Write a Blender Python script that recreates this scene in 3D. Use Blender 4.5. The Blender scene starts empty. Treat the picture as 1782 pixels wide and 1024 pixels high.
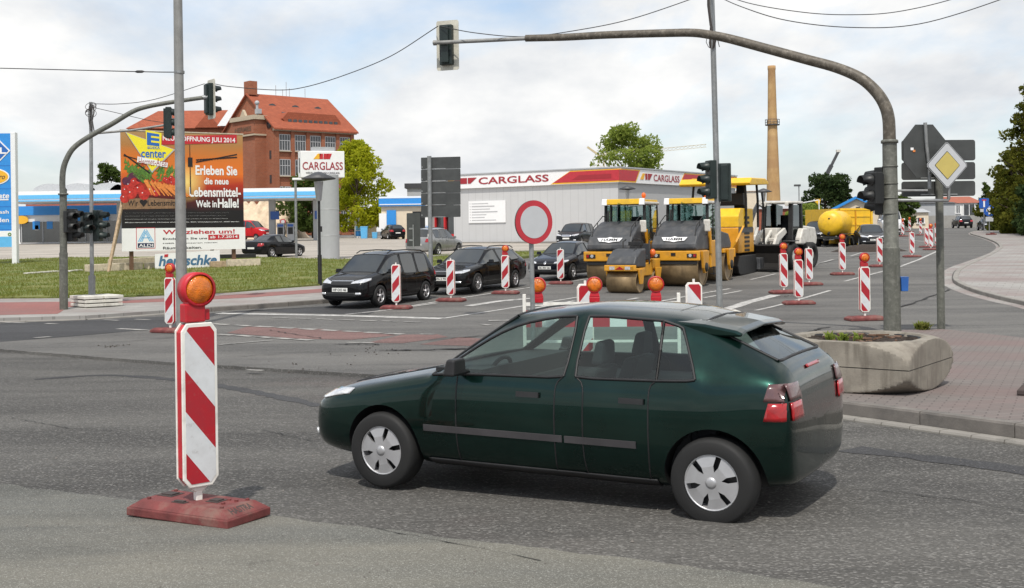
import bpy, bmesh, math, random
from mathutils import Vector, Matrix
from mathutils.bvhtree import BVHTree
V = Vector
R = math.radians
sc = bpy.context.scene
COL = sc.collection
random.seed(7)

# ------------------------------------------------------------------ camera
FPX, ROLL, EYE = 2000.0, R(0.8), 1.8
CR, SR = math.cos(ROLL), math.sin(ROLL)
cam = bpy.data.cameras.new('camera')
cam.sensor_width = 36
cam.lens = 36 * FPX / 1782
cam.shift_y = -112 / 1782
cam.clip_start, cam.clip_end = 0.1, 6000
cob = bpy.data.objects.new('camera', cam)
COL.objects.link(cob)
cob.matrix_world = Matrix(((CR, SR, 0, 0), (0, 0, -1, 0), (-SR, CR, 0, EYE), (0, 0, 0, 1)))
sc.camera = cob

# ------------------------------------------------------------------ light
SUN_EL, SUN_AZ = R(58), R(186)        # azimuth from +Y towards +X
sc.view_settings.view_transform = 'Standard'
sc.view_settings.look = 'None'
sc.view_settings.exposure = 0.1
sc.view_settings.gamma = 1.0
sd = V((math.sin(SUN_AZ) * math.cos(SUN_EL), math.cos(SUN_AZ) * math.cos(SUN_EL), math.sin(SUN_EL)))
sl = bpy.data.lights.new('sun', 'SUN')
sl.energy = 3.3
sl.angle = R(1.2)
sl.color = (1.0, 0.95, 0.87)
so = bpy.data.objects.new('sun', sl)
COL.objects.link(so)
so.rotation_euler = (-sd).to_track_quat('-Z', 'Y').to_euler()

w = bpy.data.worlds.new('World')
sc.world = w
w.use_nodes = True
nt = w.node_tree
nt.nodes.clear()
def wn(t, **k):
    n = nt.nodes.new(t)
    for a, b in k.items():
        setattr(n, a, b)
    return n
L = nt.links.new
out = wn('ShaderNodeOutputWorld')
bg = wn('ShaderNodeBackground')
bg.inputs[1].default_value = 0.1
sky = wn('ShaderNodeTexSky', sky_type='NISHITA', sun_disc=False)
sky.sun_elevation = SUN_EL
sky.sun_rotation = SUN_AZ
sky.air_density, sky.dust_density, sky.ozone_density = 1.0, 1.5, 1.0
tc = wn('ShaderNodeTexCoord')
sep = wn('ShaderNodeSeparateXYZ')
L(tc.outputs['Generated'], sep.inputs[0])
zz = wn('ShaderNodeMath', operation='MAXIMUM'); zz.inputs[1].default_value = 0.0
L(sep.outputs[2], zz.inputs[0])
za = wn('ShaderNodeMath', operation='ADD'); za.inputs[1].default_value = 0.26
L(zz.outputs[0], za.inputs[0])
dv = wn('ShaderNodeVectorMath', operation='DIVIDE')
cmb = wn('ShaderNodeCombineXYZ')
for i in range(3):
    L(za.outputs[0], cmb.inputs[i])
L(tc.outputs['Generated'], dv.inputs[0]); L(cmb.outputs[0], dv.inputs[1])
mp = wn('ShaderNodeMapping')
mp.inputs['Location'].default_value = (3.1, 1.4, 0)
mp.inputs['Scale'].default_value = (0.9, 0.62, 0.6)
L(dv.outputs[0], mp.inputs[0])
n1 = wn('ShaderNodeTexNoise'); n1.inputs['Scale'].default_value = 1.7; n1.inputs['Detail'].default_value = 9; n1.inputs['Roughness'].default_value = 0.56
n1.inputs['Distortion'].default_value = 0.25
n2 = wn('ShaderNodeTexNoise'); n2.inputs['Scale'].default_value = 2.6; n2.inputs['Detail'].default_value = 7; n2.inputs['Roughness'].default_value = 0.55
L(mp.outputs[0], n1.inputs['Vector']); L(mp.outputs[0], n2.inputs['Vector'])
r1 = wn('ShaderNodeValToRGB')           # cloud cover
r1.color_ramp.elements[0].position, r1.color_ramp.elements[1].position = 0.34, 0.52
r1.color_ramp.elements[0].color = (.26, .26, .26, 1)
L(n1.outputs[0], r1.inputs[0])
r2 = wn('ShaderNodeValToRGB')           # cloud brightness
r2.color_ramp.elements[0].position, r2.color_ramp.elements[1].position = 0.34, 0.62
r2.color_ramp.elements[0].color = (6.6, 6.9, 7.3, 1)
r2.color_ramp.elements[1].color = (9.8, 9.75, 9.6, 1)
L(n2.outputs[0], r2.inputs[0])
hz = wn('ShaderNodeMapRange')           # haze low over the horizon
hz.inputs['From Min'].default_value, hz.inputs['From Max'].default_value = 0.0, 0.16
hz.inputs['To Min'].default_value, hz.inputs['To Max'].default_value = 0.8, 0.0
L(sep.outputs[2], hz.inputs[0])
mxh = wn('ShaderNodeMath', operation='MAXIMUM')
L(r1.outputs[0], mxh.inputs[0]); L(hz.outputs[0], mxh.inputs[1])
sb = wn('ShaderNodeMix', data_type='RGBA', blend_type='MULTIPLY'); sb.inputs[0].default_value = 1
L(sky.outputs[0], sb.inputs[6]); sb.inputs[7].default_value = (1.5, 1.58, 1.65, 1)
mx = wn('ShaderNodeMix', data_type='RGBA')
L(mxh.outputs[0], mx.inputs[0]); L(sb.outputs[2], mx.inputs[6]); L(r2.outputs[0], mx.inputs[7])
L(mx.outputs[2], bg.inputs[0]); L(bg.outputs[0], out.inputs[0])

# ------------------------------------------------------------------ ground profile and picture geometry
PROF = [(-30, 0), (6.4, 0), (7.6, -.04), (8.6, -.08), (11, -.13), (14, -.21), (20, -.38), (26, -.45), (32, -.42), (40, -.22), (48, -.06),
        (57, .09), (72, .26), (90, .55), (117, .93), (165, 1.17), (300, 1.3), (3000, 1.4)]
def gz(y):
    for (a, za_), (b, zb_) in zip(PROF, PROF[1:]):
        if y <= b:
            return za_ + (zb_ - za_) * max(0, (y - a)) / (b - a)
    return PROF[-1][1]
YB = [p[0] for p in PROF[1:-1]]
def ray(px, py, d):
    dx, dy = px - 891, 400 - py
    return V(((dx * CR + dy * SR) / FPX * d, d, EYE + (-dx * SR + dy * CR) / FPX * d))
def at(px, py):
    lo, hi = 3.0, 260.0
    k = (-(px - 891) * SR + (400 - py) * CR) / FPX
    d = lo
    while d < hi and EYE + k * d > gz(d):
        d += 0.25
    lo, hi = d - .25, d
    for _ in range(30):
        m = (lo + hi) / 2
        if EYE + k * m > gz(m): lo = m
        else: hi = m
    return V(((((px - 891) * CR + (400 - py) * SR) / FPX) * lo, lo, gz(lo)))
def Q(px, py):
    p = at(px, py); return (p.x, p.y)
U = V((math.sin(R(26)), math.cos(R(26)), 0))     # the road that leads away
W_ = V((-math.cos(R(26)), math.sin(R(26)), 0))   # the street that crosses in front

# ------------------------------------------------------------------ materials
def newmat(name):
    m = bpy.data.materials.new(name)
    m.use_nodes = True
    n = m.node_tree.nodes
    return m, n, m.node_tree.links.new, n['Principled BSDF']
def noise(n, l, scale, detail=4, rough=.55, vec=None, coord='Object', sc3=None, rot=None, dist=0):
    if vec is None:
        t = n.new('ShaderNodeTexCoord'); vec = t.outputs[coord]
    if sc3 or rot:
        mpp = n.new('ShaderNodeMapping')
        if sc3: mpp.inputs['Scale'].default_value = sc3
        if rot: mpp.inputs['Rotation'].default_value = (0, 0, rot)
        l(vec, mpp.inputs[0]); vec = mpp.outputs[0]
    x = n.new('ShaderNodeTexNoise')
    x.inputs['Scale'].default_value = scale; x.inputs['Detail'].default_value = detail
    x.inputs['Roughness'].default_value = rough; x.inputs['Distortion'].default_value = dist
    l(vec, x.inputs['Vector'])
    return x.outputs[0]
def rng(n, l, s, a, b, c, d):
    x = n.new('ShaderNodeMapRange')
    x.inputs[1].default_value, x.inputs[2].default_value, x.inputs[3].default_value, x.inputs[4].default_value = a, b, c, d
    l(s, x.inputs[0]); return x.outputs[0]
def mixc(n, l, f, a, b, mode='MIX'):
    x = n.new('ShaderNodeMix'); x.data_type = 'RGBA'; x.blend_type = mode
    for k, val in ((0, f), (6, a), (7, b)):
        if hasattr(val, 'links') or hasattr(val, 'is_linked'): l(val, x.inputs[k])
        elif k == 0: x.inputs[0].default_value = val
        else: x.inputs[k].default_value = (*val[:3], 1)
    return x.outputs[2]
def bumpn(n, l, h, strength, dist, bs):
    b = n.new('ShaderNodeBump'); b.inputs['Strength'].default_value = strength; b.inputs['Distance'].default_value = dist
    l(h, b.inputs['Height']); l(b.outputs[0], bs.inputs['Normal'])
def mat(name, col, rough=.5, metal=0., var=.18, vs=5., bump=0., bsc=40., bd=.01, coat=0., spec=.5, streak=None, dirt=None):
    m, n, l, b = newmat(name)
    f = noise(n, l, vs, 6, .6)
    c = mixc(n, l, rng(n, l, f, .3, .7, 0, 1), [x * (1 - var) for x in col], [min(1, x * (1 + var * .7)) for x in col])
    if streak:      # weathering that runs down the object
        s = noise(n, l, streak[1], 5, .6, sc3=(1, 1, .12))
        c = mixc(n, l, rng(n, l, s, .5, .72, 0, streak[2]), c, streak[0])
    if dirt:
        s = noise(n, l, dirt[1], 7, .65)
        c = mixc(n, l, rng(n, l, s, .5, .66, 0, dirt[2]), c, dirt[0])
    l(c, b.inputs['Base Color'])
    l(rng(n, l, f, .3, .7, max(.03, rough - .07), min(1, rough + .1)), b.inputs['Roughness'])
    b.inputs['Metallic'].default_value = metal
    b.inputs['Specular IOR Level'].default_value = spec
    b.inputs['Coat Weight'].default_value = coat
    b.inputs['Coat Roughness'].default_value = .04
    if bump:
        bumpn(n, l, noise(n, l, bsc, 5, .6), bump, bd, b)
    return m
def glassy(name, tint, refl=.12):
    m, n, l, b = newmat(name)
    t = n.new('ShaderNodeBsdfTransparent'); t.inputs[0].default_value = (*tint, 1)
    g = n.new('ShaderNodeBsdfGlossy'); g.inputs['Roughness'].default_value = .02; g.inputs[0].default_value = (.9, .95, .95, 1)
    fr = n.new('ShaderNodeLayerWeight'); fr.inputs[0].default_value = .5
    pw = n.new('ShaderNodeMath'); pw.operation = 'POWER'; pw.inputs[1].default_value = 4; l(fr.outputs['Facing'], pw.inputs[0])
    ad = n.new('ShaderNodeMath'); ad.operation = 'MULTIPLY_ADD'; ad.inputs[1].default_value = .8; ad.inputs[2].default_value = refl; ad.use_clamp = True
    l(pw.outputs[0], ad.inputs[0])
    mxs = n.new('ShaderNodeMixShader'); l(ad.outputs[0], mxs.inputs[0]); l(t.outputs[0], mxs.inputs[1]); l(g.outputs[0], mxs.inputs[2])
    l(mxs.outputs[0], n['Material Output'].inputs[0])
    return m
def asphalt(name, base, grain=.35, gscale=130, patch=.22, streak=0., rot=0., bump=.5, stains=(.03, .028, .026), light=None, tint=None):
    m, n, l, b = newmat(name)
    t = n.new('ShaderNodeTexCoord'); v = t.outputs['Object']
    big = noise(n, l, .22, 5, .6, v, dist=.6)
    mid = noise(n, l, 1.6, 6, .65, v)
    c = mixc(n, l, rng(n, l, big, .35, .65, 0, 1), [x * (1 - patch) for x in base], [x * (1 + patch) for x in base])
    c = mixc(n, l, rng(n, l, mid, .3, .7, 0, .55), c, [x * 1.35 for x in base])
    lane = noise(n, l, .8, 3, .5, v, sc3=(.08, 1.3, 1), rot=rot)
    c = mixc(n, l, rng(n, l, lane, .42, .66, 0, .55), c, [x * .55 for x in base])
    if light:
        lk = noise(n, l, .5, 5, .6, v, sc3=(.25, 1.2, 1), rot=rot)
        c = mixc(n, l, rng(n, l, lk, .46, .62, 0, .8), c, light)
    if tint:
        lk = noise(n, l, .16, 4, .6, v, sc3=(.6, 1.2, 1), rot=rot)
        c = mixc(n, l, rng(n, l, lk, .54, .66, 0, .6), c, tint)
    st = noise(n, l, .9, 8, .7, v, dist=1.2)
    c = mixc(n, l, rng(n, l, st, .6, .72, 0, .55), c, stains)
    g = n.new('ShaderNodeTexVoronoi'); g.inputs['Scale'].default_value = gscale
    mpp = n.new('ShaderNodeMapping'); mpp.inputs['Rotation'].default_value = (0, 0, rot)
    if streak: mpp.inputs['Scale'].default_value = (1 - streak, 1, 1)
    l(v, mpp.inputs[0]); l(mpp.outputs[0], g.inputs['Vector'])
    sepc = n.new('ShaderNodeSeparateColor'); l(g.outputs['Color'], sepc.inputs[0])
    c = mixc(n, l, rng(n, l, sepc.outputs[0], .0, .5, grain, 0), c, [x * .25 for x in base])
    c = mixc(n, l, rng(n, l, sepc.outputs[0], .8, 1, 0, grain * 1.5), c, [min(.7, x * 3.6 + .06) for x in base])
    l(c, b.inputs['Base Color'])
    b.inputs['Roughness'].default_value = .82
    b.inputs['Specular IOR Level'].default_value = .35
    h = g.outputs['Distance']
    if streak:
        gr = noise(n, l, 26, 3, .5, v, sc3=(.1, 1, 1), rot=rot)
        ad = n.new('ShaderNodeMath'); ad.operation = 'MULTIPLY_ADD'; ad.inputs[1].default_value = 1.6
        l(gr, ad.inputs[0]); l(sepc.outputs[0], ad.inputs[2]); h = ad.outputs[0]
    bumpn(n, l, h, bump, .012, b)
    return m

MT = {}
def mk(k, *a, **kw):
    MT[k] = mat(k, *a, **kw)
mk('white_plastic', (.78, .77, .72), .45, var=.1, dirt=((.35, .32, .27), 9, .35))
mk('red_plastic', (.5, .012, .025), .4, var=.2, dirt=((.3, .05, .04), 12, .4))
mk('base_rubber', (.17, .04, .038), .75, var=.35, vs=9, bump=.35, bsc=90, dirt=((.2, .15, .12), 5, .5))
mk('base_dark', (.06, .045, .042), .8, var=.3, bump=.3, bsc=90)
mk('galv', (.30, .31, .31), .5, .55, var=.2, vs=9, streak=((.18, .17, .15), 8, .5))
mk('pole_grey', (.27, .27, .26), .6, .2, var=.2, vs=4, streak=((.14, .13, .11), 6, .5))
mk('mast_green', (.125, .128, .108), .55, .1, var=.3, vs=6, streak=((.05, .05, .04), 10, .6), dirt=((.25, .25, .22), 14, .4))
mk('mast_brown', (.10, .085, .065), .55, .1, var=.3, vs=7, dirt=((.4, .36, .3), 11, .3))
mk('signal_green', (.012, .022, .02), .42, var=.3)
mk('signal_black', (.01, .011, .011), .5, var=.3)
mk('cream_board', (.55, .53, .45), .5)
mk('sign_back', (.062, .066, .065), .55, .2, var=.22, vs=3)
mk('sign_white', (.50, .515, .53), .4, var=.05)
mk('sign_red', (.48, .03, .045), .4, var=.12)
mk('sign_yellow', (.52, .42, .12), .4, var=.07)
mk('sign_blue', (.02, .10, .42), .4, var=.08)
mk('line_black', (.015, .015, .016), .5)
mk('print_white', (.82, .82, .82), .45, var=.03)
mk('print_red', (.5, .02, .03), .45, var=.05)
mk('print_darkred', (.33, .02, .03), .45, var=.05)
mk('print_blue', (.02, .13, .45), .45, var=.05)
mk('print_lightblue', (.16, .45, .72), .45, var=.05)
mk('print_navy', (.01, .02, .07), .45, var=.05)
mk('print_yellow', (.85, .74, .03), .45, var=.05)
mk('print_amber', (.82, .44, .03), .45, var=.05)
mk('print_grey', (.45, .45, .46), .45, var=.05)
mk('print_steel', (.06, .16, .28), .45, var=.05)
mk('print_green', (.10, .22, .03), .5, var=.6, vs=9)
mk('print_tomato', (.52, .03, .02), .4, var=.5, vs=6)
mk('print_carrot', (.75, .24, .05), .45, var=.35, vs=9)
mk('print_purple', (.10, .02, .05), .4, var=.5, vs=8)
mk('print_crate', (.26, .15, .08), .6, var=.4, vs=8)
mk('print_dark', (.012, .008, .008), .5, var=.2)
mk('station_white', (.78, .79, .8), .5, var=.05)
mk('station_blue', (.03, .26, .68), .4, var=.08)
mk('station_lightblue', (.12, .45, .78), .4, var=.06)
mk('wood', (.42, .31, .20), .75, var=.3, vs=9, bump=.2, dirt=((.2, .13, .08), 6, .5))
mk('wood_dark', (.13, .07, .04), .75, var=.3, vs=9)
mk('wood_pale', (.58, .50, .38), .8, var=.25, vs=7, dirt=((.3, .25, .2), 4, .5))
mk('concrete', (.26, .235, .195), .85, var=.25, vs=3, bump=.35, bsc=60, streak=((.10, .085, .065), 7, .75), dirt=((.14, .12, .10), 2.2, .6))
mk('concrete_white', (.62, .60, .54), .85, var=.2, vs=4, bump=.2, dirt=((.3, .28, .24), 5, .4))
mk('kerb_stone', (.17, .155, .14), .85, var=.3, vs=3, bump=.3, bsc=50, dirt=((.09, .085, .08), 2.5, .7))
mk('kerb_light', (.27, .255, .23), .85, var=.3, vs=3, bump=.3, bsc=50, dirt=((.16, .15, .14), 1.5, .6))
mk('soil', (.045, .033, .026), .95, var=.6, vs=14, bump=.9, bsc=25, bd=.05)
mk('tyre', (.012, .012, .012), .75, var=.3)
mk('alloy', (.62, .62, .63), .32, .75, var=.08)
mk('alloy_dull', (.50, .50, .51), .4, .6, var=.12)
mk('rim_dark', (.02, .02, .021), .5)
mk('trim_black', (.012, .012, .013), .5, var=.3)
mk('trim_grey', (.045, .042, .045), .55, var=.2)
mk('chrome', (.7, .7, .72), .15, 1., var=.05)
mk('plate_white', (.75, .75, .72), .4, var=.05)
mk('interior', (.014, .016, .018), .8)
mk('seat_fabric', (.02, .022, .026), .9)
mk('machine_yellow', (.66, .31, .02), .4, var=.12, dirt=((.30, .17, .06), 4, .35))
mk('machine_bright', (.78, .47, .02), .4, var=.1, dirt=((.4, .25, .06), 3, .3))
mk('crane_pale', (.55, .46, .28), .6)
mk('machine_grey', (.052, .055, .06), .5, var=.3, vs=4, dirt=((.16, .15, .14), 2.5, .4))
mk('machine_white', (.62, .60, .55), .5, var=.12, dirt=((.3, .26, .2), 4, .5))
mk('machine_black', (.014, .014, .014), .6, var=.5)
mk('drum_steel', (.27, .19, .10), .5, .35, var=.3, vs=3, streak=((.12, .08, .045), 5, .6))
mk('bucket', (.008, .007, .0065), .7, .1, var=.6, vs=4)
mk('beacon_orange', (.7, .13, .02), .35)
mk('clad_white', (.38, .39, .40), .5, var=.04)
mk('roof_metal', (.46, .47, .48), .45, .3, var=.1)
mk('frame_red', (.55, .02, .025), .4)
mk('dark_roof', (.05, .05, .055), .8)
mk('cream_wall', (.70, .60, .46), .8, var=.08, vs=1.5)
mk('white_wall', (.72, .72, .70), .8, var=.06, vs=1.5)
mk('grey_wall', (.38, .39, .40), .8, var=.08, vs=1.5)
mk('fence_grey', (.30, .29, .27), .8, var=.15, vs=1.5)
mk('roof_tile_dull', (.33, .10, .06), .8, var=.2, vs=2)
mk('sand', (.62, .49, .35), .95, var=.25, vs=.9, bump=.6, bsc=1.5, bd=.5)
mk('bark', (.09, .065, .045), .9, var=.4, vs=9, bump=.5)
mk('wire', (.03, .03, .03), .6)
mk('cable_bundle', (.05, .042, .038), .6, var=.5, vs=30)
mk('bin_blue', (.02, .11, .38), .5)
mk('stone_trim', (.48, .40, .29), .8, var=.2)
mk('glass_dark', (.012, .017, .018), .04, var=.3, vs=3, spec=.5)
MT['glass_dark'].node_tree.nodes['Principled BSDF'].inputs['IOR'].default_value = 2.1
mk('window_dark', (.05, .055, .06), .15, var=.5, vs=2, spec=.7)
mk('lens_head', (.75, .76, .78), .12, .5, var=.25, vs=22, coat=1)
mk('lens_red', (.36, .006, .010), .2, var=.3, vs=25, coat=.8)
mk('lens_clear_red', (.11, .05, .05), .2, var=.2, vs=20, coat=.8)
mk('lens_signal', (.02, .02, .02), .2)
mk('pump_blue', (.03, .10, .36), .45)
mk('skin_print', (.62, .38, .26), .5, var=.2, vs=9)
mk('stripe_paint', (.46, .45, .43), .75, var=.3, vs=2.5, dirt=((.13, .13, .125), 6, .9))
mk('stripe_worn', (.34, .33, .31), .8, var=.3, vs=2.5, dirt=((.10, .10, .098), 4, 1.0))
MT['glass_car'] = glassy('glass_car', (.70, .84, .80), .06)
MT['glass_loader'] = glassy('glass_loader', (.10, .17, .155), .16)
MT['glass_cab'] = glassy('glass_cab', (.45, .60, .58), .22)

def lensmat(name, col):
    m, n, l, b = newmat(name)
    v = n.new('ShaderNodeTexVoronoi'); v.inputs['Scale'].default_value = 120
    t = n.new('ShaderNodeTexCoord'); l(t.outputs['Object'], v.inputs['Vector'])
    f = noise(n, l, 14, 3)
    c = mixc(n, l, rng(n, l, f, .35, .65, 0, 1), [x * .55 for x in col], col)
    l(c, b.inputs['Base Color']); b.inputs['Roughness'].default_value = .18
    b.inputs['Coat Weight'].default_value = .6; b.inputs['Subsurface Weight'].default_value = .15
    bumpn(n, l, v.outputs[0], .5, .006, b)
    return m
MT['amber'] = lensmat('amber', (.80, .20, .008))

def stripes(name, sgn):                 # the red and white sheeting of a marker board: bands fall one way or the other
    m, n, l, b = newmat(name)
    t = n.new('ShaderNodeTexCoord'); s = n.new('ShaderNodeSeparateXYZ'); l(t.outputs['Object'], s.inputs[0])
    a = n.new('ShaderNodeMath'); a.operation = 'MULTIPLY_ADD'; a.inputs[1].default_value = sgn * 1.25
    l(s.outputs[0], a.inputs[0]); l(s.outputs[2], a.inputs[2])
    d = n.new('ShaderNodeMath'); d.operation = 'MULTIPLY_ADD'; d.inputs[1].default_value = 1 / .535; d.inputs[2].default_value = .44
    l(a.outputs[0], d.inputs[0])
    fr = n.new('ShaderNodeMath'); fr.operation = 'FRACT'; l(d.outputs[0], fr.inputs[0])
    gt = n.new('ShaderNodeMath'); gt.operation = 'GREATER_THAN'; gt.inputs[1].default_value = .5; l(fr.outputs[0], gt.inputs[0])
    g = noise(n, l, 8, 6, .6)
    wht = mixc(n, l, rng(n, l, g, .35, .7, 0, 1), (.66, .68, .70), (.56, .57, .58))
    red = mixc(n, l, rng(n, l, g, .35, .7, 0, 1), (.42, .012, .022), (.34, .02, .03))
    c = mixc(n, l, gt.outputs[0], wht, red)
    dz = noise(n, l, 22, 6, .7)
    c = mixc(n, l, rng(n, l, dz, .58, .75, 0, .35), c, (.2, .17, .14))
    l(c, b.inputs['Base Color']); b.inputs['Roughness'].default_value = .35
    return m
MT['stripe_fall'] = stripes('stripe_fall', 1)
MT['stripe_rise'] = stripes('stripe_rise', -1)

def paint(name, col, metal=.35, rough=.32, coat=.6):
    m, n, l, b = newmat(name)
    f = noise(n, l, 2.2, 5, .6)
    c = mixc(n, l, rng(n, l, f, .3, .7, 0, 1), [x * .85 for x in col], [x * 1.15 + .002 for x in col])
    l(c, b.inputs['Base Color']); b.inputs['Metallic'].default_value = metal
    l(rng(n, l, f, .3, .7, rough - .06, rough + .1), b.inputs['Roughness'])
    b.inputs['Coat Weight'].default_value = coat; b.inputs['Coat Roughness'].default_value = .03; b.inputs['Coat IOR'].default_value = 1.4; b.inputs['Specular IOR Level'].default_value = .06
    return m
PAINT = dict(green=paint('paint_green', (.006, .027, .0215), .85, .28, .85), black=paint('paint_black', (.004, .004, .005), .1, .4, .75), night=paint('paint_night', (.005, .006, .011), .1, .4, .75),
             silver=paint('paint_silver', (.34, .34, .34), .7, .3), white=paint('paint_white', (.7, .7, .7), 0, .4), red=paint('paint_red', (.5, .015, .02), 0, .4),
             anthracite=paint('paint_anthracite', (.014, .016, .02), .3, .35, .5))
def brick(name, c1, c2, mortar, scale, bw=.5, rh=.25, ax='XZ', mort=.02, squash=1):
    m, n, l, b = newmat(name)
    t = n.new('ShaderNodeTexCoord')
    s = n.new('ShaderNodeSeparateXYZ'); l(t.outputs['Object'], s.inputs[0])
    cb = n.new('ShaderNodeCombineXYZ')
    if ax == 'XZ':
        ad = n.new('ShaderNodeMath'); l(s.outputs[0], ad.inputs[0]); l(s.outputs[1], ad.inputs[1])
        l(ad.outputs[0], cb.inputs[0]); l(s.outputs[2], cb.inputs[1])
    else:
        mpp = n.new('ShaderNodeMapping'); mpp.inputs['Rotation'].default_value = (0, 0, R(26))
        l(t.outputs['Object'], mpp.inputs[0])
        s2 = n.new('ShaderNodeSeparateXYZ'); l(mpp.outputs[0], s2.inputs[0])
        l(s2.outputs[0], cb.inputs[0]); l(s2.outputs[1], cb.inputs[1])
    k = n.new('ShaderNodeTexBrick')
    k.inputs['Scale'].default_value = scale; k.inputs['Brick Width'].default_value = bw; k.inputs['Row Height'].default_value = rh
    k.inputs['Mortar Size'].default_value = mort
    k.inputs['Color1'].default_value = (*c1, 1); k.inputs['Color2'].default_value = (*c2, 1); k.inputs['Mortar'].default_value = (*mortar, 1)
    l(cb.outputs[0], k.inputs['Vector'])
    f = noise(n, l, .35, 6, .65)
    c = mixc(n, l, rng(n, l, f, .35, .7, 0, .5), k.outputs['Color'], [x * .6 for x in c1])
    if ax != 'XZ':
        f2 = noise(n, l, .45, 4, .6, sc3=(.5, 1, 1), rot=R(26))
        c = mixc(n, l, rng(n, l, f2, .42, .62, 0, .5), c, (.185, .115, .108))
    l(c, b.inputs['Base Color']); b.inputs['Roughness'].default_value = .9
    bumpn(n, l, k.outputs['Fac'], -.4, .01, b)
    return m
MT['brick'] = brick('brick', (.36, .11, .05), (.28, .085, .04), (.3, .2, .14), 1.0)
MT['roof_tile'] = brick('roof_tile', (.40, .105, .05), (.30, .075, .036), (.22, .06, .03), 1.0, .4, .3, mort=.03)
MT['paving'] = brick('paving', (.20, .175, .162), (.165, .145, .134), (.075, .068, .062), 1.0, .22, .11, 'XY', mort=.008)
MT['paving_slab'] = brick('paving_slab', (.33, .32, .30), (.28, .27, .255), (.2, .19, .18), 1.0, .5, .5, 'XY', mort=.012)
MT['bike_red'] = brick('bike_red', (.30, .115, .10), (.25, .10, .09), (.2, .1, .09), 1.0, .2, .1, 'XY', mort=.006)
RW = R(26)
MT['road_far'] = asphalt('road_far', (.098, .095, .090), .25, 90, .18, rot=RW, bump=.3, light=(.145, .14, .13))
MT['road_mill'] = asphalt('road_mill', (.074, .071, .066), .42, 110, .25, streak=.45, rot=RW, bump=.8, light=(.125, .12, .11), tint=(.105, .068, .06))
MT['road_smooth'] = asphalt('road_smooth', (.115, .115, .104), .28, 150, .15, rot=RW, bump=.4, light=(.20, .19, .158))
MT['road_patch'] = asphalt('road_patch', (.045, .045, .047), .2, 90, .15, rot=RW, bump=.3)
MT['road_red'] = asphalt('road_red', (.150, .088, .080), .25, 90, .15, rot=RW, bump=.3, stains=(.08, .06, .055))
MT['yard'] = asphalt('yard', (.36, .325, .28), .12, 60, .15, rot=RW, bump=.2, stains=(.2, .18, .15))
MT['tar'] = mat('tar', (.02, .019, .018), .8, var=.5, vs=8)
def grassmat():
    m, n, l, b = newmat('grass')
    a = noise(n, l, .5, 6, .65); d = noise(n, l, 9, 5, .7)
    c = mixc(n, l, rng(n, l, a, .35, .65, 0, 1), (.10, .15, .024), (.21, .20, .06))
    c = mixc(n, l, rng(n, l, d, .3, .7, 0, .7), c, (.12, .14, .03))
    l(c, b.inputs['Base Color']); b.inputs['Roughness'].default_value = .9
    bumpn(n, l, d, .8, .06, b)
    return m
MT['grass'] = grassmat()
def leafmat(name, c1, c2, trans=.35):
    m, n, l, b = newmat(name)
    a = noise(n, l, .9, 4, .6); d = noise(n, l, 7, 2)
    c = mixc(n, l, rng(n, l, a, .35, .65, 0, 1), c1, c2)
    c = mixc(n, l, rng(n, l, d, .35, .65, 0, .6), c, [x * .6 for x in c1])
    df = n.new('ShaderNodeBsdfDiffuse'); tr = n.new('ShaderNodeBsdfTranslucent')
    l(c, df.inputs[0]); l(mixc(n, l, .5, c, [min(1, x * 2.2) for x in c2]), tr.inputs[0])
    ms = n.new('ShaderNodeMixShader'); ms.inputs[0].default_value = trans
    l(df.outputs[0], ms.inputs[1]); l(tr.outputs[0], ms.inputs[2]); l(ms.outputs[0], n['Material Output'].inputs[0])
    return m
MT['leaf_yellow'] = leafmat('leaf_yellow', (.20, .25, .016), (.42, .42, .03), .45)
MT['leaf_green'] = leafmat('leaf_green', (.15, .21, .045), (.28, .33, .07), .45)
MT['leaf_mid'] = leafmat('leaf_mid', (.05, .08, .022), (.10, .14, .035), .3)
MT['leaf_dark'] = leafmat('leaf_dark', (.028, .05, .02), (.06, .085, .03), .22)
MT['leaf_hedge'] = leafmat('leaf_hedge', (.035, .052, .012), (.16, .155, .025), .35)
MT['grass_blade'] = leafmat('grass_blade', (.12, .175, .03), (.25, .24, .07), .35)

def sunset():          # the printed picture: black below, dark red, orange, tan above, a bright sun
    m, n, l, b = newmat('print_sunset')
    t = n.new('ShaderNodeTexCoord'); s = n.new('ShaderNodeSeparateXYZ'); l(t.outputs['Object'], s.inputs[0])
    f = noise(n, l, .7, 5, .6, sc3=(.5, 1, 2))
    a = n.new('ShaderNodeMath'); a.operation = 'MULTIPLY_ADD'; a.inputs[1].default_value = .9; l(f, a.inputs[0]); l(s.outputs[2], a.inputs[2])
    r = n.new('ShaderNodeValToRGB'); l(rng(n, l, a.outputs[0], 2.3, 7.2, 0, 1), r.inputs[0])
    e = r.color_ramp.elements
    e[0].position, e[0].color = .2, (.008, .006, .006, 1)
    e[1].position, e[1].color = 1, (.42, .27, .12, 1)
    for p, c in ((.33, (.09, .008, .006, 1)), (.46, (.42, .03, .008, 1)), (.58, (.74, .17, .015, 1)), (.72, (.62, .17, .02, 1)), (.86, (.42, .19, .05, 1))):
        q = e.new(p); q.color = c
    d = n.new('ShaderNodeVectorMath'); d.operation = 'DISTANCE'; d.inputs[1].default_value = (3.05, 0, 4.25)
    l(t.outputs['Object'], d.inputs[0])
    c = mixc(n, l, rng(n, l, d.outputs['Value'], .05, 1.0, .95, 0), r.outputs[0], (.9, .66, .2))
    l(c, b.inputs['Base Color']); b.inputs['Roughness'].default_value = .4
    return m
MT['print_sunset'] = sunset()
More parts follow.
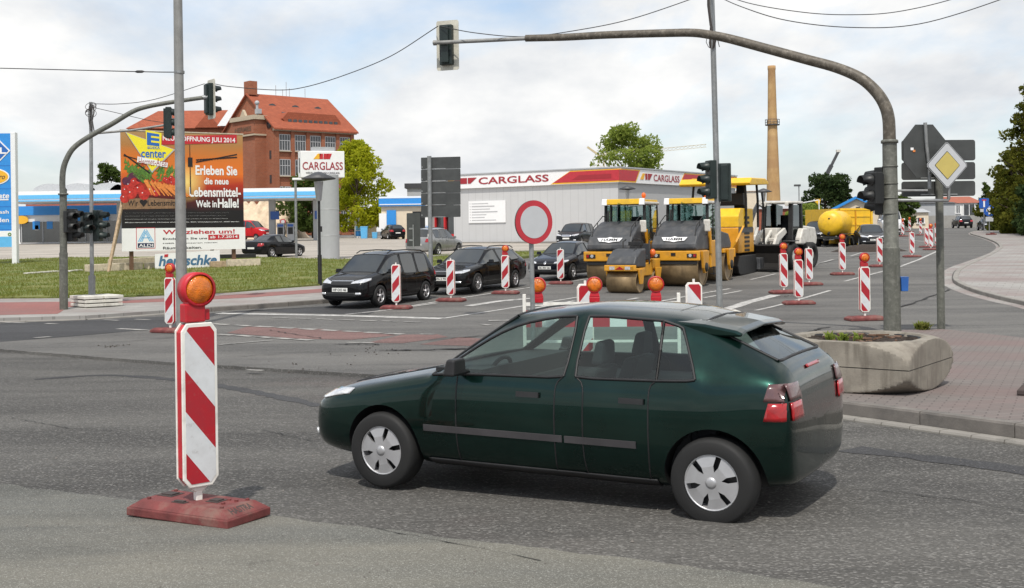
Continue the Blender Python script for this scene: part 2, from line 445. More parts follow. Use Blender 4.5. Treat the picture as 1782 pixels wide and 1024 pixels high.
def cladding():
    m, n, l, b = newmat('cladding')
    w_ = n.new('ShaderNodeTexWave'); w_.inputs['Scale'].default_value = .42; w_.inputs['Distortion'].default_value = 0
    t = n.new('ShaderNodeTexCoord'); l(t.outputs['Object'], w_.inputs['Vector'])
    f = noise(n, l, 1.2, 5)
    c = mixc(n, l, rng(n, l, w_.outputs['Fac'], 0, .012, 1, 0), (.56, .56, .56), (.44, .44, .44))
    c = mixc(n, l, rng(n, l, f, .35, .7, 0, .25), c, (.48, .48, .475))
    l(c, b.inputs['Base Color']); b.inputs['Roughness'].default_value = .5; b.inputs['Metallic'].default_value = .1
    return m
MT['cladding'] = cladding()
def chimneymat():
    m, n, l, b = newmat('chimney_brick')
    t = n.new('ShaderNodeTexCoord')
    f = noise(n, l, .5, 6, .65, sc3=(1, 1, .5)); g = noise(n, l, .12, 3, .5, sc3=(.1, .1, 2))
    c = mixc(n, l, rng(n, l, f, .35, .65, 0, 1), (.40, .24, .10), (.54, .36, .17))
    c = mixc(n, l, rng(n, l, g, .45, .6, 0, .5), c, (.30, .16, .08))
    l(c, b.inputs['Base Color']); b.inputs['Roughness'].default_value = .9
    return m
MT['chimney_brick'] = chimneymat()

# ------------------------------------------------------------------ mesh helpers
class MB:
    def __init__(s): s.v, s.f, s.m, s.s = [], [], [], []
    def add(s, vs, fs, mi=0, sm=False):
        b = len(s.v)
        s.v += [tuple(x) for x in vs]
        for f in fs:
            s.f.append([i + b for i in f]); s.m.append(mi); s.s.append(sm)
        return s
    def box(s, c, d, mi=0, rz=0, M=None):
        m3 = M or Matrix.Rotation(rz, 3, 'Z')
        c = V(c)
        vs = [c + m3 @ V((x * d[0] / 2, y * d[1] / 2, z * d[2] / 2)) for z in (-1, 1) for y in (-1, 1) for x in (-1, 1)]
        return s.add(vs, [(0, 2, 3, 1), (4, 5, 7, 6), (0, 1, 5, 4), (2, 6, 7, 3), (0, 4, 6, 2), (1, 3, 7, 5)], mi)
    def taper(s, c, d0, d1, h, mi=0, off=(0, 0)):       # frustum with rectangular ends
        x, y, z = c
        vs = [(x + a * d0[0] / 2, y + b * d0[1] / 2, z) for b in (-1, 1) for a in (-1, 1)]
        vs += [(x + off[0] + a * d1[0] / 2, y + off[1] + b * d1[1] / 2, z + h) for b in (-1, 1) for a in (-1, 1)]
        return s.add(vs, [(0, 2, 3, 1), (4, 5, 7, 6), (0, 1, 5, 4), (2, 6, 7, 3), (0, 4, 6, 2), (1, 3, 7, 5)], mi)
    def bar(s, a, b, w_, h, mi=0, up=(0, 0, 1)):
        a, b = V(a), V(b); d = b - a; x = d.normalized()
        u = V(up)
        if abs(x.dot(u)) > .99: u = V((0, 1, 0))
        y = u.cross(x).normalized(); z = x.cross(y)
        return s.box((a + b) / 2, (d.length, w_, h), mi, M=Matrix((x, y, z)).transposed())
    def cyl(s, a, b, r0, r1=None, n=14, mi=0, caps=True, sm=True):
        a, b = V(a), V(b); r1 = r0 if r1 is None else r1
        z = (b - a).normalized(); x = z.orthogonal().normalized(); y = z.cross(x)
        vs = []
        for p, r in ((a, r0), (b, r1)):
            vs += [p + (x * math.cos(2 * math.pi * i / n) + y * math.sin(2 * math.pi * i / n)) * r for i in range(n)]
        s.add(vs, [(i, (i + 1) % n, n + (i + 1) % n, n + i) for i in range(n)], mi, sm)
        if caps:
            s.add(vs, [tuple(range(n))[::-1], tuple(range(n, 2 * n))], mi)
        return s
    def tube(s, pts, r, n=8, mi=0, caps=True):
        pts = [V(p) for p in pts]
        rs = r if isinstance(r, (list, tuple)) else [r] * len(pts)
        x = None; vs = []
        for k, p in enumerate(pts):
            d = (pts[min(k + 1, len(pts) - 1)] - pts[max(k - 1, 0)]).normalized()
            x = d.orthogonal().normalized() if x is None else (x - d * x.dot(d)).normalized()
            y = d.cross(x)
            vs += [p + (x * math.cos(2 * math.pi * i / n) + y * math.sin(2 * math.pi * i / n)) * rs[k] for i in range(n)]
        fs = [(k * n + i, k * n + (i + 1) % n, (k + 1) * n + (i + 1) % n, (k + 1) * n + i) for k in range(len(pts) - 1) for i in range(n)]
        s.add(vs, fs, mi, True)
        if caps: s.add(vs, [tuple(range(n))[::-1], tuple(range(len(vs) - n, len(vs)))], mi)
        return s
    def lathe(s, prof, o, ax=(0, 0, 1), n=24, mi=0, sm=True):
        o = V(o); z = V(ax).normalized(); x = z.orthogonal().normalized(); y = z.cross(x)
        vs = []
        for r, h in prof:
            vs += [o + z * h + (x * math.cos(2 * math.pi * i / n) + y * math.sin(2 * math.pi * i / n)) * max(r, 1e-4) for i in range(n)]
        fs = [(k * n + i, k * n + (i + 1) % n, (k + 1) * n + (i + 1) % n, (k + 1) * n + i) for k in range(len(prof) - 1) for i in range(n)]
        return s.add(vs, fs, mi, sm)
    def ext(s, poly, o, ex, ey, dv_, mi=0):
        o, ex, ey, dv_ = V(o), V(ex), V(ey), V(dv_)
        n = len(poly)
        a = [o + ex * p[0] + ey * p[1] for p in poly]
        b = [p + dv_ for p in a]
        fs = [tuple(range(n))[::-1], tuple(range(n, 2 * n))] + [(i, (i + 1) % n, n + (i + 1) % n, n + i) for i in range(n)]
        return s.add(a + b, fs, mi)
    def xz(s, poly, y0, y1, mi=0):                      # a side profile given across the width
        return s.ext(poly, (0, y0, 0), (1, 0, 0), (0, 0, 1), (0, y1 - y0, 0), mi)
    def sph(s, c, r, n=14, k=8, mi=0):
        c = V(c); r = (r, r, r) if not hasattr(r, '__len__') else r
        vs = [c + V((0, 0, -r[2]))]
        for j in range(1, k):
            t = -math.pi / 2 + math.pi * j / k
            vs += [c + V((r[0] * math.cos(t) * math.cos(2 * math.pi * i / n), r[1] * math.cos(t) * math.sin(2 * math.pi * i / n), r[2] * math.sin(t))) for i in range(n)]
        vs.append(c + V((0, 0, r[2])))
        fs = [(0, 1 + (i + 1) % n, 1 + i) for i in range(n)]
        for j in range(k - 2):
            fs += [(1 + j * n + i, 1 + j * n + (i + 1) % n, 1 + (j + 1) * n + (i + 1) % n, 1 + (j + 1) * n + i) for i in range(n)]
        e = len(vs) - 1
        fs += [(e, 1 + (k - 2) * n + i, 1 + (k - 2) * n + (i + 1) % n) for i in range(n)]
        return s.add(vs, fs, mi, True)
    def text(s, t, c, w_, h, ex=(1, 0, 0), ey=(0, 0, 1), nrm=(0, -1, 0), mi=0, bold=.02, depth=.004, shear=0):
        cu = bpy.data.curves.new('lettering', 'FONT')
        cu.body = t; cu.align_x = 'CENTER'; cu.align_y = 'CENTER'; cu.offset = bold; cu.resolution_u = 3; cu.shear = shear
        ob = bpy.data.objects.new('lettering', cu); COL.objects.link(ob)
        dg = bpy.context.evaluated_depsgraph_get()
        me = bpy.data.meshes.new_from_object(ob.evaluated_get(dg))
        bpy.data.objects.remove(ob); bpy.data.curves.remove(cu)
        if not me.vertices:
            return s
        xs = [v.co.x for v in me.vertices]; ys = [v.co.y for v in me.vertices]
        cx, cy = (min(xs) + max(xs)) / 2, (min(ys) + max(ys)) / 2
        sx = w_ / (max(xs) - min(xs)); sy = h / (max(ys) - min(ys)) if h else sx
        c, ex, ey, nrm = V(c), V(ex), V(ey), V(nrm)
        vs = [c + ex * ((v.co.x - cx) * sx) + ey * ((v.co.y - cy) * sy) + nrm * depth for v in me.vertices]
        s.add(vs, [tuple(p.vertices) for p in me.polygons], mi)
        bpy.data.meshes.remove(me)
        return s
    def build(s, name, mats, parent=None, bevel=0, seg=2, recalc=True):
        me = bpy.data.meshes.new(name)
        me.from_pydata(s.v, [], s.f)
        if not isinstance(mats, (list, tuple)): mats = [mats]
        for m in mats: me.materials.append(MT[m] if isinstance(m, str) else m)
        me.polygons.foreach_set('material_index', s.m)
        me.polygons.foreach_set('use_smooth', s.s)
        if recalc:
            bm = bmesh.new(); bm.from_mesh(me); bmesh.ops.recalc_face_normals(bm, faces=bm.faces); bm.to_mesh(me); bm.free()
        me.update()
        o = bpy.data.objects.new(name, me); COL.objects.link(o)
        if parent: o.parent = parent
        if bevel:
            b = o.modifiers.new('bevel', 'BEVEL'); b.width = bevel; b.segments = seg; b.limit_method = 'ANGLE'; b.angle_limit = R(40)
        return o
def tag(o, label, cat, group=None, kind=None):
    o['label'] = label; o['category'] = cat
    if group: o['group'] = group
    if kind: o['kind'] = kind
    return o
def struct(o):
    o['kind'] = 'structure'; return o
def thing(name, label, cat, loc=(0, 0, 0), rz=0, group=None):
    o = bpy.data.objects.new(name, None); COL.objects.link(o)
    o.location = loc; o.rotation_euler = (0, 0, rz); o.empty_display_size = .2
    return tag(o, label, cat, group)
def copy_tree(o, parent=None):
    c = o.copy(); COL.objects.link(c)
    if parent: c.parent = parent
    for ch in list(o.children): copy_tree(ch, c)
    return c
def angle_of(v): return math.atan2(v[1], v[0])

# ------------------------------------------------------------------ ground sheets
def gsheet(name, polys, off, m, skirt=0, extra=None, kind='structure'):
    """polygons (lists of (x, y)) laid on the ground profile, raised by off"""
    bm = bmesh.new()
    for P in polys:
        bm.faces.new([bm.verts.new((p[0], p[1], 0)) for p in P])
    bmesh.ops.recalc_face_normals(bm, faces=bm.faces)
    if skirt:
        bnd = [e for e in bm.edges if e.is_boundary]
    bmesh.ops.triangulate(bm, faces=bm.faces)
    for y in YB:
        bmesh.ops.bisect_plane(bm, geom=bm.verts[:] + bm.edges[:] + bm.faces[:], plane_co=(0, y, 0), plane_no=(0, 1, 0), dist=1e-4)
    for v in bm.verts: v.co.z = gz(v.co.y) + off
    for f in bm.faces:
        if f.normal.z < 0: f.normal_flip()
    if skirt:
        be = [e for e in bm.edges if e.is_boundary]
        r = bmesh.ops.extrude_edge_only(bm, edges=be)
        for v in r['geom']:
            if isinstance(v, bmesh.types.BMVert): v.co.z -= skirt
        bmesh.ops.recalc_face_normals(bm, faces=bm.faces)
        if sum(f.normal.z * f.calc_area() for f in bm.faces) < 0: bmesh.ops.reverse_faces(bm, faces=bm.faces)
    me = bpy.data.meshes.new(name); bm.to_mesh(me); bm.free()
    me.materials.append(MT[m]); o = bpy.data.objects.new(name, me); COL.objects.link(o)
    o['kind'] = kind
    return o
def ribbon(path, w_, jit=0):
    """a narrow strip polygon round a path of (x, y)"""
    L_, R_ = [], []
    for k, p in enumerate(path):
        a = V(path[max(k - 1, 0)]); b = V(path[min(k + 1, len(path) - 1)])
        d = (b - a).normalized(); n = V((-d.y, d.x))
        h = w_ / 2 * (1 + random.uniform(-jit, jit))
        L_.append(tuple(V(p) + n * h)); R_.append(tuple(V(p) - n * h))
    return [[L_[k], L_[k + 1], R_[k + 1], R_[k]] for k in range(len(path) - 1)]
def dense(path, step):
    out_ = []
    for a, b in zip(path, path[1:]):
        a, b = V(a), V(b); n = max(1, int((b - a).length / step))
        out_ += [tuple(a.lerp(b, i / n)) for i in range(n)]
    return out_ + [tuple(path[-1])]
def smooth_path(pts, n=6):
    P = [V(p) for p in pts]; P = [2 * P[0] - P[1]] + P + [2 * P[-1] - P[-2]]
    o = []
    for i in range(1, len(P) - 2):
        for k in range(n):
            t = k / n
            a, b, c, d = P[i - 1], P[i], P[i + 1], P[i + 2]
            o.append(.5 * ((2 * b) + (c - a) * t + (2 * a - 5 * b + 4 * c - d) * t * t + (3 * b - a - 3 * c + d) * t ** 3))
    o.append(P[-2]); return o
def rough_path(path, step, amp):
    o = []
    for p in dense(path, step):
        o.append((p[0] + random.uniform(-amp, amp), p[1] + random.uniform(-amp, amp)))
    return o
def kerb(name, path, w_, h, m, base=0., joint=1.0):
    """kerb stones laid end to end along a path"""
    bm = MB()
    pts = dense(path, joint)
    for a, b in zip(pts, pts[1:]):
        a, b = V(a), V(b); d = (b - a).normalized(); n = V((-d.y, d.x)) * w_ / 2
        g = min(.006, (b - a).length * .1)
        a2, b2 = a + d * g, b - d * g
        vs = []
        for p in (a2, b2):
            z = gz(p.y) + base
            for q, zz_ in ((p - n, -.1), (p - n, h - .02), (p - n * .85, h), (p + n * .85, h), (p + n, h - .02), (p + n, -.1)):
                vs.append((q.x, q.y, z + zz_))
        bm.add(vs, [(i, (i + 1) % 6, 6 + (i + 1) % 6, 6 + i) for i in range(6)] + [(0, 1, 2, 3, 4, 5), (6, 7, 8, 9, 10, 11)])
    return struct(bm.build(name, m))

far = [(-900, 3000), (900, 3000)]
gsheet('ground', [[(-900, -30), (900, -30)] + far[::-1]], -.05, 'road_mill')
# the street in front is milled; beyond its edge the junction still has its old surface, a step higher
E0, E1 = Q(0, 608), Q(820, 663)
ed = (V(E1) - V(E0)).normalized()
def edge(k): return tuple(V(E0) + ed * k)
STEP = [edge(-60)] + rough_path([edge(-6), edge(9.0)], .18, .025) + [edge(60)]
gsheet('junction_road', [STEP + far[::-1]], 0, 'road_far', skirt=.06)
SM0, SM1 = V(Q(0, 832)), V(Q(1500, 1012))
sdv = (SM1 - SM0).normalized()
gsheet('road_strip', [[tuple(SM0 - sdv * 20)] + rough_path([tuple(SM0 - sdv * 1), tuple(SM0 + sdv * 7)], .12, .03) + [tuple(SM0 + sdv * 30), (40, -10), (-40, -10)]], -.046, 'road_smooth')
def px(*pts): return [Q(*p) for p in pts]
def off_px(*pts): return px(*pts)
# left corner: pavement, cycle path, kerb
gsheet('pavement', [px((-60, 562), (150, 556), (300, 545), (430, 536), (500, 531.5), (560, 527), (640, 518), (760, 488), (760, 470), (600, 497), (560, 502), (400, 515), (200, 524), (-60, 526))], .10, 'paving_slab', skirt=.14)
gsheet('cycle_path', [px((-60, 556), (100, 553), (118, 541), (206, 534), (300, 531), (430, 524), (560, 514.5), (640, 506), (640, 500), (560, 508), (400, 519), (200, 530), (-60, 533))], .104, 'bike_red')
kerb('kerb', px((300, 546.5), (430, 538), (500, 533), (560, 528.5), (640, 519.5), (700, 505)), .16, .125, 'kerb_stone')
kerb('kerb', px((-60, 563), (150, 557.2), (300, 546.5)), .16, .03, 'kerb_light')
# grass verge and the yards behind
gsheet('grass', [px((-80, 526), (200, 523), (400, 514), (560, 501), (640, 487), (760, 468), (900, 452), (1000, 440), (1000, 437), (870, 441), (720, 450), (590, 456), (430, 451), (330, 450), (110, 452), (0, 456), (-80, 458))], .14, 'grass', skirt=.2)
YA = px((-80, 460), (0, 457), (110, 453), (330, 451), (430, 452), (590, 457), (720, 451), (870, 442), (1000, 438), (1075, 432))
gsheet('yard', [YA + [(9, 96), (0, 150), (-60, 165), (-110, 165), (-110, 75)]], .012, 'yard')
kerb('kerb', px((740, 452), (870, 443), (1000, 439)), .2, .2, 'kerb_light')
# right: paving with the planter
KB = [Q(1300, 691), Q(1475, 716), Q(1620, 735), Q(1782, 757)]
kd = (V(KB[3]) - V(KB[1])).normalized()
KR = tuple(V(KB[3]) + kd * 12)
gsheet('pavement', [[KB[0], KB[1], KB[3], KR, tuple(V(KR) + V((6, 9)))] + px((1900, 603), (1782, 598), (1640, 582), (1560, 584), (1440, 596), (1330, 622), (1290, 660))], .105, 'paving', skirt=.2)
KF = [KB[0], KB[1], KB[3], KR]
off_v = V((kd.y, -kd.x)) * .07
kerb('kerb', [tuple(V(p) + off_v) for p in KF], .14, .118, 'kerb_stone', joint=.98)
gut = V((kd.y, -kd.x)) * .22
kerb('gutter', [tuple(V(p) + gut) for p in KF], .15, -.015, 'kerb_light', joint=.33)
# right: the far pavement inside the bend
KCp = [(1830, 545), (1782, 531), (1735, 520), (1700, 510), (1672, 498), (1663, 488), (1672, 472), (1700, 458), (1725, 446), (1738, 438), (1742, 431), (1733, 423), (1712, 415), (1690, 408), (1700, 404), (1735, 402)]
KC = [tuple(p) for p in smooth_path([Q(*p) for p in KCp], 4)]
gsheet('pavement', [KC + [(62, 150), (80, 120), (50, 40), (22, 28)]], .10, 'paving_slab', skirt=.14)
kerb('kerb', KC, .18, .125, 'kerb_light', joint=1.2)
ci = V((25, 45))
KI = [tuple(V(p) + (V(p) - ci).normalized() * .45) for p in KC]
gsheet('gutter', ribbon(KI, .4), .006, 'paving_slab')
# bike crossing and repairs on the junction
gsheet('cycle_crossing', [px((395, 580), (430, 569), (560, 573), (640, 579), (690, 584), (610, 592), (520, 590)), px((640, 597), (700, 583), (760, 582), (780, 587), (700, 598)),
                          px((730, 600), (800, 587), (840, 590), (830, 603))], .004, 'road_red')
gsheet('road_patch', [px((-60, 566), (300, 551), (430, 543), (560, 534), (700, 520), (640, 548), (420, 541.5), (380, 548), (300, 570), (-60, 600))], .004, 'road_patch')
def mark(pts, w_): return ribbon([Q(*p) for p in pts], w_)
MK = []
MK += mark([(380, 546), (560, 549), (770, 555)], .42)                         # stop line
MK += mark([(600, 548), (690, 538), (760, 528)], .13)
MK += mark([(700, 535.5), (783, 522), (870, 509), (975, 493), (1050, 482)], .12)
MK += mark([(770, 555), (880, 538), (1010, 517), (1040, 512)], .13)
MK += mark([(815, 533), (870, 524.5), (935, 519)], .3)
MK += mark([(920, 539), (1000, 524)], .13)
MK += mark([(1040, 533), (1110, 519)], .16) + mark([(1130, 529), (1200, 515), (1270, 503)], .13) + mark([(1225, 519), (1290, 506.5)], .11)
MK += mark([(1255, 541), (1300, 527), (1350, 514)], .34)
MK += mark([(1305, 487.5), (1350, 477)], .11) + mark([(1418, 461), (1450, 452)], .11) + mark([(1480, 446), (1500, 440)], .11)
MK += mark([(1315, 541), (1400, 519), (1445, 506)], .12) + mark([(1470, 490), (1520, 477), (1570, 464)], .12)
MK += [q for q in ribbon([Q(*p) for p in [(1570, 463), (1600, 452), (1630, 438), (1640, 431)]], .14)]
MK += mark([(1560, 416), (1600, 420), (1632, 424)], .12)
gsheet('road_marking', MK, .008, 'stripe_paint')
MW = []
for x in range(475, 720, 38): MW += mark([(x, 553.5 + (x - 475) * .032), (x + 27, 554.5 + (x - 475) * .032)], .14)
for k in range(9): MW += mark([(370 + k * 38, 564.5 + k * 2.1), (397 + k * 38, 566 + k * 2.1)], .2)
for k in range(5): MW += mark([(380 + k * 34, 582.5 + k * 2.2), (405 + k * 34, 584.5 + k * 2.2)], .2)
MW += mark([(382, 601), (475, 593)], .1) + mark([(605, 597), (650, 598)], .14) + mark([(730, 582.5), (757, 583)], .16) + mark([(850, 559), (890, 558)], .3) + mark([(836, 565), (853, 567)], .14)
for x in (180, 235, 300): MW += mark([(x, 557.5 - (x - 180) * .02), (x + 26, 558.5 - (x - 180) * .02)], .14)
for x in (0, 25, 80): MW += mark([(x, 561.5 + x * .03), (x + 20, 562.3 + x * .03)], .15)
for x in (205, 230, 262): MW += mark([(x, 573 + (x - 205) * .05), (x + 24, 574 + (x - 205) * .05)], .2)
MW += mark([(60, 589), (88, 587)], .2) + mark([(430, 645), (458, 646)], .1)
MW += mark([(1395, 437), (1500, 419)], .1)
gsheet('worn_marking', MW, .012, 'stripe_worn')
CK = []
def crack(a, b, w_=.035, amp=.05, n=14):
    A, B = V(Q(*a)), V(Q(*b))
    pts = [tuple(A.lerp(B, i / n) + V((random.uniform(-amp, amp), random.uniform(-amp, amp)))) for i in range(n + 1)]
    return ribbon(pts, w_, .7)
CK += crack((1560, 537), (1650, 505), .07, .05) + crack((660, 611), (830, 608), .12, .06) + crack((740, 593), (850, 585), .07, .06) + crack((585, 600), (660, 601), .06, .05)
CK += crack((180, 598), (310, 588), .03, .04) + crack((390, 622), (490, 618), .03, .05) + crack((1370, 588), (1440, 570), .06, .05)
CK += crack((1340, 475), (1560, 436), .05, .05, 24) + crack((470, 575), (560, 590), .03, .05)
gsheet('tar_seam', CK, .016, 'tar')

# wear on the milled street: curved tyre tracks and cracks
TR = []
for pts, w_ in (([(60, 655), (180, 648), (300, 655), (420, 672), (560, 700)], .22), ([(1480, 772), (1620, 788), (1800, 810)], .3)):
    TR += ribbon(rough_path([tuple(v) for v in smooth_path([Q(*p) for p in pts], 5)], .12, .012), w_, .35)
gsheet('tyre_track', TR, -.0465, 'road_patch')
CK = []
def crack0(pts, w_):
    return ribbon(rough_path([Q(*p) for p in pts], .10, .018), w_, .8)
CK += crack0([(400, 733), (470, 743), (540, 760)], .008) + crack0([(640, 905), (780, 932), (940, 962)], .007) + crack0([(1460, 837), (1560, 846), (1660, 857), (1790, 878)], .011)
CK += crack0([(20, 720), (120, 738), (200, 742)], .010) 
gsheet('road_crack', CK, -.0415, 'tar')

# ------------------------------------------------------------------ cars
# one row per station, front to rear: t, z centre top, z top edge, half width at top edge, z belt, half width, z underside, kind of the bay that follows
ROWS = dict(
hatch=[(0, .40, .385, .60, .37, .68, .20, 'n'), (.02, .48, .46, .72, .44, .87, .15, 'n'), (.085, .55, .525, .78, .505, .95, .13, 'h'), (.185, .60, .575, .80, .56, .985, .125, 'h'),
       (.285, .655, .63, .80, .615, .995, .125, 'h'), (.315, .675, .645, .80, .628, 1, .125, 'w'), (.365, .785, .725, .77, .64, 1, .125, 'v'), (.46, .955, .905, .675, .645, 1, .125, 'f'),
       (.592, 1, .95, .655, .650, 1, .125, 'b'), (.610, 1, .95, .652, .652, 1, .125, 'r'), (.765, .985, .930, .645, .660, 1, .125, 'q', .01), (.835, .965, .90, .64, .668, .995, .13, 'c', .045),
       (.885, .94, .885, .63, .675, .965, .14, 'g', .065), (.955, .76, .74, .69, .70, .925, .16, 't'), (.984, .705, .69, .72, .645, .885, .18, 't'), (.992, .44, .43, .66, .41, .80, .22, 'e')],
wagon=[(0, .40, .385, .60, .37, .68, .18, 'n'), (.018, .46, .445, .72, .43, .87, .13, 'n'), (.07, .53, .51, .78, .495, .95, .12, 'h'), (.15, .585, .565, .80, .55, .985, .12, 'h'),
       (.25, .635, .615, .80, .60, .995, .12, 'h'), (.275, .65, .625, .80, .61, 1, .12, 'w'), (.335, .77, .725, .77, .635, 1, .12, 'v'), (.43, .95, .895, .685, .645, 1, .12, 'f'),
       (.53, 1, .94, .66, .655, 1, .12, 'b'), (.548, 1, .94, .66, .657, 1, .12, 'r'), (.69, .995, .935, .65, .67, 1, .12, 'b'), (.71, .99, .93, .65, .675, 1, .12, 'q'),
       (.85, .96, .895, .63, .70, .99, .13, 'c'), (.90, .94, .875, .61, .705, .975, .14, 'g'), (.968, .71, .69, .70, .68, .93, .16, 't'), (.99, .63, .61, .76, .58, .90, .17, 't'), (1, .42, .41, .70, .40, .84, .20, 'e')],
mpv=[(0, .40, .385, .60, .37, .68, .16, 'n'), (.02, .47, .45, .72, .43, .87, .12, 'n'), (.08, .54, .52, .78, .505, .95, .11, 'h'), (.14, .58, .56, .80, .545, .985, .11, 'h'),
     (.20, .615, .595, .80, .58, .995, .11, 'h'), (.225, .63, .605, .80, .59, 1, .11, 'w'), (.285, .77, .725, .79, .60, 1, .11, 'v'), (.375, .945, .90, .74, .60, 1, .11, 'f'),
     (.50, 1, .945, .725, .60, 1, .11, 'b'), (.52, 1, .945, .725, .575, 1, .11, 'r'), (.70, 1, .95, .725, .57, 1, .11, 'b'), (.72, 1, .95, .725, .57, 1, .11, 'q'),
     (.88, .985, .93, .72, .58, .99, .12, 'c'), (.94, .965, .905, .71, .585, .975, .13, 'g'), (.978, .66, .64, .78, .60, .95, .14, 't'), (.99, .56, .545, .80, .52, .92, .16, 't'), (1, .40, .39, .74, .38, .86, .18, 'e')],
suv=[(0, .42, .405, .64, .39, .72, .22, 'n'), (.02, .50, .485, .76, .46, .90, .17, 'n'), (.07, .565, .55, .82, .53, .96, .15, 'h'), (.16, .60, .585, .83, .565, .99, .15, 'h'),
     (.25, .635, .615, .83, .60, .995, .15, 'h'), (.275, .65, .625, .83, .61, 1, .15, 'w'), (.325, .77, .725, .80, .62, 1, .15, 'v'), (.40, .945, .90, .72, .625, 1, .15, 'f'),
     (.50, 1, .945, .70, .63, 1, .15, 'b'), (.52, 1, .945, .70, .632, 1, .15, 'r'), (.68, .995, .94, .69, .64, 1, .15, 'b'), (.70, .99, .935, .69, .642, 1, .15, 'q'),
     (.86, .965, .91, .67, .65, .99, .16, 'c'), (.92, .945, .885, .66, .655, .975, .17, 'g'), (.972, .69, .67, .74, .655, .95, .19, 't'), (.99, .60, .585, .80, .56, .92, .2, 't'), (1, .42, .41, .72, .40, .86, .23, 'e')],
sedan=[(0, .40, .385, .60, .37, .68, .18, 'n'), (.018, .46, .445, .72, .43, .87, .13, 'n'), (.07, .53, .51, .78, .495, .95, .12, 'h'), (.15, .585, .565, .80, .55, .985, .12, 'h'),
       (.25, .635, .615, .80, .60, .995, .12, 'h'), (.275, .65, .625, .80, .61, 1, .12, 'w'), (.335, .77, .725, .77, .635, 1, .12, 'v'), (.42, .95, .895, .685, .645, 1, .12, 'f'),
       (.53, 1, .94, .66, .655, 1, .12, 'b'), (.548, 1, .94, .655, .657, 1, .12, 'r'), (.65, .975, .91, .64, .67, 1, .12, 'c'), (.70, .93, .865, .63, .675, .995, .12, 'g'),
       (.82, .745, .70, .70, .68, .98, .13, 't'), (.90, .735, .70, .74, .675, .96, .14, 't'), (.965, .715, .68, .75, .65, .92, .16, 't'), (.985, .60, .585, .76, .57, .90, .17, 't'), (1, .42, .41, .70, .40, .84, .20, 'e')])
PART_OF = ['body', 'hood', 'front_door', 'rear_door', 'windshield', 'side_window', 'side_window', 'rear_window', 'wheel_arch', 'tailgate', 'side_window']
def car_shell(kind, Ln, H, W, axles, rw, bus=None):
    rows = ROWS[kind]
    bm = bmesh.new()
    rings = []
    for row in rows:
        (t, z5, z4, w4, z3, w, zb, tag_) = row[:8]
        x = Ln / 2 - t * Ln
        sh = row[8] * Ln if len(row) > 8 else 0
        hw = W / 2
        zb_, z3_, z4_, z5_ = zb * H, z3 * H, z4 * H, z5 * H
        zm = zb_ + (z3_ - zb_) * .48
        cab = tag_ in 'wvfbrcqg'
        b = .945 if cab else .95
        half = [(0, zb_), (w * hw * .6, zb_), (w * hw * .94, zb_ + .02 * H), (w * hw, zm), (w * hw * .985, z3_ - (z3_ - zm) * .3), (w * hw * b, z3_),
                (w4 * hw, z4_), (w4 * hw - .075, z4_ + (z5_ - z4_) * .62), (w4 * hw * .45, z4_ + (z5_ - z4_) * .93), (0, z5_)]
        ring = []
        for j, (y, z) in enumerate(half):
            xx = x + (sh if j >= 6 else 0)
            ring.append((bm.verts.new((xx, y, z)), bm.verts.new((xx, -y, z)) if 0 < j < 9 else None))
        rings.append(ring)
    g = lambda i, j, sd_: rings[i][j][0] if sd_ == 0 or rings[i][j][1] is None else rings[i][j][1]
    MI = {}
    for i in range(len(rows) - 1):
        k = rows[i][7]
        for j in range(9):
            mi = 0
            if j >= 7:
                mi = {'w': 4, 'v': 4, 'g': 7, 'h': 1, 't': 9}.get(k, 0)
            elif j == 5:
                mi = {'w': 5, 'v': 5, 'f': 5, 'r': 6, 'q': 10}.get(k, 0)
            elif 2 <= j <= 4:
                mi = {'v': 2, 'f': 2, 'r': 3}.get(k, 0)
            for sd_ in (0, 1):
                a, b_, c, d = g(i, j, sd_), g(i + 1, j, sd_), g(i + 1, j + 1, sd_), g(i, j + 1, sd_)
                f = bm.faces.new((a, b_, c, d) if sd_ else (a, d, c, b_))
                f.material_index = mi; f.smooth = True
    for i, fl in ((0, 0), (len(rows) - 1, 1)):
        for j in range(9):
            a, b_, c, d = g(i, j, 0), g(i, j + 1, 0), g(i, j + 1, 1), g(i, j, 1)
            vs = []
            for v in (a, b_, c, d):
                if v not in vs: vs.append(v)
            f = bm.faces.new(vs if not fl else vs[::-1]); f.smooth = True
    bmesh.ops.recalc_face_normals(bm, faces=bm.faces)
    cl = bm.edges.layers.float.new('crease_edge')
    for e in bm.edges:
        if len(e.link_faces) == 2:
            a, b_ = e.link_faces[0].material_index, e.link_faces[1].material_index
            glass = {4, 5, 6, 7, 10}
            if a != b_ and (a in glass or b_ in glass): e[cl] = 1
            elif a != b_: e[cl] = .15
    vl = bm.verts.layers.float.new('crease_vert')
    for v in bm.verts:
        cr = [e for e in v.link_edges if e[cl] > .9]
        if len(cr) == 2:
            d0, d1 = [(e.other_vert(v).co - v.co).normalized() for e in cr]
            if d0.dot(d1) > -.75: v[vl] = .75
    me = bpy.data.meshes.new('shell'); bm.to_mesh(me); bm.free()
    for k in range(11): me.materials.append(None)
    ob = bpy.data.objects.new('shell', me); COL.objects.link(ob)
    sm = ob.modifiers.new('s', 'SUBSURF'); sm.levels = sm.render_levels = 2
    cut = MB()
    for ax in axles:
        for sy in (-1, 1):
            cut.cyl((ax, sy * (W / 2 - .30), rw + .01), (ax, sy * (W / 2 + .15), rw + .01), rw * 1.16, n=40, mi=8)
    co = cut.build('cutter', ['trim_black'] * 11)
    bo = ob.modifiers.new('b', 'BOOLEAN'); bo.object = co; bo.operation = 'DIFFERENCE'; bo.solver = 'EXACT'
    dg = bpy.context.evaluated_depsgraph_get()
    full = bpy.data.meshes.new_from_object(ob.evaluated_get(dg))
    bpy.data.objects.remove(ob); bpy.data.objects.remove(co)
    parts = {}
    vco = [v.co.copy() for v in full.vertices]
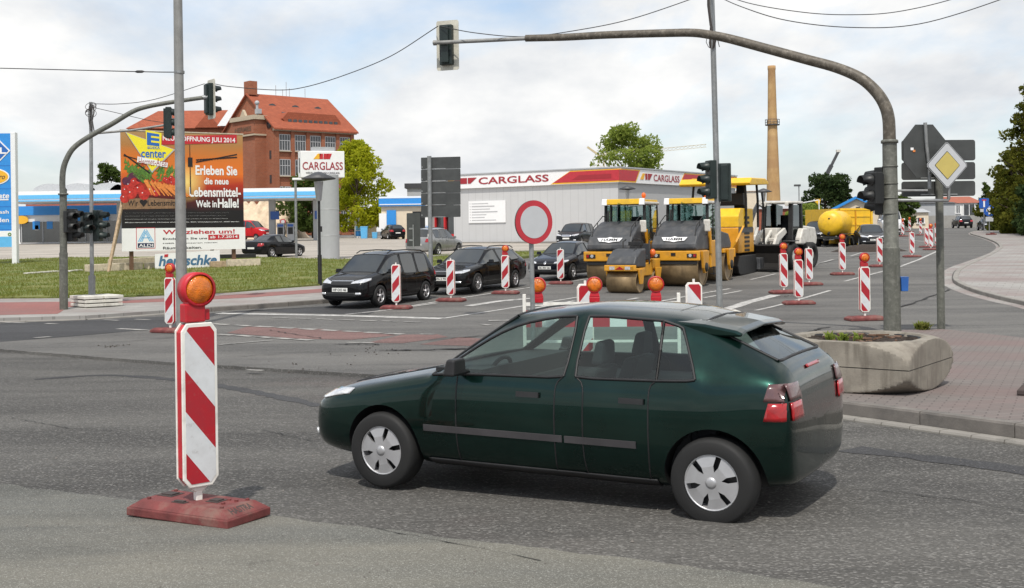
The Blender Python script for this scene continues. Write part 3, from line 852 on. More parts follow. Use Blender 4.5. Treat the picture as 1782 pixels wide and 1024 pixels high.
    for p in full.polygons:
        mi = min(p.material_index, 10)
        key = mi if mi not in (2, 3, 5, 6, 8, 10) else (mi, (0 if p.center.y > 0 else 1) + (2 if mi == 8 and p.center.x > 0 else 0))
        parts.setdefault(key, []).append(tuple(p.vertices))
    tree = BVHTree.FromPolygons(vco, [tuple(p.vertices) for p in full.polygons])
    bpy.data.meshes.remove(full)
    return vco, parts, tree
def sub_mesh(vco, faces):
    ids = {}; vs = []; fs = []
    for f in faces:
        g = []
        for i in f:
            if i not in ids: ids[i] = len(vs); vs.append(vco[i])
            g.append(ids[i])
        fs.append(g)
    return vs, fs
def seam(mb, vs, fs, r, mi=0):          # a thin gasket along the open rim of a panel
    from collections import Counter
    c = Counter()
    for f in fs:
        for a, b in zip(f, f[1:] + f[:1]): c[(min(a, b), max(a, b))] += 1
    for (a, b), n in c.items():
        if n == 1:
            p, q = V(vs[a]), V(vs[b])
            if (p - q).length > 1e-4: mb.cyl(p, q, r, n=5, mi=mi, caps=False)
def patch(tree, poly, d, off, step=.05, thick=True):
    """project an outline (3-D points) along d onto the body: a thin panel lying on the surface"""
    d = V(d).normalized()
    bm = bmesh.new()
    bm.faces.new([bm.verts.new(p) for p in poly])
    n = bm.faces[:][0]; n.normal_update()
    ez = V((0, 0, 1)); ex = d.cross(ez).normalized()
    if abs(d.z) > .9: ex, ez = V((1, 0, 0)), V((0, 1, 0))
    for ax in (ex, ez):
        ks = [ax.dot(V(p)) for p in poly]; k = min(ks) + step * .5
        while k < max(ks):
            bmesh.ops.bisect_plane(bm, geom=bm.verts[:] + bm.edges[:] + bm.faces[:], plane_co=ax * k, plane_no=ax, dist=1e-5)
            k += step
    bad = []
    for v in bm.verts:
        h = tree.ray_cast(v.co - d * 3, d)
        if h[0] is None or (h[0] - v.co).length > .38 + (.5 if abs(d.x) > .5 and d.x < 0 else 0):
            h = tree.find_nearest(v.co)
        v.co = h[0] - d * off
    vs = [v.co.copy() for v in bm.verts]
    bm.verts.index_update()
    fs = [[v.index for v in f.verts] for f in bm.faces]
    bm.free()
    return vs, fs
SPOKE = {}
def wheel(parent, x, y, r, wd, side, style):
    m = MB(); prof = [(r * .64, -wd * .46), (r * .9, -wd * .5), (r * .97, -wd * .42), (r, -wd * .25), (r, wd * .25), (r * .97, wd * .42), (r * .9, wd * .5), (r * .64, wd * .46)]
    m.lathe(prof, (0, 0, 0), (0, 1, 0), 40)
    o = m.build('wheel', 'tyre', parent); o.location = (x, y, r)
    if side < 0: o.rotation_euler = (0, 0, math.pi)
    k = MB(); ri = r * .66
    k.lathe([(ri, -wd * .4), (ri * .98, wd * .42), (ri * .93, wd * .44), (ri * .9, wd * .36), (ri * .88, wd * .1)], (0, 0, 0), (0, 1, 0), 36, 0)
    k.lathe([(ri * .9, wd * .12), (0, wd * .10)], (0, 0, 0), (0, 1, 0), 30, 1)
    n, wi, wo = dict(cap=(6, .34, .42), five=(5, .22, .20), twin=(7, .16, .17), ten=(9, .13, .14))[style]
    for i in range(n):
        a = 2 * math.pi * i / n + .3
        u = V((math.cos(a), 0, math.sin(a))); t = V((-math.sin(a), 0, math.cos(a)))
        yo = V((0, 1, 0))
        y1, y2 = wd * (.46 if style == 'cap' else .36), wd * (.40 if style == 'cap' else .38)
        pts = []
        for rr, hw, yy in ((ri * .14, ri * wi * .5, y1), (ri * .55, ri * wi * .62, y1 * .98), (ri * .93, ri * wo, y2)):
            pts.append((u * rr - t * hw + yo * yy, u * rr + t * hw + yo * yy, u * rr + t * hw * .8 + yo * (yy - .03), u * rr - t * hw * .8 + yo * (yy - .03)))
        for p, q in zip(pts, pts[1:]):
            k.add(list(p) + list(q), [(0, 1, 5, 4), (1, 2, 6, 5), (3, 0, 4, 7)], 0)
    k.lathe([(ri * .22, wd * .30), (ri * .2, wd * .47), (ri * .1, wd * .5), (0, wd * .5)], (0, 0, 0), (0, 1, 0), 18, 0)
    k.build('rim', ['alloy_dull' if style == 'cap' else 'alloy', 'rim_dark'], o)
    return o
def quad(t0, t1, z0, z1, y, Ln, H):
    return [(Ln / 2 - t0 * Ln, y, z0 * H), (Ln / 2 - t1 * Ln, y, z0 * H), (Ln / 2 - t1 * Ln, y, z1 * H), (Ln / 2 - t0 * Ln, y, z1 * H)]
def car(name, label, loc, head, kind, Ln, H, W, col, rw=.315, ax=(.19, .81), style='five', plate=None, detail=2, glass='glass_dark', see=False, rails=None, lights='wide',
        grille='bar', trim=False, group=None, cat='car', spoiler=False, rearstyle='tall'):
    t = thing(name, label, cat, loc, angle_of(head), group)
    ax_ = [Ln / 2 - a * Ln for a in ax]
    vco, parts, tree = car_shell(kind, Ln, H, W, ax_, rw)
    pm = PAINT[col] if isinstance(col, str) else col
    hw = W / 2
    for key in sorted(parts, key=str):
        mi, sd_ = key if isinstance(key, tuple) else (key, None)
        vs, fs = sub_mesh(vco, parts[key])
        nm = PART_OF[mi]
        isglass = mi in (4, 5, 6, 7, 10)
        m = MB(); m.add(vs, fs, 0, True)
        mats = [MT[glass] if isglass else (MT['trim_black'] if mi == 8 else pm)]
        o = m.build(nm, mats, t, recalc=False)
        if mi == 0: o.data.set_sharp_from_angle(angle=R(38))
        if isglass or mi in (1, 2, 3):
            s = MB(); seam(s, vs, fs, (.011 if isglass else .006) * (1 if detail else 1.4)); s.build('seal', 'trim_black', o)
        if mi in (2, 3) and detail:
            sg = 1 if sd_ == 0 else -1
            tt = (.50 if mi == 2 else .70) if kind != 'mpv' else (.455 if mi == 2 else .66)
            pv, pf = patch(tree, quad(tt, tt + .045, .548, .575, sg * hw, Ln, H), (0, -sg, 0), .022)
            h = MB(); h.add(pv, pf); hd = h.build('handle', pm if not trim else 'trim_black', o)
            so_ = hd.modifiers.new('s', 'SOLIDIFY'); so_.thickness = .03
            if trim:
                rngs = (.30, .59) if mi == 2 else (.595, .73)
                pv, pf = patch(tree, quad(rngs[0], rngs[1], .335, .368, sg * hw, Ln, H), (0, -sg, 0), .010)
                h = MB(); h.add(pv, pf); md = h.build('moulding', 'trim_grey', o); md.modifiers.new('s', 'SOLIDIFY').thickness = .02
    def put(nm, polys, d, off, mname, parent=t, thick=.012):
        r_ = []
        for poly, dd in polys:
            pv, pf = patch(tree, poly, dd, off)
            m = MB(); m.add(pv, pf, 0, True)
            o = m.build(nm, mname, parent)
            s = o.modifiers.new('s', 'SOLIDIFY'); s.thickness = thick; s.offset = 0
            r_.append(o)
        return r_
    F = lambda a, y, z: (Ln / 2 + a, y * hw, z * H)
    for sg in (1, -1):
        if lights == 'wide': hl = [F(0, .42, .435), F(0, .88, .455), F(-.2, 1.0, .50), F(-.2, .98, .535), F(0, .80, .52), F(0, .46, .475)]
        elif lights == 'slim': hl = [F(0, .40, .45), F(0, .9, .46), F(-.2, 1.0, .505), F(-.2, .98, .535), F(0, .74, .51), F(0, .42, .475)]
        else: hl = [F(0, .50, .43), F(0, .84, .44), F(0, .90, .50), F(0, .82, .525), F(0, .52, .50)]
        hl = [(p[0], p[1] * sg, p[2]) for p in hl]
        put('headlight', [(hl, (-1, -.25 * sg, -.05))], None, .01, 'lens_head')
        fg = [F(0, .60, .235), F(0, .80, .235), F(0, .80, .275), F(0, .60, .275)]
        if detail: put('fog_light', [([(p[0], p[1] * sg, p[2]) for p in fg], (-1, -.15 * sg, 0))], None, .008, 'lens_head')
        Bk = lambda y, z: (-Ln / 2 - .1, y * hw * sg, z * H)
        if rearstyle == 'tall':
            for nm, z0, z1, mm in (('tail_light', .50, .582, 'lens_red'), ('tail_light', .588, .665, 'lens_clear_red')):
                side = [(-Ln / 2 + .02, sg * hw * 1.02, z0 * H), (-Ln / 2 + .20, sg * hw * 1.02, z0 * H), (-Ln / 2 + .17, sg * hw * 1.02, z1 * H), (-Ln / 2 + .02, sg * hw * 1.02, z1 * H)]
                put(nm, [(side, (0.08, -sg, 0)), ([Bk(.58, z0), Bk(.83, z0), Bk(.83, z1), Bk(.60, z1)], (1, -.1 * sg, 0))], None, .010, mm)
        else:
            z0, z1 = (.50, .62)
            put('tail_light', [([Bk(.55, z0), Bk(.93, z0 - .01), Bk(.95, z1), Bk(.62, z1)], (1, -.25 * sg, 0)),
                               ([(-Ln / 2 + .02, sg * hw, z0 * H), (-Ln / 2 + .22, sg * hw, (z0 + .03) * H), (-Ln / 2 + .20, sg * hw, z1 * H), (-Ln / 2 + .02, sg * hw, z1 * H)], (.3, -sg, 0))], None, .01, 'lens_red')
        # mirrors
        mx_, mz = Ln / 2 - ROWS[kind][6][0] * Ln - .08, ROWS[kind][6][4] * H + .07
        mm = MB(); mm.taper((mx_ + .01, sg * (hw + .075), mz - .065), (.10, .18), (.07, .155), .12, off=(-.015, 0)); mm.bar((mx_, sg * (hw * .9), mz - .05), (mx_, sg * (hw + .03), mz - .03), .06, .035)
        mm.build('mirror', 'trim_black' if trim else pm, t, bevel=.025, seg=3)
        for a in ax_:
            wheel(t, a, sg * (hw - .105), rw, .205, sg, style)
        if rails:
            x0, x1 = Ln / 2 - rails[0] * Ln, Ln / 2 - rails[1] * Ln
            zt = H * .965
            mm = MB(); mm.tube([(x0, sg * hw * .64, zt), (x0 - .18, sg * hw * .64, zt + .065), ((x0 + x1) / 2, sg * hw * .63, zt + .08), (x1 + .18, sg * hw * .62, zt + .05), (x1, sg * hw * .62, zt - .02)], .017, 8)
            mm.build('roof_rail', 'trim_black', t)
    if grille == 'bar':
        g = put('grille', [([F(0, -.40, .405), F(0, .40, .405), F(0, .42, .485), F(0, -.42, .485)], (-1, 0, 0))], None, .008, 'trim_black')[0]
        put('grille_frame', [([F(0, -.43, .478), F(0, .43, .478), F(0, .44, .492), F(0, -.44, .492)], (-1, 0, 0))], None, .016, 'chrome')
    elif grille == 'oval':
        put('grille', [([F(0, -.33, .40), F(0, .33, .40), F(0, .40, .44), F(0, .36, .49), F(0, -.36, .49), F(0, -.40, .44)], (-1, 0, 0))], None, .008, 'chrome')
    elif grille == 'kidney':
        for sg in (1, -1):
            put('grille', [([F(0, .03 * sg, .42), F(0, .22 * sg, .42), F(0, .22 * sg, .48), F(0, .03 * sg, .48)], (-1, 0, 0))], None, .008, 'chrome')
    elif grille == 'diamond':
        put('grille', [([F(0, -.6, .41), F(0, .6, .41), F(0, .6, .45), F(0, -.6, .45)], (-1, 0, 0))], None, .006, 'trim_black')
        put('badge', [([F(0, 0, .395), F(0, .07, .445), F(0, 0, .50), F(0, -.07, .445)], (-1, 0, 0))], None, .02, 'chrome')
    if detail:
        put('air_intake', [([F(0, -.62, .20), F(0, .62, .20), F(0, .56, .275), F(0, -.56, .275)], (-1, 0, 0))], None, .006, 'trim_black')
        put('sill', [(quad(ax[0] + .1, ax[1] - .1, .145, .185, sg * hw, Ln, H), (0, -sg, 0)) for sg in (1, -1)], None, .008, 'trim_black')
    for front in ((1,) if see else (1, -1)):
        d = V((-1 if front > 0 else 1, 0, 0))
        zc = .325 * H if front > 0 else .42 * H
        h = tree.ray_cast(V((front * 5, 0, zc)), d)
        xp = (h[0].x if h[0] else front * Ln / 2) + front * .018
        m = MB(); m.box((xp, 0, zc), (.012, .52, .112))
        po = m.build('number_plate', 'plate_white', t)
        if plate and front > 0:
            m = MB(); m.text(plate, (xp + front * .008, 0, zc), .44, .075, ex=(0, front, 0), nrm=(front, 0, 0), bold=.02, depth=.001)
            m.build('lettering', 'line_black', po)
    if spoiler:
        x0 = -Ln / 2 + (1 - .825) * Ln
        m = MB()
        prof = [(.20, .955), (.0, .945), (-.22, .918), (-.27, .903), (-.25, .888), (-.08, .888), (.16, .905)]
        ys = [-.62, -.5, 0, .5, .62]
        vs = []
        for y in ys:
            for a, b in prof: vs.append((x0 + a, y * hw, b * H - (abs(y) ** 3) * .14 - .006))
        n = len(prof)
        fs = [(k * n + i, k * n + (i + 1) % n, (k + 1) * n + (i + 1) % n, (k + 1) * n + i) for k in range(len(ys) - 1) for i in range(n)]
        m.add(vs, fs + [tuple(range(n)), tuple(range((len(ys) - 1) * n, len(ys) * n))], 0, False)
        m.build('spoiler', pm, t, bevel=.02)
        put('high_brake_light', [([(-Ln / 2 - .1, -.16, .70 * H), (-Ln / 2 - .1, .16, .70 * H), (-Ln / 2 - .1, .16, .715 * H), (-Ln / 2 - .1, -.16, .715 * H)], (1, 0, 0))], None, .01, 'lens_red')
    if see:
        m = MB()
        m.box((-.05, 0, .40 * H), (Ln * .60, W * .80, .34 * H), 0)
        m.box((Ln * .5 - .36 * Ln, 0, .61 * H), (.40, W * .84, .10 * H), 0)
        m.build('cabin_floor', 'interior', t)
        for x, ys in ((-.02, (.36, -.36)), (-1.0, (.40, -.40))):
            for y in ys:
                m = MB()
                m.taper((x - .28, y, .50), (.16, .46), (.11, .40), .44, off=(-.14, 0)); m.taper((x - .43, y, .955), (.10, .26), (.07, .21), .17, off=(-.02, 0))
                m.box((x, y, .52), (.5, .48, .14))
                m.build('seat', 'seat_fabric', t, bevel=.03)
        m = MB(); c = V((.42, .36, .80)); ex = V((0, 1, 0)); ey = V((-.35, 0, 1)).normalized()
        m.tube([c + ex * .18 * math.cos(a * .3142) + ey * .18 * math.sin(a * .3142) for a in range(21)], .016, 8)
        m.build('steering_wheel', 'interior', t)
    return t

def on_ground(px_, py_, dz=0):
    p = at(px_, py_); return V((p.x, p.y, p.z + dz))
def place_by_wheels(qf, qr, head, W, dz=0):
    """centre of a car whose left wheels touch the ground at two picture points"""
    a = (V(qf) + V(qr)) / 2
    r = V((head[1], -head[0])).normalized() * (W / 2 - .1)
    c = a + r
    return V((c.x, c.y, gz(c.y) + dz))
def place_by_end(px_, py_, head, Ln, front=True, dz=0):
    p = at(px_, py_); h = V((head[0], head[1], 0)).normalized() * (Ln / 2)
    c = p - h if front else p + h
    return V((c.x, c.y, gz(c.y) + dz))

qf, qr = V(Q(660, 842)), V(Q(1238, 906))
hd = Matrix.Rotation(R(3.5), 2) @ (qf - qr).normalized()
GR = place_by_wheels(qf, qr, hd, 1.69, -.045) + V((.09, .17, 0)) + V((hd.x, hd.y, 0)) * .15
near = car('hatchback_car', 'dark green five-door hatchback with black side mouldings driving across the front of the junction', GR, hd, 'hatch', 3.89, 1.385, 1.69, 'green',
    rw=.285, ax=(.2008, .862), style='cap', glass='glass_car', see=True, trim=True, spoiler=True, lights='slim', grille='oval')
H1 = (-U.x, -U.y)
car('family_car', 'black compact van with roof rails, frontmost in the queue beside the grass verge', place_by_wheels(Q(657, 534), Q(738, 524.3), H1, 1.68), H1,
    'mpv', 4.21, 1.57, 1.68, 'black', rw=.31, ax=(.20, .815), style='five', plate='HP OO 46', rails=(.40, .90), group='cars queuing beside the grass verge')
car('estate_car', 'black estate car with chromed window line, second in the queue by the verge', place_by_wheels(Q(832, 511), Q(895, 501), H1, 1.82), H1,
    'wagon', 4.84, 1.48, 1.82, 'black', rw=.325, ax=(.195, .77), style='ten', plate='HAL J 70', rails=(.45, .86), group='cars queuing beside the grass verge')
car('small_car', 'dark small hatchback with a diamond badge, third in the queue by the verge', place_by_end(948, 490, H1, 4.06), H1,
    'hatch', 4.06, 1.45, 1.73, 'night', rw=.31, ax=(.19, .825), style='twin', plate='SK RN 26', lights='wide', grille='diamond', group='cars queuing beside the grass verge')
h = (-.37, -.93)
car('minivan', 'black minivan with a bright oval grille parked against the grey clad hall', place_by_end(985, 429.5, h, 4.75), h, 'mpv', 4.75, 1.75, 1.92, 'anthracite', rw=.33, style='five', grille='oval', detail=1)
h = (.40, .917)
car('off_road_car', 'silver off-road car seen from behind on the beige yard', place_by_end(727, 448, h, 4.55, False), h, 'suv', 4.55, 1.74, 1.88, 'silver', rw=.37, ax=(.18, .79), style='five', rails=(.42, .88), rearstyle='low')
h = (.45, .893)
car('saloon_car', 'black saloon car seen from behind beside the advertising board', place_by_end(437, 450.5, h, 4.55, False), h, 'sedan', 4.55, 1.46, 1.77, 'black', rw=.325, ax=(.18, .79), style='five', rearstyle='low')
h = (-.35, .94)
car('estate_car', 'black estate car parked beside blue bins at the filling station', place_by_end(693, 417, h, 4.7, False), h, 'wagon', 4.7, 1.6, 1.8, 'black', rw=.33, style='five', rearstyle='low', detail=1)
h = (-.18, -.98)
car('saloon_car', 'dark grey saloon car facing the camera in front of the yellow container', place_by_end(1522, 432, h, 4.57), h, 'sedan', 4.57, 1.52, 1.8, 'anthracite', rw=.33, style='twin', plate='HAL S 19', detail=1)
h = (-.42, -.9)
car('family_car', 'dark car half hidden between the loader and the yellow water tank', place_by_end(1413, 427, h, 4.4), h, 'wagon', 4.4, 1.7, 1.8, 'anthracite', rw=.33, detail=1)
h = (.12, .99)
car('off_road_car', 'black off-road car driving away on the bend towards the white house', place_by_end(1682, 397.5, h, 4.6, False), h, 'suv', 4.6, 1.76, 1.9, 'black', rw=.37, rearstyle='low', detail=1)
h = (-.2, -.98)
car('small_car', 'dark blue car waiting under the round blue arrow sign', place_by_end(1726, 401.5, h, 4.2), h, 'sedan', 4.2, 1.45, 1.75, 'night', rw=.32, grille='kidney', lights='round', detail=1)
h = (.88, -.47)
car('delivery_van', 'red and white high-roofed van under the filling station canopy', place_by_end(466, 417.5, h, 5.2), h, 'mpv', 5.2, 2.35, 1.95, 'red', rw=.34, grille='bar', detail=1, cat='van')
h = (-.2, -.98)
car('delivery_van', 'white van standing behind the thick signal mast', place_by_end(1556, 412, h, 5.0), h, 'mpv', 5.0, 2.4, 1.95, 'white', rw=.34, grille='bar', detail=1, cat='van')

# ------------------------------------------------------------------ marker boards
def rrect(w_, h, c, z0=0):
    a = w_ / 2
    return [(-a + c, z0), (a - c, z0), (a, z0 + c * 1.25), (a, z0 + h - c * 1.1), (a - c * .8, z0 + h), (-a + c * .8, z0 + h), (-a, z0 + h - c * 1.1), (-a, z0 + c * 1.25)]
def beacon(rise, lamp, word=False):
    t = thing('marker_board', 'x', 'marker board')
    b = MB()
    b.box((0, 0, .035), (.86, .41, .055)); b.taper((0, 0, .0625), (.85, .40), (.70, .30), .048)
    base = b.build('base', 'base_rubber', t, bevel=.008)
    k = MB()
    k.box((-.27, .03, .108), (.13, .12, .012))
    if word:
        for kk, (x, y, w2, h2) in enumerate(((-.27, .03, .13, .12), (-.05, -.11, .11, .05), (.14, .02, .10, .10))):
            k = MB(); k.box((x, y, .108), (w2, h2, .012)); k.box((x, y, .116), (w2 * .7, h2 * .6, .012), 0); k.build('slot', 'base_dark', base)
        for x, y in ((.24, -.03), (.27, .06), (.21, .06), (-.31, -.12), (-.31, .12), (.31, -.12), (.31, .12)):
            k = MB(); k.cyl((x, y, .10), (x, y, .122), .013, n=8); k.build('stud', 'base_rubber', base)
    else:
        k.build('handle_slot', 'base_dark', base)
    if word:
        k = MB(); k.text('HASTRA', (.375, -.02, .0905), .20, .055, ex=(0, 1, 0), ey=(-.84, 0, .54), nrm=(.54, 0, .84), depth=.004, bold=.03)
        k.build('lettering', 'base_dark', base)
    p = MB(); p.box((0, 0, .115), (.045, .045, .13)); p.box((0, 0, .195), (.075, .05, .05)); p.taper((0, 0, .165), (.05, .045), (.13, .05), .03)
    post = p.build('post', 'white_plastic', t, bevel=.006)
    o = MB()
    for y0, y1 in ((-.05, -.036), (.036, .05)): o.xz(rrect(.25, 1.06, .045, .20), y0, y1)
    fr = o.build('board_frame', 'white_plastic', t, bevel=.006)
    o = MB(); o.xz(rrect(.236, 1.04, .045, .21), -.036, .036); o.build('board_core', 'red_plastic', fr, bevel=.004)
    for y, nm in ((-.0505, 'front'), (.0505, 'rear')):
        o = MB(); pl = rrect(.205, 1.01, .035, .225)
        n = len(pl)
        e = .0025 if y < 0 else -.0025
        o.ext(pl, (0, y, 0), (1, 0, 0), (0, 0, 1), (0, -e, 0))
        o.build('striped_face', 'stripe_rise' if rise else 'stripe_fall', t)
    if lamp:
        z = 1.26
        o = MB(); o.box((-.02, 0, z + .065), (.14, .085, .12)); o.box((.065, 0, z + .05), (.045, .06, .075)); o.taper((0, 0, z + .12), (.14, .085), (.12, .085), .04)
        lm = o.build('lamp', 'red_plastic', t, bevel=.008)
        o = MB(); c = (.01, 0, z + .215)
        o.lathe([(.098, -.05), (.112, -.05), (.112, .05), (.098, .05), (.098, -.05)], c, (0, 1, 0), 32)
        o.build('lamp_ring', 'red_plastic', lm)
        for s in (-1, 1):
            o = MB(); o.lathe([(.100, .0), (.09, .022), (.06, .038), (.03, .044), (0, .046)], (c[0], s * .022, c[2]), (0, s, 0), 28)
            o.build('lamp_lens', 'amber', lm)
    else:
        o = MB(); o.box((0, 0, 1.285), (.035, .03, .06)); o.build('socket', 'white_plastic', t)
    return t
PB = {(r, l): beacon(r, l) for r in (0, 1) for l in (0, 1)}
FG = beacon(0, 1, True)
p = at(345, 887)
FG.location = (p.x, p.y, p.z - .046); FG.rotation_euler = (0, 0, R(42))
[c for c in FG.children if c.name.startswith('base')][0].rotation_euler = (0, 0, R(-70)); FG.scale = (1.03, 1.03, 1.03)
FG['label'] = 'large red and white marker board with amber lamp, alone on the foreground street'
used_p = set()
def put_beacon(px_, py_, rise, lamp, rz, label, group):
    k = (rise, lamp); o = PB[k] if k not in used_p else copy_tree(PB[k])
    used_p.add(k)
    p = at(px_, py_); o.location = (p.x, p.y, p.z + .001); o.rotation_euler = (0, 0, R(rz))
    o['label'] = label; o['group'] = group
g1, g2, g3 = 'marker boards beside the queuing cars', 'marker boards along the closed lanes', 'marker boards far down the road'
put_beacon(297, 579, 1, 1, -22, 'leaning marker board with amber lamp at the foot of the tall grey pole', g1)
for x, y, l, lb in ((690, 538, 0, 'marker board in front of the black compact van'), (785, 525, 0, 'marker board before the nose of the black estate car'),
                    (880, 512, 1, 'marker board with lamp beside the rear wheel of the black estate car'), (976, 495, 0, 'marker board beside the small car with the diamond badge')):
    put_beacon(x, y, 1, l, -14 + random.uniform(-6, 6), lb, g1)
put_beacon(1020, 636, 1, 0, 4, 'marker board behind the barrier, mostly hidden by the green car', g2)
put_beacon(1209, 634, 0, 0, -3, 'marker board behind the green car, left of the slim grey signal pole', g2)
for x, y, l, lb in ((1505, 558, 1, 'marker board with lamp standing left of the thick signal mast'), (1390, 530, 1, 'frontmost marker board of the three before the loader bucket, lamp on top'),
                    (1364, 511, 1, 'marker board with lamp overlapping the right end of the loader bucket'), (1408, 497, 0, 'lampless marker board of the three before the loader bucket'),
                    (1466, 479, 1, 'marker board with red lamp in front of the yellow tank trailer'), (1531, 465, 0, 'marker board before the dark grey saloon, touching the thick mast'),
                    (1587, 448, 0, 'marker board between the thick mast and the sign pole, nearest there')):
    put_beacon(x, y, 0, l, 8 + random.uniform(-6, 6), lb, g2)
for x, y, l, lb in ((1620, 435.5, 1, 'marker board with amber lamp just left of the sign pole'), (1612, 431, 0, 'marker board half hidden behind the lamp board left of the sign pole'),
                    (1630, 431, 1, 'marker board with red lamp touching the left edge of the sign pole'), (1602, 410, 1, 'small distant marker board with red lamp before the grey fence'),
                    (1583, 404, 1, 'farthest distant marker board with lamp before the fence'), (1571, 412, 1, 'small distant marker board with yellow lamp right of the mast'),
                    (1563, 411, 0, 'small distant lampless marker board right of the mast')):
    put_beacon(x, y, 0, l, random.uniform(-8, 14), lb, g3)
# foot plate of another board at the right edge
bp = MB(); bp.box((0, 0, .035), (.80, .38, .05)); bp.taper((0, 0, .06), (.79, .37), (.66, .28), .05); bp.box((-.2, 0, .14), (.12, .12, .06))
o = bp.build('foot_plate', 'base_dark', bevel=.008); p = at(1810, 700); o.location = (p.x, p.y, p.z + .11); o.rotation_euler = (0, 0, R(60))
tag(o, 'dark rubber foot plate lying on the paving at the picture edge', 'foot plate')
o = MB(); o.box((0, 0, .06), (.8, .35, .11)); o.box((.1, 0, .15), (.3, .2, .08)); o = o.build('foot_plate', 'base_rubber', bevel=.01); p = at(1725, 411); o.location = (p.x, p.y, p.z + .1)
tag(o, 'small red foot plate left on the far pavement by the bend', 'foot plate')

# ------------------------------------------------------------------ barrier behind the car
c0, c1 = ray(908, 400, 17.2), ray(1182, 400, 17.0)
ang = math.atan2(c1.y - c0.y, c1.x - c0.x); wid = (c1 - c0).xy.length
mid = (c0 + c1) / 2; zg = gz(mid.y)
t = thing('road_barrier', 'red and white striped barrier on white posts with three amber lamps behind the car', 'barrier', (mid.x, mid.y, zg), ang)
for s in (-1, 1):
    m = MB(); m.box((s * wid / 2 * .98, 0, .60), (.05, .05, 1.06)); m.bar((s * wid / 2 * .98, 0, .10), (s * wid / 2 * .98, .0, .12), .4, .04); m.build('post', 'white_plastic', t, bevel=.005)
    m = MB(); m.box((s * wid / 2 * .98, 0, .06), (.40, .80, .11)); m.build('foot', 'base_rubber', t, bevel=.01)
m = MB(); m.box((0, 0, .98), (wid, .035, .05)); m.box((0, 0, .42), (wid, .03, .035)); m.build('rail', 'white_plastic', t)
m = MB(); m.box((0, -.005, .76), (wid * .97, .03, .25))
n = 9
for i in range(0, n, 2): m.box((-wid * .485 + wid * .97 * (i + .5) / n, -.005, .76), (wid * .97 / n, .034, .25), 1)
m.build('striped_board', ['print_white', 'sign_red'], t)
for pxx in (935, 1033, 1139):
    q = ray(pxx, 400, 17.1); x = (q.x - mid.x) / math.cos(ang)
    m = MB(); m.taper((x, 0, 1.0), (.15, .08), (.16, .09), .08); m.taper((x, 0, 1.08), (.16, .09), (.11, .08), .09)
    lm = m.build('lamp', 'red_plastic', t, bevel=.01)
    m = MB(); m.lathe([(.105, -.05), (.12, -.05), (.12, .05), (.105, .05), (.105, -.05)], (x, 0, 1.26), (0, 1, 0), 32); m.build('lamp_ring', 'red_plastic', lm)
    for s in (-1, 1):
        m = MB(); m.lathe([(.108, 0), (.1, .022), (.06, .04), (0, .048)], (x, s * .025, 1.26), (0, s, 0), 28); m.build('lamp_lens', 'amber', lm)

# ------------------------------------------------------------------ signal heads, masts
def head(parent, pos, dirv, n=3, mt='signal_green', board=False, sc_=1., loc=True):
    """pos: centre; dirv: where the lenses face (x, y)"""
    a = math.atan2(dirv[1], dirv[0]) - math.pi / 2
    H = .31 * n * sc_
    m = MB(); m.box((0, -.02, 0), (.31 * sc_, .17 * sc_, H), 0)
    m.box((0, -.13 * sc_, 0), (.18 * sc_, .08 * sc_, H * .92), 0)
    o = m.build('signal_head', mt, parent, bevel=.02 * sc_, seg=3)
    o.location = pos; o.rotation_euler = (0, 0, a)
    for i in range(n):
        z = (i - (n - 1) / 2) * .305 * sc_
        v = MB(); N = 14; r = .125 * sc_
        vs = []; fs = []
        for k in range(N + 1):
            th = math.pi * (-.18 + 1.36 * k / N)
            for rr, yy in ((r, .06), (r * 1.02, .06 + .24 * sc_ * (1 if .1 < k / N < .9 else .45)), (r * .93, .06 + .235 * sc_ * (1 if .1 < k / N < .9 else .45)), (r * .93, .06)):
                vs.append((rr * math.cos(th), yy, z + rr * math.sin(th) - (.03 * sc_ if yy > .1 else 0)))
        for k in range(N):
            for q in range(3): fs.append((k * 4 + q, k * 4 + q + 1, (k + 1) * 4 + q + 1, (k + 1) * 4 + q))
        v.add(vs, fs, 0, True); v.build('visor', mt, o)
        v = MB(); v.lathe([(r * .95, .066), (r * .6, .085), (0, .09)], (0, 0, z), (0, 1, 0), 20); v.build('lens', 'lens_signal', o)
    if board:
        v = MB(); pl = [(-.25, -.58), (.25, -.58), (.28, -.54), (.28, .54), (.25, .58), (-.25, .58), (-.28, .54), (-.28, -.54)]
        v.ext([(x * sc_, z * sc_) for x, z in pl], (0, .03, 0), (1, 0, 0), (0, 0, 1), (0, .012, 0), 0); v.build('backing_board', 'cream_board', o)
    return o
def mast_base(px_, py_): return at(px_, py_)
# right-hand mast with the long arm
b0 = mast_base(1553, 588)
DM = b0.y
t = thing('signal_mast', 'thick weathered signal mast with long curved arm over the road', 'traffic light', b0)
rel = lambda v: V(v) - b0
def R_(px_, py_, d=DM): return rel(ray(px_, py_, d))
m = MB(); top = R_(1548, 246)
jm = R_(1551, 432)
m.tube([(0, 0, -.05), tuple(jm)], .165, 20); m.tube([tuple(jm), tuple(jm + V((0, 0, .02))), tuple(top)], [.16, .145, .138], 20)
m.lathe([(.139, -.04), (.165, -.04), (.165, .01), (.139, .03)], tuple(top), (0, 0, 1), 20)
for yy in (290, 320, 345, 372): 
    q = R_(1549, yy); m.lathe([(.142, -.012), (.150, -.012), (.150, .012), (.142, .012)], tuple(q), (0, 0, 1), 20)
m.build('pole', 'mast_green', t)
pts = [(1548, 246, 0), (1546, 205, 0), (1537, 178, .06), (1520, 155, .15), (1495, 135, .3), (1455, 118, .55), (1400, 103, .85), (1330, 84, 1.25), (1270, 68, 1.6), (1235, 61, 1.8), (1205, 57.5, 2.0), (1160, 58, 2.2), (1060, 61, 2.7), (985, 65, 3.1), (915, 67, 3.45)]
ap = smooth_path([R_(a, b, DM + c) for a, b, c in pts], 5)
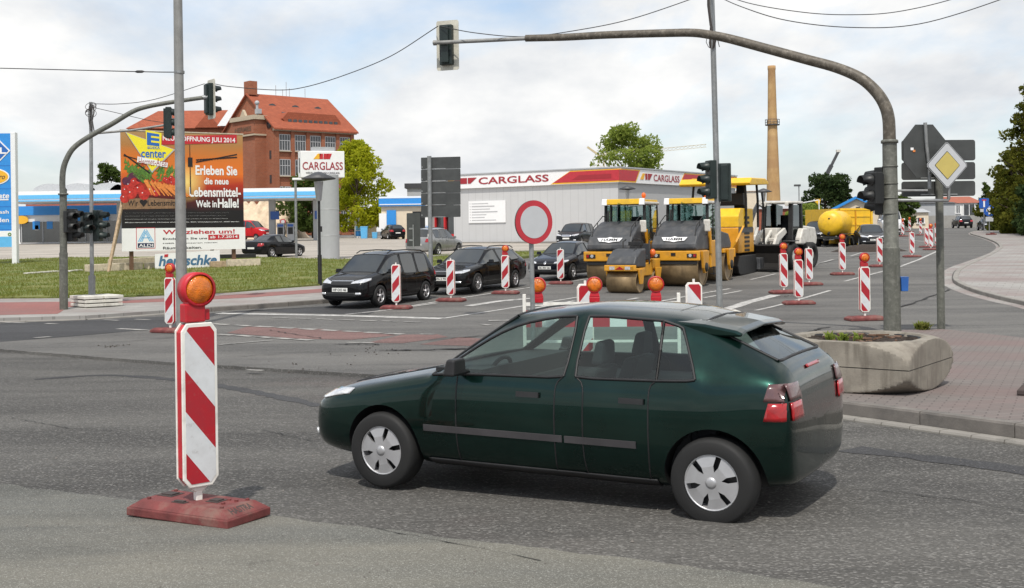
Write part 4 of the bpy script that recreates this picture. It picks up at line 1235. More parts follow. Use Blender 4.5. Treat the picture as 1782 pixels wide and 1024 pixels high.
m = MB(); m.tube(ap, [.122 - .045 * i / (len(ap) - 1) for i in range(len(ap))], 16); m.build('arm', 'mast_brown', t)
m = MB(); m.tube([R_(920, 67, DM + 3.43), R_(840, 71, DM + 3.8), R_(754, 75, DM + 4.2)], .045, 12); m.lathe([(.06, -.04), (.06, .04)], tuple(R_(757, 75, DM + 4.2)), (1, 0, 0), 12); m.build('arm_tip', 'pole_grey', t)
head(t, R_(778, 79, DM + 4.35), (.34, .94), 3, board=True)
head(t, R_(1521, 328, DM - .12), (-.97, -.25), 2, 'signal_black')
head(t, R_(1533, 333, DM + .18), (-.72, .72), 3, 'signal_black')
m = MB()
for yy in (312, 352): m.bar(tuple(R_(1552, yy)), tuple(R_(1525, yy)), .03, .03)
m.build('bracket', 'signal_black', t)
# signs carried by the mast
def sign_plate(parent, name, poly, mt, thick=.02, y0=0, bevel=0):
    m = MB(); m.xz(poly, y0, y0 + thick); return m.build(name, mt, parent, bevel=bevel)
def ngon(r, n, a0=0, cz=0, cx=0): return [(cx + r * math.cos(a0 + 2 * math.pi * i / n), cz + r * math.sin(a0 + 2 * math.pi * i / n)) for i in range(n)]
def rbox(w_, h, c, cx=0, cz=0, n=4):
    o = []
    for sx, sz, a in ((1, 1, 0), (-1, 1, 90), (-1, -1, 180), (1, -1, 270)):
        for k in range(n + 1):
            th = R(a + 90 * k / n); o.append((cx + sx * (w_ / 2 - c) + c * math.cos(th), cz + sz * (h / 2 - c) + c * math.sin(th)))
    return o
pc = ray(1648, 288, DM - .12)
ts = thing('priority_sign', 'white and yellow diamond priority sign on a pipe bracket of the thick mast', 'road sign', pc, R(14))
def diamond(r, c):
    o = []
    for k in range(4):
        a = R(90 * k); 
        for dlt in (-1, 1):
            u = V((math.cos(a), math.sin(a))); n_ = V((-math.sin(a), math.cos(a)))
            o.append(tuple(u * (r - c) + n_ * dlt * c * .9))
    return o
sign_plate(ts, 'plate', diamond(.475, .03), 'sign_back', .02, 0)
sign_plate(ts, 'face', diamond(.468, .03), 'sign_white', .002, -.003)
sign_plate(ts, 'border', diamond(.455, .028), 'line_black', .002, -.006)
sign_plate(ts, 'border', diamond(.440, .026), 'sign_white', .002, -.009)
sign_plate(ts, 'emblem', diamond(.282, .012), 'line_black', .002, -.012)
sign_plate(ts, 'emblem', diamond(.268, .010), 'sign_yellow', .002, -.015)
m = MB()
lo = lambda v: Matrix.Rotation(-R(14), 3, 'Z') @ (V(v) - pc)
m.tube([lo(b0 + R_(1556, 349)), lo(ray(1650, 349, DM - .05)), lo(ray(1651, 346, DM - .05)), lo(ray(1651, 300, DM - .05))], .032, 10)
m.tube([lo(b0 + R_(1556, 332)), lo(ray(1614, 332, DM - .02))], .024, 10)
m.build('bracket', 'galv', ts)
pc = ray(1609, 263, DM + .06)
ts = thing('stop_sign', 'octagonal sign seen from behind, dark grey back on a bent pipe beside the mast', 'road sign', pc, R(6))
s8 = [(x * .94, z * 1.14) for x, z in ngon(.49, 8, R(22.5))]
sign_plate(ts, 'plate', s8, 'sign_back', .02, 0)
m = MB(); m.tube([V((.0, -.04, .55)), V((.02, -.04, .1)), V((.07, -.04, -.3)), V((.07, -.04, -.74))], .035, 10); m.build('bracket', 'galv', ts)
m = MB(); m.box((-.26, -.012, .04), (.06, .004, .05), 0); m.box((-.22, -.012, .0), (.05, .004, .04), 1); m.build('sticker', ['print_white', 'print_carrot'], ts)
# three-panel direction sign on its own post
b1 = at(1638, 581)
ts = thing('direction_sign', 'three stacked grey panels of a direction sign seen from behind on one post', 'road sign', b1, R(4))
m = MB(); q = ray(1634, 300, b1.y) - b1; m.tube([(0, 0, -.05), (q.x * .9, 0, q.z)], .077, 14); m.build('post', 'mast_green', ts)
sx = FPX / b1.y
for ya, yb in ((243, 280), (282, 313), (315, 342)):
    qa, qb = ray(1571, (ya + yb) / 2, b1.y) - b1, ray(1703, (ya + yb) / 2, b1.y) - b1
    m = MB(); m.xz(rbox(qb.x - qa.x, (yb - ya) / sx * .98, .05, (qa.x + qb.x) / 2, qa.z * .5 + qb.z * .5), .09, .115); pn = m.build('panel', 'sign_back', ts)
    m = MB(); m.box(((qa.x + qb.x) / 2, .082, qa.z - (yb - ya) / sx / 2 + .03), ((qb.x - qa.x) * .5, .02, .025)); m.build('rail', 'galv', pn)
# litter bin on the mast
o = MB(); o.taper((0, 0, 0), (.13, .13), (.15, .15), .26); o.box((0, 0, .27), (.16, .16, .02)); o = o.build('litter_bin', 'bin_blue', bevel=.012)
q = ray(1573, 507, DM - .05); o.location = q; tag(o, 'small blue box strapped to the thick signal mast', 'litter bin')

# slim signal pole with cable bundle
b2 = mast_base(1253, 556)
t = thing('signal_pole', 'slim grey signal pole with hanging cable bundle behind the green car roof', 'traffic light', b2)
rel2 = lambda a, b, dd=0: ray(a, b, b2.y + dd) - b2
m = MB(); m.tube([(0, 0, -.05), rel2(1247, 300), rel2(1240, 40), rel2(1236, -90)], [.075, .07, .066, .06], 14); m.build('pole', 'galv', t)
m = MB(); m.box((0, 0, .1), (.95, .95, .2)); m.build('ballast', 'concrete_white', t, bevel=.015)
head(t, rel2(1236, 313), (-1, -.28), 3)
head(t, rel2(1261, 318), (.25, .97), 3)
m = MB(); random.seed(3)
for k in range(9):
    a = random.uniform(-6, 6)
    m.tube([rel2(1229 + random.uniform(-3, 3), -60, -.1), rel2(1233 + random.uniform(-2, 2), 10, -.1), rel2(1238 + random.uniform(-3, 2), 45, -.12), rel2(1240 + a, 68 + random.uniform(-4, 8), -.13), rel2(1239 + a * .6, 84, -.1)], .012, 6)
m.tube([rel2(1231, 60, -.12), rel2(1229, 74, -.16), rel2(1233, 82, -.14), rel2(1239, 86, -.1), rel2(1241, 78, -.1)], .008, 6)
m.tube([rel2(1246, 58, -.12), rel2(1250, 74, -.16), rel2(1252, 82, -.14)], .01, 6)
m.build('cable_bundle', 'cable_bundle', t)

# tall grey pole
b3 = at(317, 571)
t = thing('tall_pole', 'tall tapering grey pole rising past the advertising board out of the picture', 'pole', b3)
m = MB(); q = ray(309.5, 0, b3.y) - b3; m.tube([(0, 0, -.05), q, q * 1.25], [.135, .105, .098], 18); m.build('shaft', 'pole_grey', t)
m = MB(); q2 = ray(312, 126, b3.y) - b3; m.lathe([(.125, -.03), (.125, .03)], q2, (0, 0, 1), 16); m.build('clamp', 'galv', t)

# left-hand mast
b4 = at(111, 545)
t = thing('signal_mast', 'grey green signal mast with curved arm in front of the filling station', 'traffic light', b4)
r4 = lambda a, b, dd=0: ray(a, b, b4.y + dd) - b4
m = MB(); m.tube([(0, 0, -.05), r4(110.5, 440)], .115, 16); m.tube([r4(110.5, 440), r4(110, 330)], .10, 16); m.lathe([(.1, -.03), (.14, -.03), (.14, .02), (.1, .02)], r4(110, 338), (0, 0, 1), 16); m.build('pole', 'mast_green', t)
ap = smooth_path([r4(a, b, c) for a, b, c in [(110, 338, 0), (108.5, 320, 0), (110, 296, 0), (116, 277, 0), (128, 258, .05), (152, 240, .1), (195, 216, .2), (230, 195, .3), (256, 186, .4), (300, 178, .6), (355, 170, .9)]], 5)
m = MB(); m.tube(ap, [.085 - .025 * i / (len(ap) - 1) for i in range(len(ap))], 14); m.build('arm', 'mast_green', t)
m = MB(); m.lathe([(.07, -.08), (.07, .08)], r4(357, 170, .9), (1, 0, 0), 12); m.build('clamp', 'galv', t)
head(t, r4(366, 173, 1.0), (.8, .6), 3, board=True)
head(t, r4(122, 386, -.15), (.8, -.6), 2, 'signal_black')
head(t, r4(127, 392, .15), (.97, -.2), 3, 'signal_black')
b5 = at(160, 537)
t = thing('signal_pole', 'thin grey signal pole weighted by a stack of pale slabs', 'traffic light', b5 + V((0, 0, .42)))
r5 = lambda a, b, dd=0: ray(a, b, b5.y + dd) - b5 - V((0, 0, .42))
m = MB(); m.tube([(0, 0, -.2), r5(160, 480)], .10, 12); m.tube([r5(160, 480), r5(158, 178)], [.06, .05], 12); m.build('pole', 'galv', t)
m = MB(); m.tube([r5(159, 233), r5(230, 227, .2), r5(287, 218, .3)], .035, 10); m.build('arm', 'pole_grey', t)
head(t, r5(295, 214, .3), (.97, .2), 3)
head(t, r5(151, 388, -.14), (.75, -.65), 2)
head(t, r5(172, 393, .1), (.98, -.1), 3)
m = MB()
for k in range(7):
    x0, y0 = random.uniform(-4, 4), random.uniform(176, 186)
    m.tube([r5(158 + x0, y0, -.06), r5(158 + x0 * 1.6, y0 + 12, -.08), r5(157 + x0, 210, -.06), r5(160 + x0, 228, -.05)], .011, 6)
for k in range(4):
    c = r5(158, 185 + 4 * k, 0); m.tube([c + V((.16 * math.cos(a), .1 * math.sin(a), .12 * math.sin(a + k))) for a in [i * .42 for i in range(16)]], .008, 5)
m.build('cable_bundle', 'cable_bundle', t)
sb_ = at(161, 541)
ts = thing('slab_stack', 'stack of four pale concrete slabs holding the thin signal pole', 'concrete slabs', sb_ + V((0, .35, .0)), R(42))
random.seed(11)
for k in range(4):
    m = MB()
    for s in (-1, 1): m.box((s * .285 + random.uniform(-.02, .02), random.uniform(-.02, .02), .055 + k * .112), (.55, 1.12, .085))
    m.box((0, .38, .013 + k * .112), (1.0, .12, .027), 0); m.box((0, -.38, .013 + k * .112), (1.0, .12, .027), 0)
    m.build('slab', 'concrete_white', ts, bevel=.012)

# wires
def wire(label, pts, r=.012, extra=None, sm=8):
    m = MB(); m.tube(smooth_path([ray(*p) for p in pts], sm), r, 6)
    if extra:
        q = ray(*extra); m.lathe([(.012, -.12), (.035, -.06), (.035, .06), (.012, .12)], q, (1, 0, 0), 10)
    o = m.build('overhead_wire', 'wire'); tag(o, label, 'wire')
wire('thin wire sagging from the left signal arm past the brick roof to the long arm', [(372, 146, b4.y + 1), (400, 151, 33), (480, 157, 32), (530, 152, 31.5), (600, 131, 31), (680, 98, 30), (762, 46, DM + 4.2)], .011)
wire('thin wire rising from the long arm tip to the top of the slim pole', [(765, 46, DM + 4.2), (830, 58, 26), (915, 64, 26), (1010, 52, 26), (1100, 33, 26), (1205, -2, 26), (1235, -14, b2.y)], .010)
wire('straight wire running left from the tall grey pole with an insulator', [(312, 126, b3.y), (240, 125, b3.y + 1), (0, 119, b3.y + 4), (-300, 112, b3.y + 8)], .012, (243, 125, b3.y + 1))
wire('wire from the thin cable pole up to the left signal arm head', [(161, 181, b5.y), (210, 181, b5.y), (270, 173, b5.y + .4), (356, 146, b5.y + .9)], .010)
wire('short wire dropping from the cable pole to its side arm', [(161, 187, b5.y), (200, 196, b5.y), (255, 209, b5.y + .3), (288, 214, b5.y + .3)], .009)
wire('upper sagging wire at the top right running away from the slim pole', [(1236, -20, b2.y), (1300, 5, 25), (1400, 22, 25), (1480, 26, 25), (1560, 21, 25), (1660, -2, 25), (1760, -40, 25)], .010)
wire('lower sagging wire at the top right running away from the slim pole', [(1237, -12, b2.y), (1290, 12, 24), (1370, 36, 24), (1480, 48, 24), (1600, 42, 24), (1740, 0, 24), (1820, -35, 24)], .010)

# no-vehicles sign on its post
q = ray(928, 387, 16.0); zg = gz(16)
ts = thing('round_sign', 'round white sign with broad red rim on a grey post behind the barrier', 'road sign', (q.x, 16.0, zg), R(31))
m = MB(); m.tube([(0, .035, 0), (-.02, .035, q.z - zg + .28)], .034, 12); m.build('post', 'galv', ts)
m = MB(); m.box((0, .03, .06), (.8, .4, .11)); m.build('foot', 'base_rubber', ts, bevel=.01)
cz = q.z - zg
sign_plate(ts, 'plate', ngon(.305, 48, 0, cz), 'sign_back', .02, -.02)
sign_plate(ts, 'rim', ngon(.303, 48, 0, cz), 'sign_red', .003, -.024)
sign_plate(ts, 'face', ngon(.225, 48, 0, cz), 'sign_white', .003, -.027)
# five-panel direction sign and a smaller sign seen from behind
b6 = at(750, 489)
ts = thing('direction_sign', 'five stacked grey panels of a direction sign seen from behind', 'road sign', b6, R(-12))
m = MB(); q = ray(747, 272, b6.y) - b6; m.tube([(0, 0, -.05), (q.x, 0, q.z)], .085, 14); m.build('post', 'galv', ts)
sx = FPX / b6.y
for k in range(5):
    ya = 274 + k * 21; yb = ya + 20
    qa, qb = ray(733, (ya + yb) / 2, b6.y) - b6, ray(804, (ya + yb) / 2, b6.y) - b6
    cx_ = (qa.x + qb.x) / 2 - .05
    m = MB(); m.xz(rbox(qb.x - qa.x, 21 / sx * .985, .03, cx_, (qa.z + qb.z) / 2), .10, .125); pn = m.build('panel', 'sign_back', ts)
    m = MB(); m.box((cx_ - .2, .092, (qa.z + qb.z) / 2 - .215), ((qb.x - qa.x) * .5, .018, .03)); m.box((cx_ - .75, .094, (qa.z + qb.z) / 2 - .14), (.05, .01, .05)); m.build('rail', 'galv', pn)
b7 = at(720, 463)
ts = thing('traffic_sign', 'upright dark grey sign panel seen from behind in front of the silver car', 'road sign', b7, R(-10))
sx = FPX / b7.y
q = ray(720, 400, b7.y) - b7
m = MB(); m.xz(rbox(24 / sx, 58 / sx, .05, 0, q.z), .04, .065); m.build('panel', 'sign_back', ts)
m = MB(); m.tube([(0, 0, -.05), (0, 0, q.z + .25)], .035, 10); m.build('post', 'galv', ts)
m = MB(); m.box((-.1, .03, q.z + .05), (.25, .02, .08)); m.box((-.1, .03, q.z - .52), (.25, .02, .08)); m.build('rail', 'galv', ts)
# blue signs on the bend
q0 = at(1713, 404)
ts = thing('blue_sign', 'square blue sign with white T on a post by the bend', 'road sign', q0)
s = FPX / q0.y; q = ray(1713, 354, q0.y) - q0
m = MB(); m.tube([(0, .03, 0), (0, .03, q.z + .6)], .05, 8); m.build('post', 'galv', ts)
sign_plate(ts, 'plate', rbox(1.0, 1.0, .1, 0, q.z), 'sign_blue', .02, -.03)
m = MB(); m.box((0, -.04, q.z - .12), (.17, .01, .55), 0); m.box((0, -.04, q.z + .2), (.17, .01, .12), 0); m.box((0, -.04, q.z + .31), (.42, .01, .13), 1); m.build('emblem', ['print_white', 'print_red'], ts)
sign_plate(ts, 'lower_plate', rbox(.8, .3, .03, 0, q.z - .72), 'sign_white', .02, -.03)
q0 = at(1722, 405)
ts = thing('arrow_sign', 'round blue sign with white upright arrow on a post by the bend', 'road sign', q0)
q = ray(1722, 367, q0.y) - q0
m = MB(); m.tube([(0, .03, 0), (0, .03, q.z + .4)], .05, 8); m.build('post', 'galv', ts)
sign_plate(ts, 'plate', ngon(.56, 32, 0, q.z), 'sign_blue', .02, -.03)
m = MB(); m.xz([(-.09, q.z - .42), (.09, q.z - .42), (.09, q.z + .05), (.28, q.z - .1), (.28, q.z + .12), (0, q.z + .42), (-.28, q.z + .12), (-.28, q.z - .1), (-.09, q.z + .05)], -.045, -.035); m.build('arrow', 'print_white', ts)
sign_plate(ts, 'lower_plate', rbox(.75, .45, .03, 0, q.z - .82), 'sign_white', .02, -.03)

# ------------------------------------------------------------------ planter
pb = at(1583, 694); ax_ = V((.9, -.44, 0)); 
hs = .84
pb = V((pb.x * .945, pb.y * .945, 0)); hs = .80
cx = pb - hs * V((math.cos(R(-37)), math.sin(R(-37)), 0)) - hs * V((-math.sin(R(37)), -math.cos(R(37)), 0))
ts = thing('planter', 'squat weathered concrete planter with rounded faces and a dark groove', 'planter', (cx.x, cx.y, gz(cx.y) + .106), R(-37)); ts.scale = (1, 1, .93)
def planter_half(z0, z1, shr, name, mt='concrete'):
    hs_ = hs * shr
    bm = bmesh.new(); bmesh.ops.create_cube(bm, size=1)
    for v in bm.verts: v.co = V((v.co.x * 2 * hs_, v.co.y * 2 * hs_, z0 + (v.co.z + .5) * (z1 - z0)))
    bmesh.ops.subdivide_edges(bm, edges=bm.edges[:], cuts=22, use_grid_fill=True)
    ce = V((0, 0, .33)); ra = V((1.14 * shr, 1.14 * shr, .425))
    for v in bm.verts:
        d = v.co - ce; k = math.sqrt((d.x / ra.x) ** 2 + (d.y / ra.y) ** 2 + (d.z / ra.z) ** 2)
        if k > 1: v.co = ce + d / k
    if z1 > .5:
        for v in bm.verts:
            r_ = math.hypot(v.co.x, v.co.y)
            if v.co.z > .5 and r_ < .66: v.co.z = .50
    for f in bm.faces: f.smooth = True
    me = bpy.data.meshes.new(name); bm.to_mesh(me); bm.free(); me.materials.append(MT[mt])
    me.set_sharp_from_angle(angle=R(28))
    o = bpy.data.objects.new(name, me); COL.objects.link(o); o.parent = ts; return o
planter_half(.0, .325, 1, 'lower_shell'); planter_half(.337, .63, 1, 'upper_shell'); planter_half(.32, .342, .985, 'groove', 'line_black')
bm = bmesh.new(); bmesh.ops.create_circle(bm, cap_ends=True, radius=.69, segments=40)
bmesh.ops.subdivide_edges(bm, edges=bm.edges[:], cuts=2); bmesh.ops.triangulate(bm, faces=bm.faces)
for _ in range(3): bmesh.ops.subdivide_edges(bm, edges=[e for e in bm.edges if e.calc_length() > .07], cuts=1); bmesh.ops.triangulate(bm, faces=bm.faces)
random.seed(5)
for v in bm.verts: v.co.z = .575 + random.uniform(-.028, .03)
me = bpy.data.meshes.new('soil'); bm.to_mesh(me); bm.free(); me.materials.append(MT['soil']); o = bpy.data.objects.new('soil', me); COL.objects.link(o); o.parent = ts
m = MB(); m.lathe([(.66, .555), (.665, .605), (.68, .61), (.70, .60)], (0, 0, 0), (0, 0, 1), 40); m.build('liner', 'trim_black', ts)
m = MB()
for k in range(26):
    a, r_ = random.uniform(0, 6.28), random.uniform(0, .6)
    m.box((r_ * math.cos(a), r_ * math.sin(a), .60), (random.uniform(.04, .16), random.uniform(.02, .06), .02), 0, M=Matrix.Rotation(random.uniform(0, 3), 3, 'Z') @ Matrix.Rotation(random.uniform(-.4, .4), 3, 'X'))
m.build('bark_pieces', 'wood_dark', ts)
def weed(name, loc, n, h, sp, label, mt='leaf_green', parent=None, cat='plant'):
    m = MB()
    for k in range(n):
        a = random.uniform(0, 6.28); l_ = h * random.uniform(.5, 1.1); sp_ = sp * random.uniform(.2, 1)
        u = V((math.cos(a), math.sin(a), 0)); s_ = V((-u.y, u.x, 0)) * .012
        b = V((random.gauss(0, sp * .3), random.gauss(0, sp * .3), 0)); mid_ = b + u * sp_ * .4 + V((0, 0, l_ * .7)); tip = b + u * sp_ + V((0, 0, l_))
        m.add([b - s_, b + s_, mid_ + s_ * 1.8, mid_ - s_ * 1.8, tip], [(0, 1, 2, 3), (3, 2, 4)])
    o = m.build(name, mt, parent, recalc=False); o.location = loc
    if label: tag(o, label, cat)
    return o
for a, b, n in ((-.30, -.25, 16), (-.12, -.30, 22), (.02, -.18, 12)): weed('weed', (a, b, .58), n, .12, .09, None, parent=ts)
q = at(1605, 583); weed('grass_tuft', (q.x, q.y, q.z + .1), 130, .17, .2, 'yellowish tuft of grass growing between mast and sign pole', 'grass_blade', cat='grass tuft')

# ------------------------------------------------------------------ construction machines (local +X is the front)
def roller():
    t = thing('road_roller', 'x', 'road roller')
    for x in (1.62, -1.62):
        m = MB(); m.lathe([(.55, -.82), (.60, -.84), (.60, .84), (.55, .82)], (x, 0, .60), (0, 1, 0), 48)
        m.lathe([(.55, -.80), (.42, -.74), (0, -.74)], (x, 0, .60), (0, 1, 0), 32); m.lathe([(.55, .80), (.42, .74), (0, .74)], (x, 0, .60), (0, 1, 0), 32)
        m.build('drum', 'drum_steel', t)
        for s in (-1, 1):
            m = MB(); m.xz([(x - .42, 1.18), (x - .30, .55), (x - .12, .42), (x + .12, .42), (x + .24, .60), (x + .36, 1.18)], s * .86, s * .95); m.build('drum_fork', 'machine_yellow', t, bevel=.015)
            m = MB(); m.lathe([(.17, .94 * 1), (.15, .985), (0, .985)], (x, 0, .62), (0, s, 0), 18); m.build('hub', 'machine_black', t)
        m = MB(); sg = 1 if x > 0 else -1
        m.box((x + sg * .62, 0, 1.03), (.10, 1.86, .34)); m.box((x, 0, 1.12), (1.2, 1.70, .16)); m.build('frame_bar', 'machine_yellow', t, bevel=.03)
        m = MB(); m.box((x + sg * .60, 0, .80), (.05, 1.62, .12)); m.build('scraper', 'machine_black', t)
        for s in (-1, 1):
            m = MB(); m.xz([(0, 0)] * 0 or [(x + sg * .66, .97), (x + sg * .69, .97), (x + sg * .69, 1.10), (x + sg * .66, 1.10)], s * .48, s * .82); lo_ = m.build('lamp_housing', 'machine_black', t)
            m = MB(); m.cyl((x + sg * .69, s * .60, 1.04), (x + sg * .705, s * .60, 1.04), .055, n=14); m.box((x + sg * .70, s * .755, 1.04), (.015, .08, .09), 1); m.build('lamp', ['lens_head', 'lens_red'], lo_)
    m = MB(); m.box((2.30, 0, 1.08), (.02, .16, .10)); m.build('recess', 'trim_black', t)
    m = MB(); n = 9
    prof = [(.72, 1.20), (2.22, 1.20), (2.30, 1.28), (2.28, 1.42), (2.05, 1.70), (1.55, 2.02), (1.0, 2.20), (.72, 2.24)]
    m.xz(prof, -.80, .80); m.build('hood', 'machine_grey', t, bevel=.06, seg=3)
    m = MB(); m.box((2.20, 0, 1.49), (.02, .74, .17), 0, M=Matrix.Rotation(R(-39), 3, 'Y'))
    m = MB(); c = V((2.185, 0, 1.565)); ey = V((-.63, 0, .77)); nr = V((.77, 0, .63))
    m.ext([(-.46, .11), (-.12, .11), (0, .15), (.12, .11), (.46, .11), (.37, -.04), (.14, -.06), (0, -.10), (-.14, -.06), (-.37, -.04)], c, (0, 1, 0), ey, nr * .02, 0)
    lp = m.build('name_plate', 'print_white', t)
    m = MB(); m.text('HAMM', c + ey * .025 + nr * .02, .58, .12, ex=(0, 1, 0), ey=ey, nrm=nr, bold=.02, depth=.004); m.build('lettering', 'line_black', lp)
    m = MB(); m.xz([(-.70, 1.20), (-2.20, 1.20), (-2.25, 1.40), (-1.9, 1.75), (-.9, 1.85), (-.70, 1.85)], -.78, .78); m.build('rear_hood', 'machine_grey', t, bevel=.05)
    m = MB(); m.box((0, 0, 1.0), (1.6, 1.3, .6)); m.build('chassis', 'machine_black', t, bevel=.02)
    for s in (-1, 1):
        m = MB(); m.box((.05, s * .80, 1.05), (1.25, .12, .95)); m.box((.72, s * .84, 1.5), (.14, .10, .9), M=Matrix.Rotation(R(10), 3, 'Y')); m.build('side_panel', 'machine_yellow', t, bevel=.03)
        m = MB(); m.box((-.25, s * .865, 1.10), (.12, .01, .05)); m.box((-.05, s * .865, .86), (.10, .01, .05)); m.build('vent', 'machine_black', t)
    for s in (-1, 1):
        for x, xt in ((.70, .62), (-.72, -.66)):
            m = MB(); m.bar((x, s * .74, 1.30), (xt, s * .72, 2.84), .09, .09); m.build('cab_post', 'machine_black', t, bevel=.01)
        m = MB(); m.box((0, s * .745, 2.1), (1.26, .012, 1.40)); m.build('side_pane', 'glass_cab', t)
        m = MB(); m.bar((.05, s * .75, 1.35), (.02, s * .735, 2.8), .05, .05); m.build('door_post', 'machine_black', t)
    m = MB(); m.bar((.70, 0, 2.20), (.63, 0, 2.80), 1.42, .012); m.build('windscreen', 'glass_cab', t)
    m = MB(); m.bar((.71, -.52, 2.18), (.65, -.52, 2.82), .05, .05); m.build('wiper_post', 'machine_black', t)
    m = MB(); m.box((-.70, 0, 2.25), (.012, 1.42, 1.1)); m.build('rear_pane', 'glass_cab', t)
    m = MB(); m.box((0, 0, 2.87), (1.60, 1.62, .10)); m.build('roof', 'machine_white', t, bevel=.03)
    m = MB(); m.box((.0, 0, 2.955), (1.5, 1.5, .08)); m.taper((.80, 0, 2.83), (.10, 1.22), (.05, 1.22), .19); ro = m.build('roof_panel', 'machine_bright', t, bevel=.015)
    for s in (-1, 1):
        m = MB(); m.taper((.79, s * .70, 2.80), (.16, .20), (.10, .18), .23); m.build('roof_corner', 'print_white', t, bevel=.02)
        if s < 0: continue
        m = MB(); m.bar((.72, .74, 1.75), (1.2, .86, 1.72), .02, .02); m.bar((1.2, .86, 1.72), (1.2, .88, 1.95), .02, .02)
        k = m.build('mirror_arm', 'machine_black', t)
        m = MB(); m.box((1.2, .87, 2.05), (.07, .24, .42)); m.build('mirror', 'machine_white', k, bevel=.04)
    for s in (-1, 1):
        m = MB(); m.tube([(2.05, s * .70, 1.72), (1.9, s * .70, 2.02), (1.0, s * .70, 2.42), (.75, s * .70, 2.40)], .018, 6); m.bar((1.5, s * .70, 2.0), (1.5, s * .70, 2.2), .02, .02); m.build('handrail', 'machine_black', t)
        for k in range(3):
            m = MB(); m.tube([(1.05 + .1 * k, s * .70, .95), (.95 + .12 * k, s * .84, .70 - .05 * k), (1.1 + .12 * k, s * .90, .55), (1.3, s * .92, .62)], .022, 6); m.build('hose', 'machine_black', t)
        m = MB(); m.box((.45, s * .88, .58), (.40, .16, .03)); m.box((.45, s * .88, .36), (.40, .16, .03)); m.bar((.27, s * .93, .30), (.27, s * .93, .62), .03, .03); m.bar((.63, s * .93, .30), (.63, s * .93, .62), .03, .03); m.build('step', 'machine_black', t)
    m = MB()
    for k in range(5): m.box((2.285 - .004 * k, 0, 1.25 + .032 * k), (.02, .9, .014))
    m.build('grille', 'machine_black', t)
    m = MB(); m.tube([(.85, -.55, 2.15), (.85, -.55, 2.50), (.80, -.55, 2.62)], .04, 8); m.build('exhaust', 'machine_black', t)
    m = MB(); m.cyl((-.1, .45, 2.99), (-.1, .45, 3.10), .045, n=10); m.sph((-.1, .45, 3.16), (.08, .08, .10), 12, 8); m.build('beacon', 'beacon_orange', t)
    m = MB(); m.taper((-.25, 0, 1.5), (.5, .5), (.45, .45), .2); m.taper((-.45, 0, 1.7), (.12, .48), (.1, .4), .7, off=(-.08, 0)); m.build('seat', 'seat_fabric', t, bevel=.04)
    m = MB(); m.taper((.35, 0, 1.5), (.2, .3), (.14, .2), .5); m.tube([V((.28, 0, 2.02)) + V((.05 * math.cos(a * .3927), .19 * math.sin(a * .3927), .18 * math.cos(a * .3927))) for a in range(17)], .018, 6); m.build('steering_console', 'machine_black', t)
    return t
HM = V((-U.x, -U.y, 0)); HA = angle_of(HM)
r1 = roller(); P1 = at(1183, 498); c = P1 + U * 1.62; r1.location = (c.x, c.y, gz(c.y)); r1.rotation_euler = (0, 0, HA)
r1['label'] = 'large yellow road roller with cab, right one of the pair, beside the slim pole'; r1['group'] = 'large road rollers side by side'
r2 = copy_tree(r1); P2 = at(1072, 499); c = P2 + U * 1.62; r2.location = (c.x, c.y, gz(c.y)); r2['label'] = 'large yellow road roller with cab standing behind the small roller'
# small roller
p = at(1089, 510.5); c = p + U * .75
t = thing('small_roller', 'small yellow open road roller with dark hood, in front of the large rollers', 'road roller', (c.x, c.y, gz(c.y)), HA - R(3)); t.scale = (.9, .9, .93)
for x in (.78, -.85):
    m = MB(); m.lathe([(.32, -.56), (.37, -.58), (.37, .58), (.32, .56), (.24, .50), (0, .50)], (x, 0, .37), (0, 1, 0), 40); m.lathe([(.32, -.56), (.24, -.5), (0, -.5)], (x, 0, .37), (0, 1, 0), 30); m.build('drum', 'drum_steel', t)
    for s in (-1, 1):
        m = MB(); m.xz([(x - .30, .82), (x - .12, .30), (x + .12, .30), (x + .25, .82)], s * .59, s * .65); m.build('drum_fork', 'machine_yellow', t, bevel=.012)
m = MB(); m.box((1.20, 0, .86), (.08, 1.22, .20)); m.box((.75, 0, .80), (.9, 1.18, .10)); m.build('frame_bar', 'machine_yellow', t, bevel=.02)
m = MB(); m.box((1.19, 0, .80 + .05), (.10, 1.05, .12), 0)
for s in (-1, 1): m.box((1.245, s * .30, .86), (.012, .20, .11), 1)
m.ext([(-.17, -.05), (.17, -.05), (0, .06)], (1.242, 0, .86), (0, 1, 0), (0, 0, 1), (.012, 0, 0), 2)
m.build('lamp_bar', ['machine_black', 'lens_head', 'lens_red'], t)
m = MB(); m.xz([(.15, .86), (1.15, .90), (1.20, 1.0), (1.02, 1.24), (.55, 1.48), (.15, 1.52)], -.56, .56); m.build('hood', 'machine_grey', t, bevel=.05, seg=3)
m = MB(); m.box((.72, .30, 1.36), (.65, .05, .05), M=Matrix.Rotation(R(30), 3, 'Y')); m.build('hood_rib', 'machine_black', t)
m = MB(); m.box((-.35, 0, .78), (1.2, 1.0, .45)); m.box((-.9, 0, .95), (.7, 1.1, .35)); m.build('rear_frame', 'machine_yellow', t, bevel=.03)
m = MB(); m.taper((-.55, .1, 1.1), (.5, .6), (.45, .5), .15); m.taper((-.78, .1, 1.22), (.14, .55), (.1, .45), .45, off=(-.1, 0)); m.build('seat', 'seat_fabric', t, bevel=.04)
m = MB(); m.taper((0, .1, 1.0), (.25, .45), (.2, .4), .6); m.box((-.02, .1, 1.68), (.25, .5, .14)); m.tube([V((-.15, .1, 1.72)) + V((.06 * math.cos(a * .3927), .2 * math.sin(a * .3927), .14 * math.cos(a * .3927))) for a in range(17)], .018, 6); m.build('steering_console', 'machine_black', t, bevel=.02)
for s in (-1, 1):
    m = MB(); m.tube([(-.25, s * .52, .95), (-.28, s * .52, 1.75), (-.5, s * .5, 1.82)], .03, 8); m.build('grab_rail', 'machine_black', t)
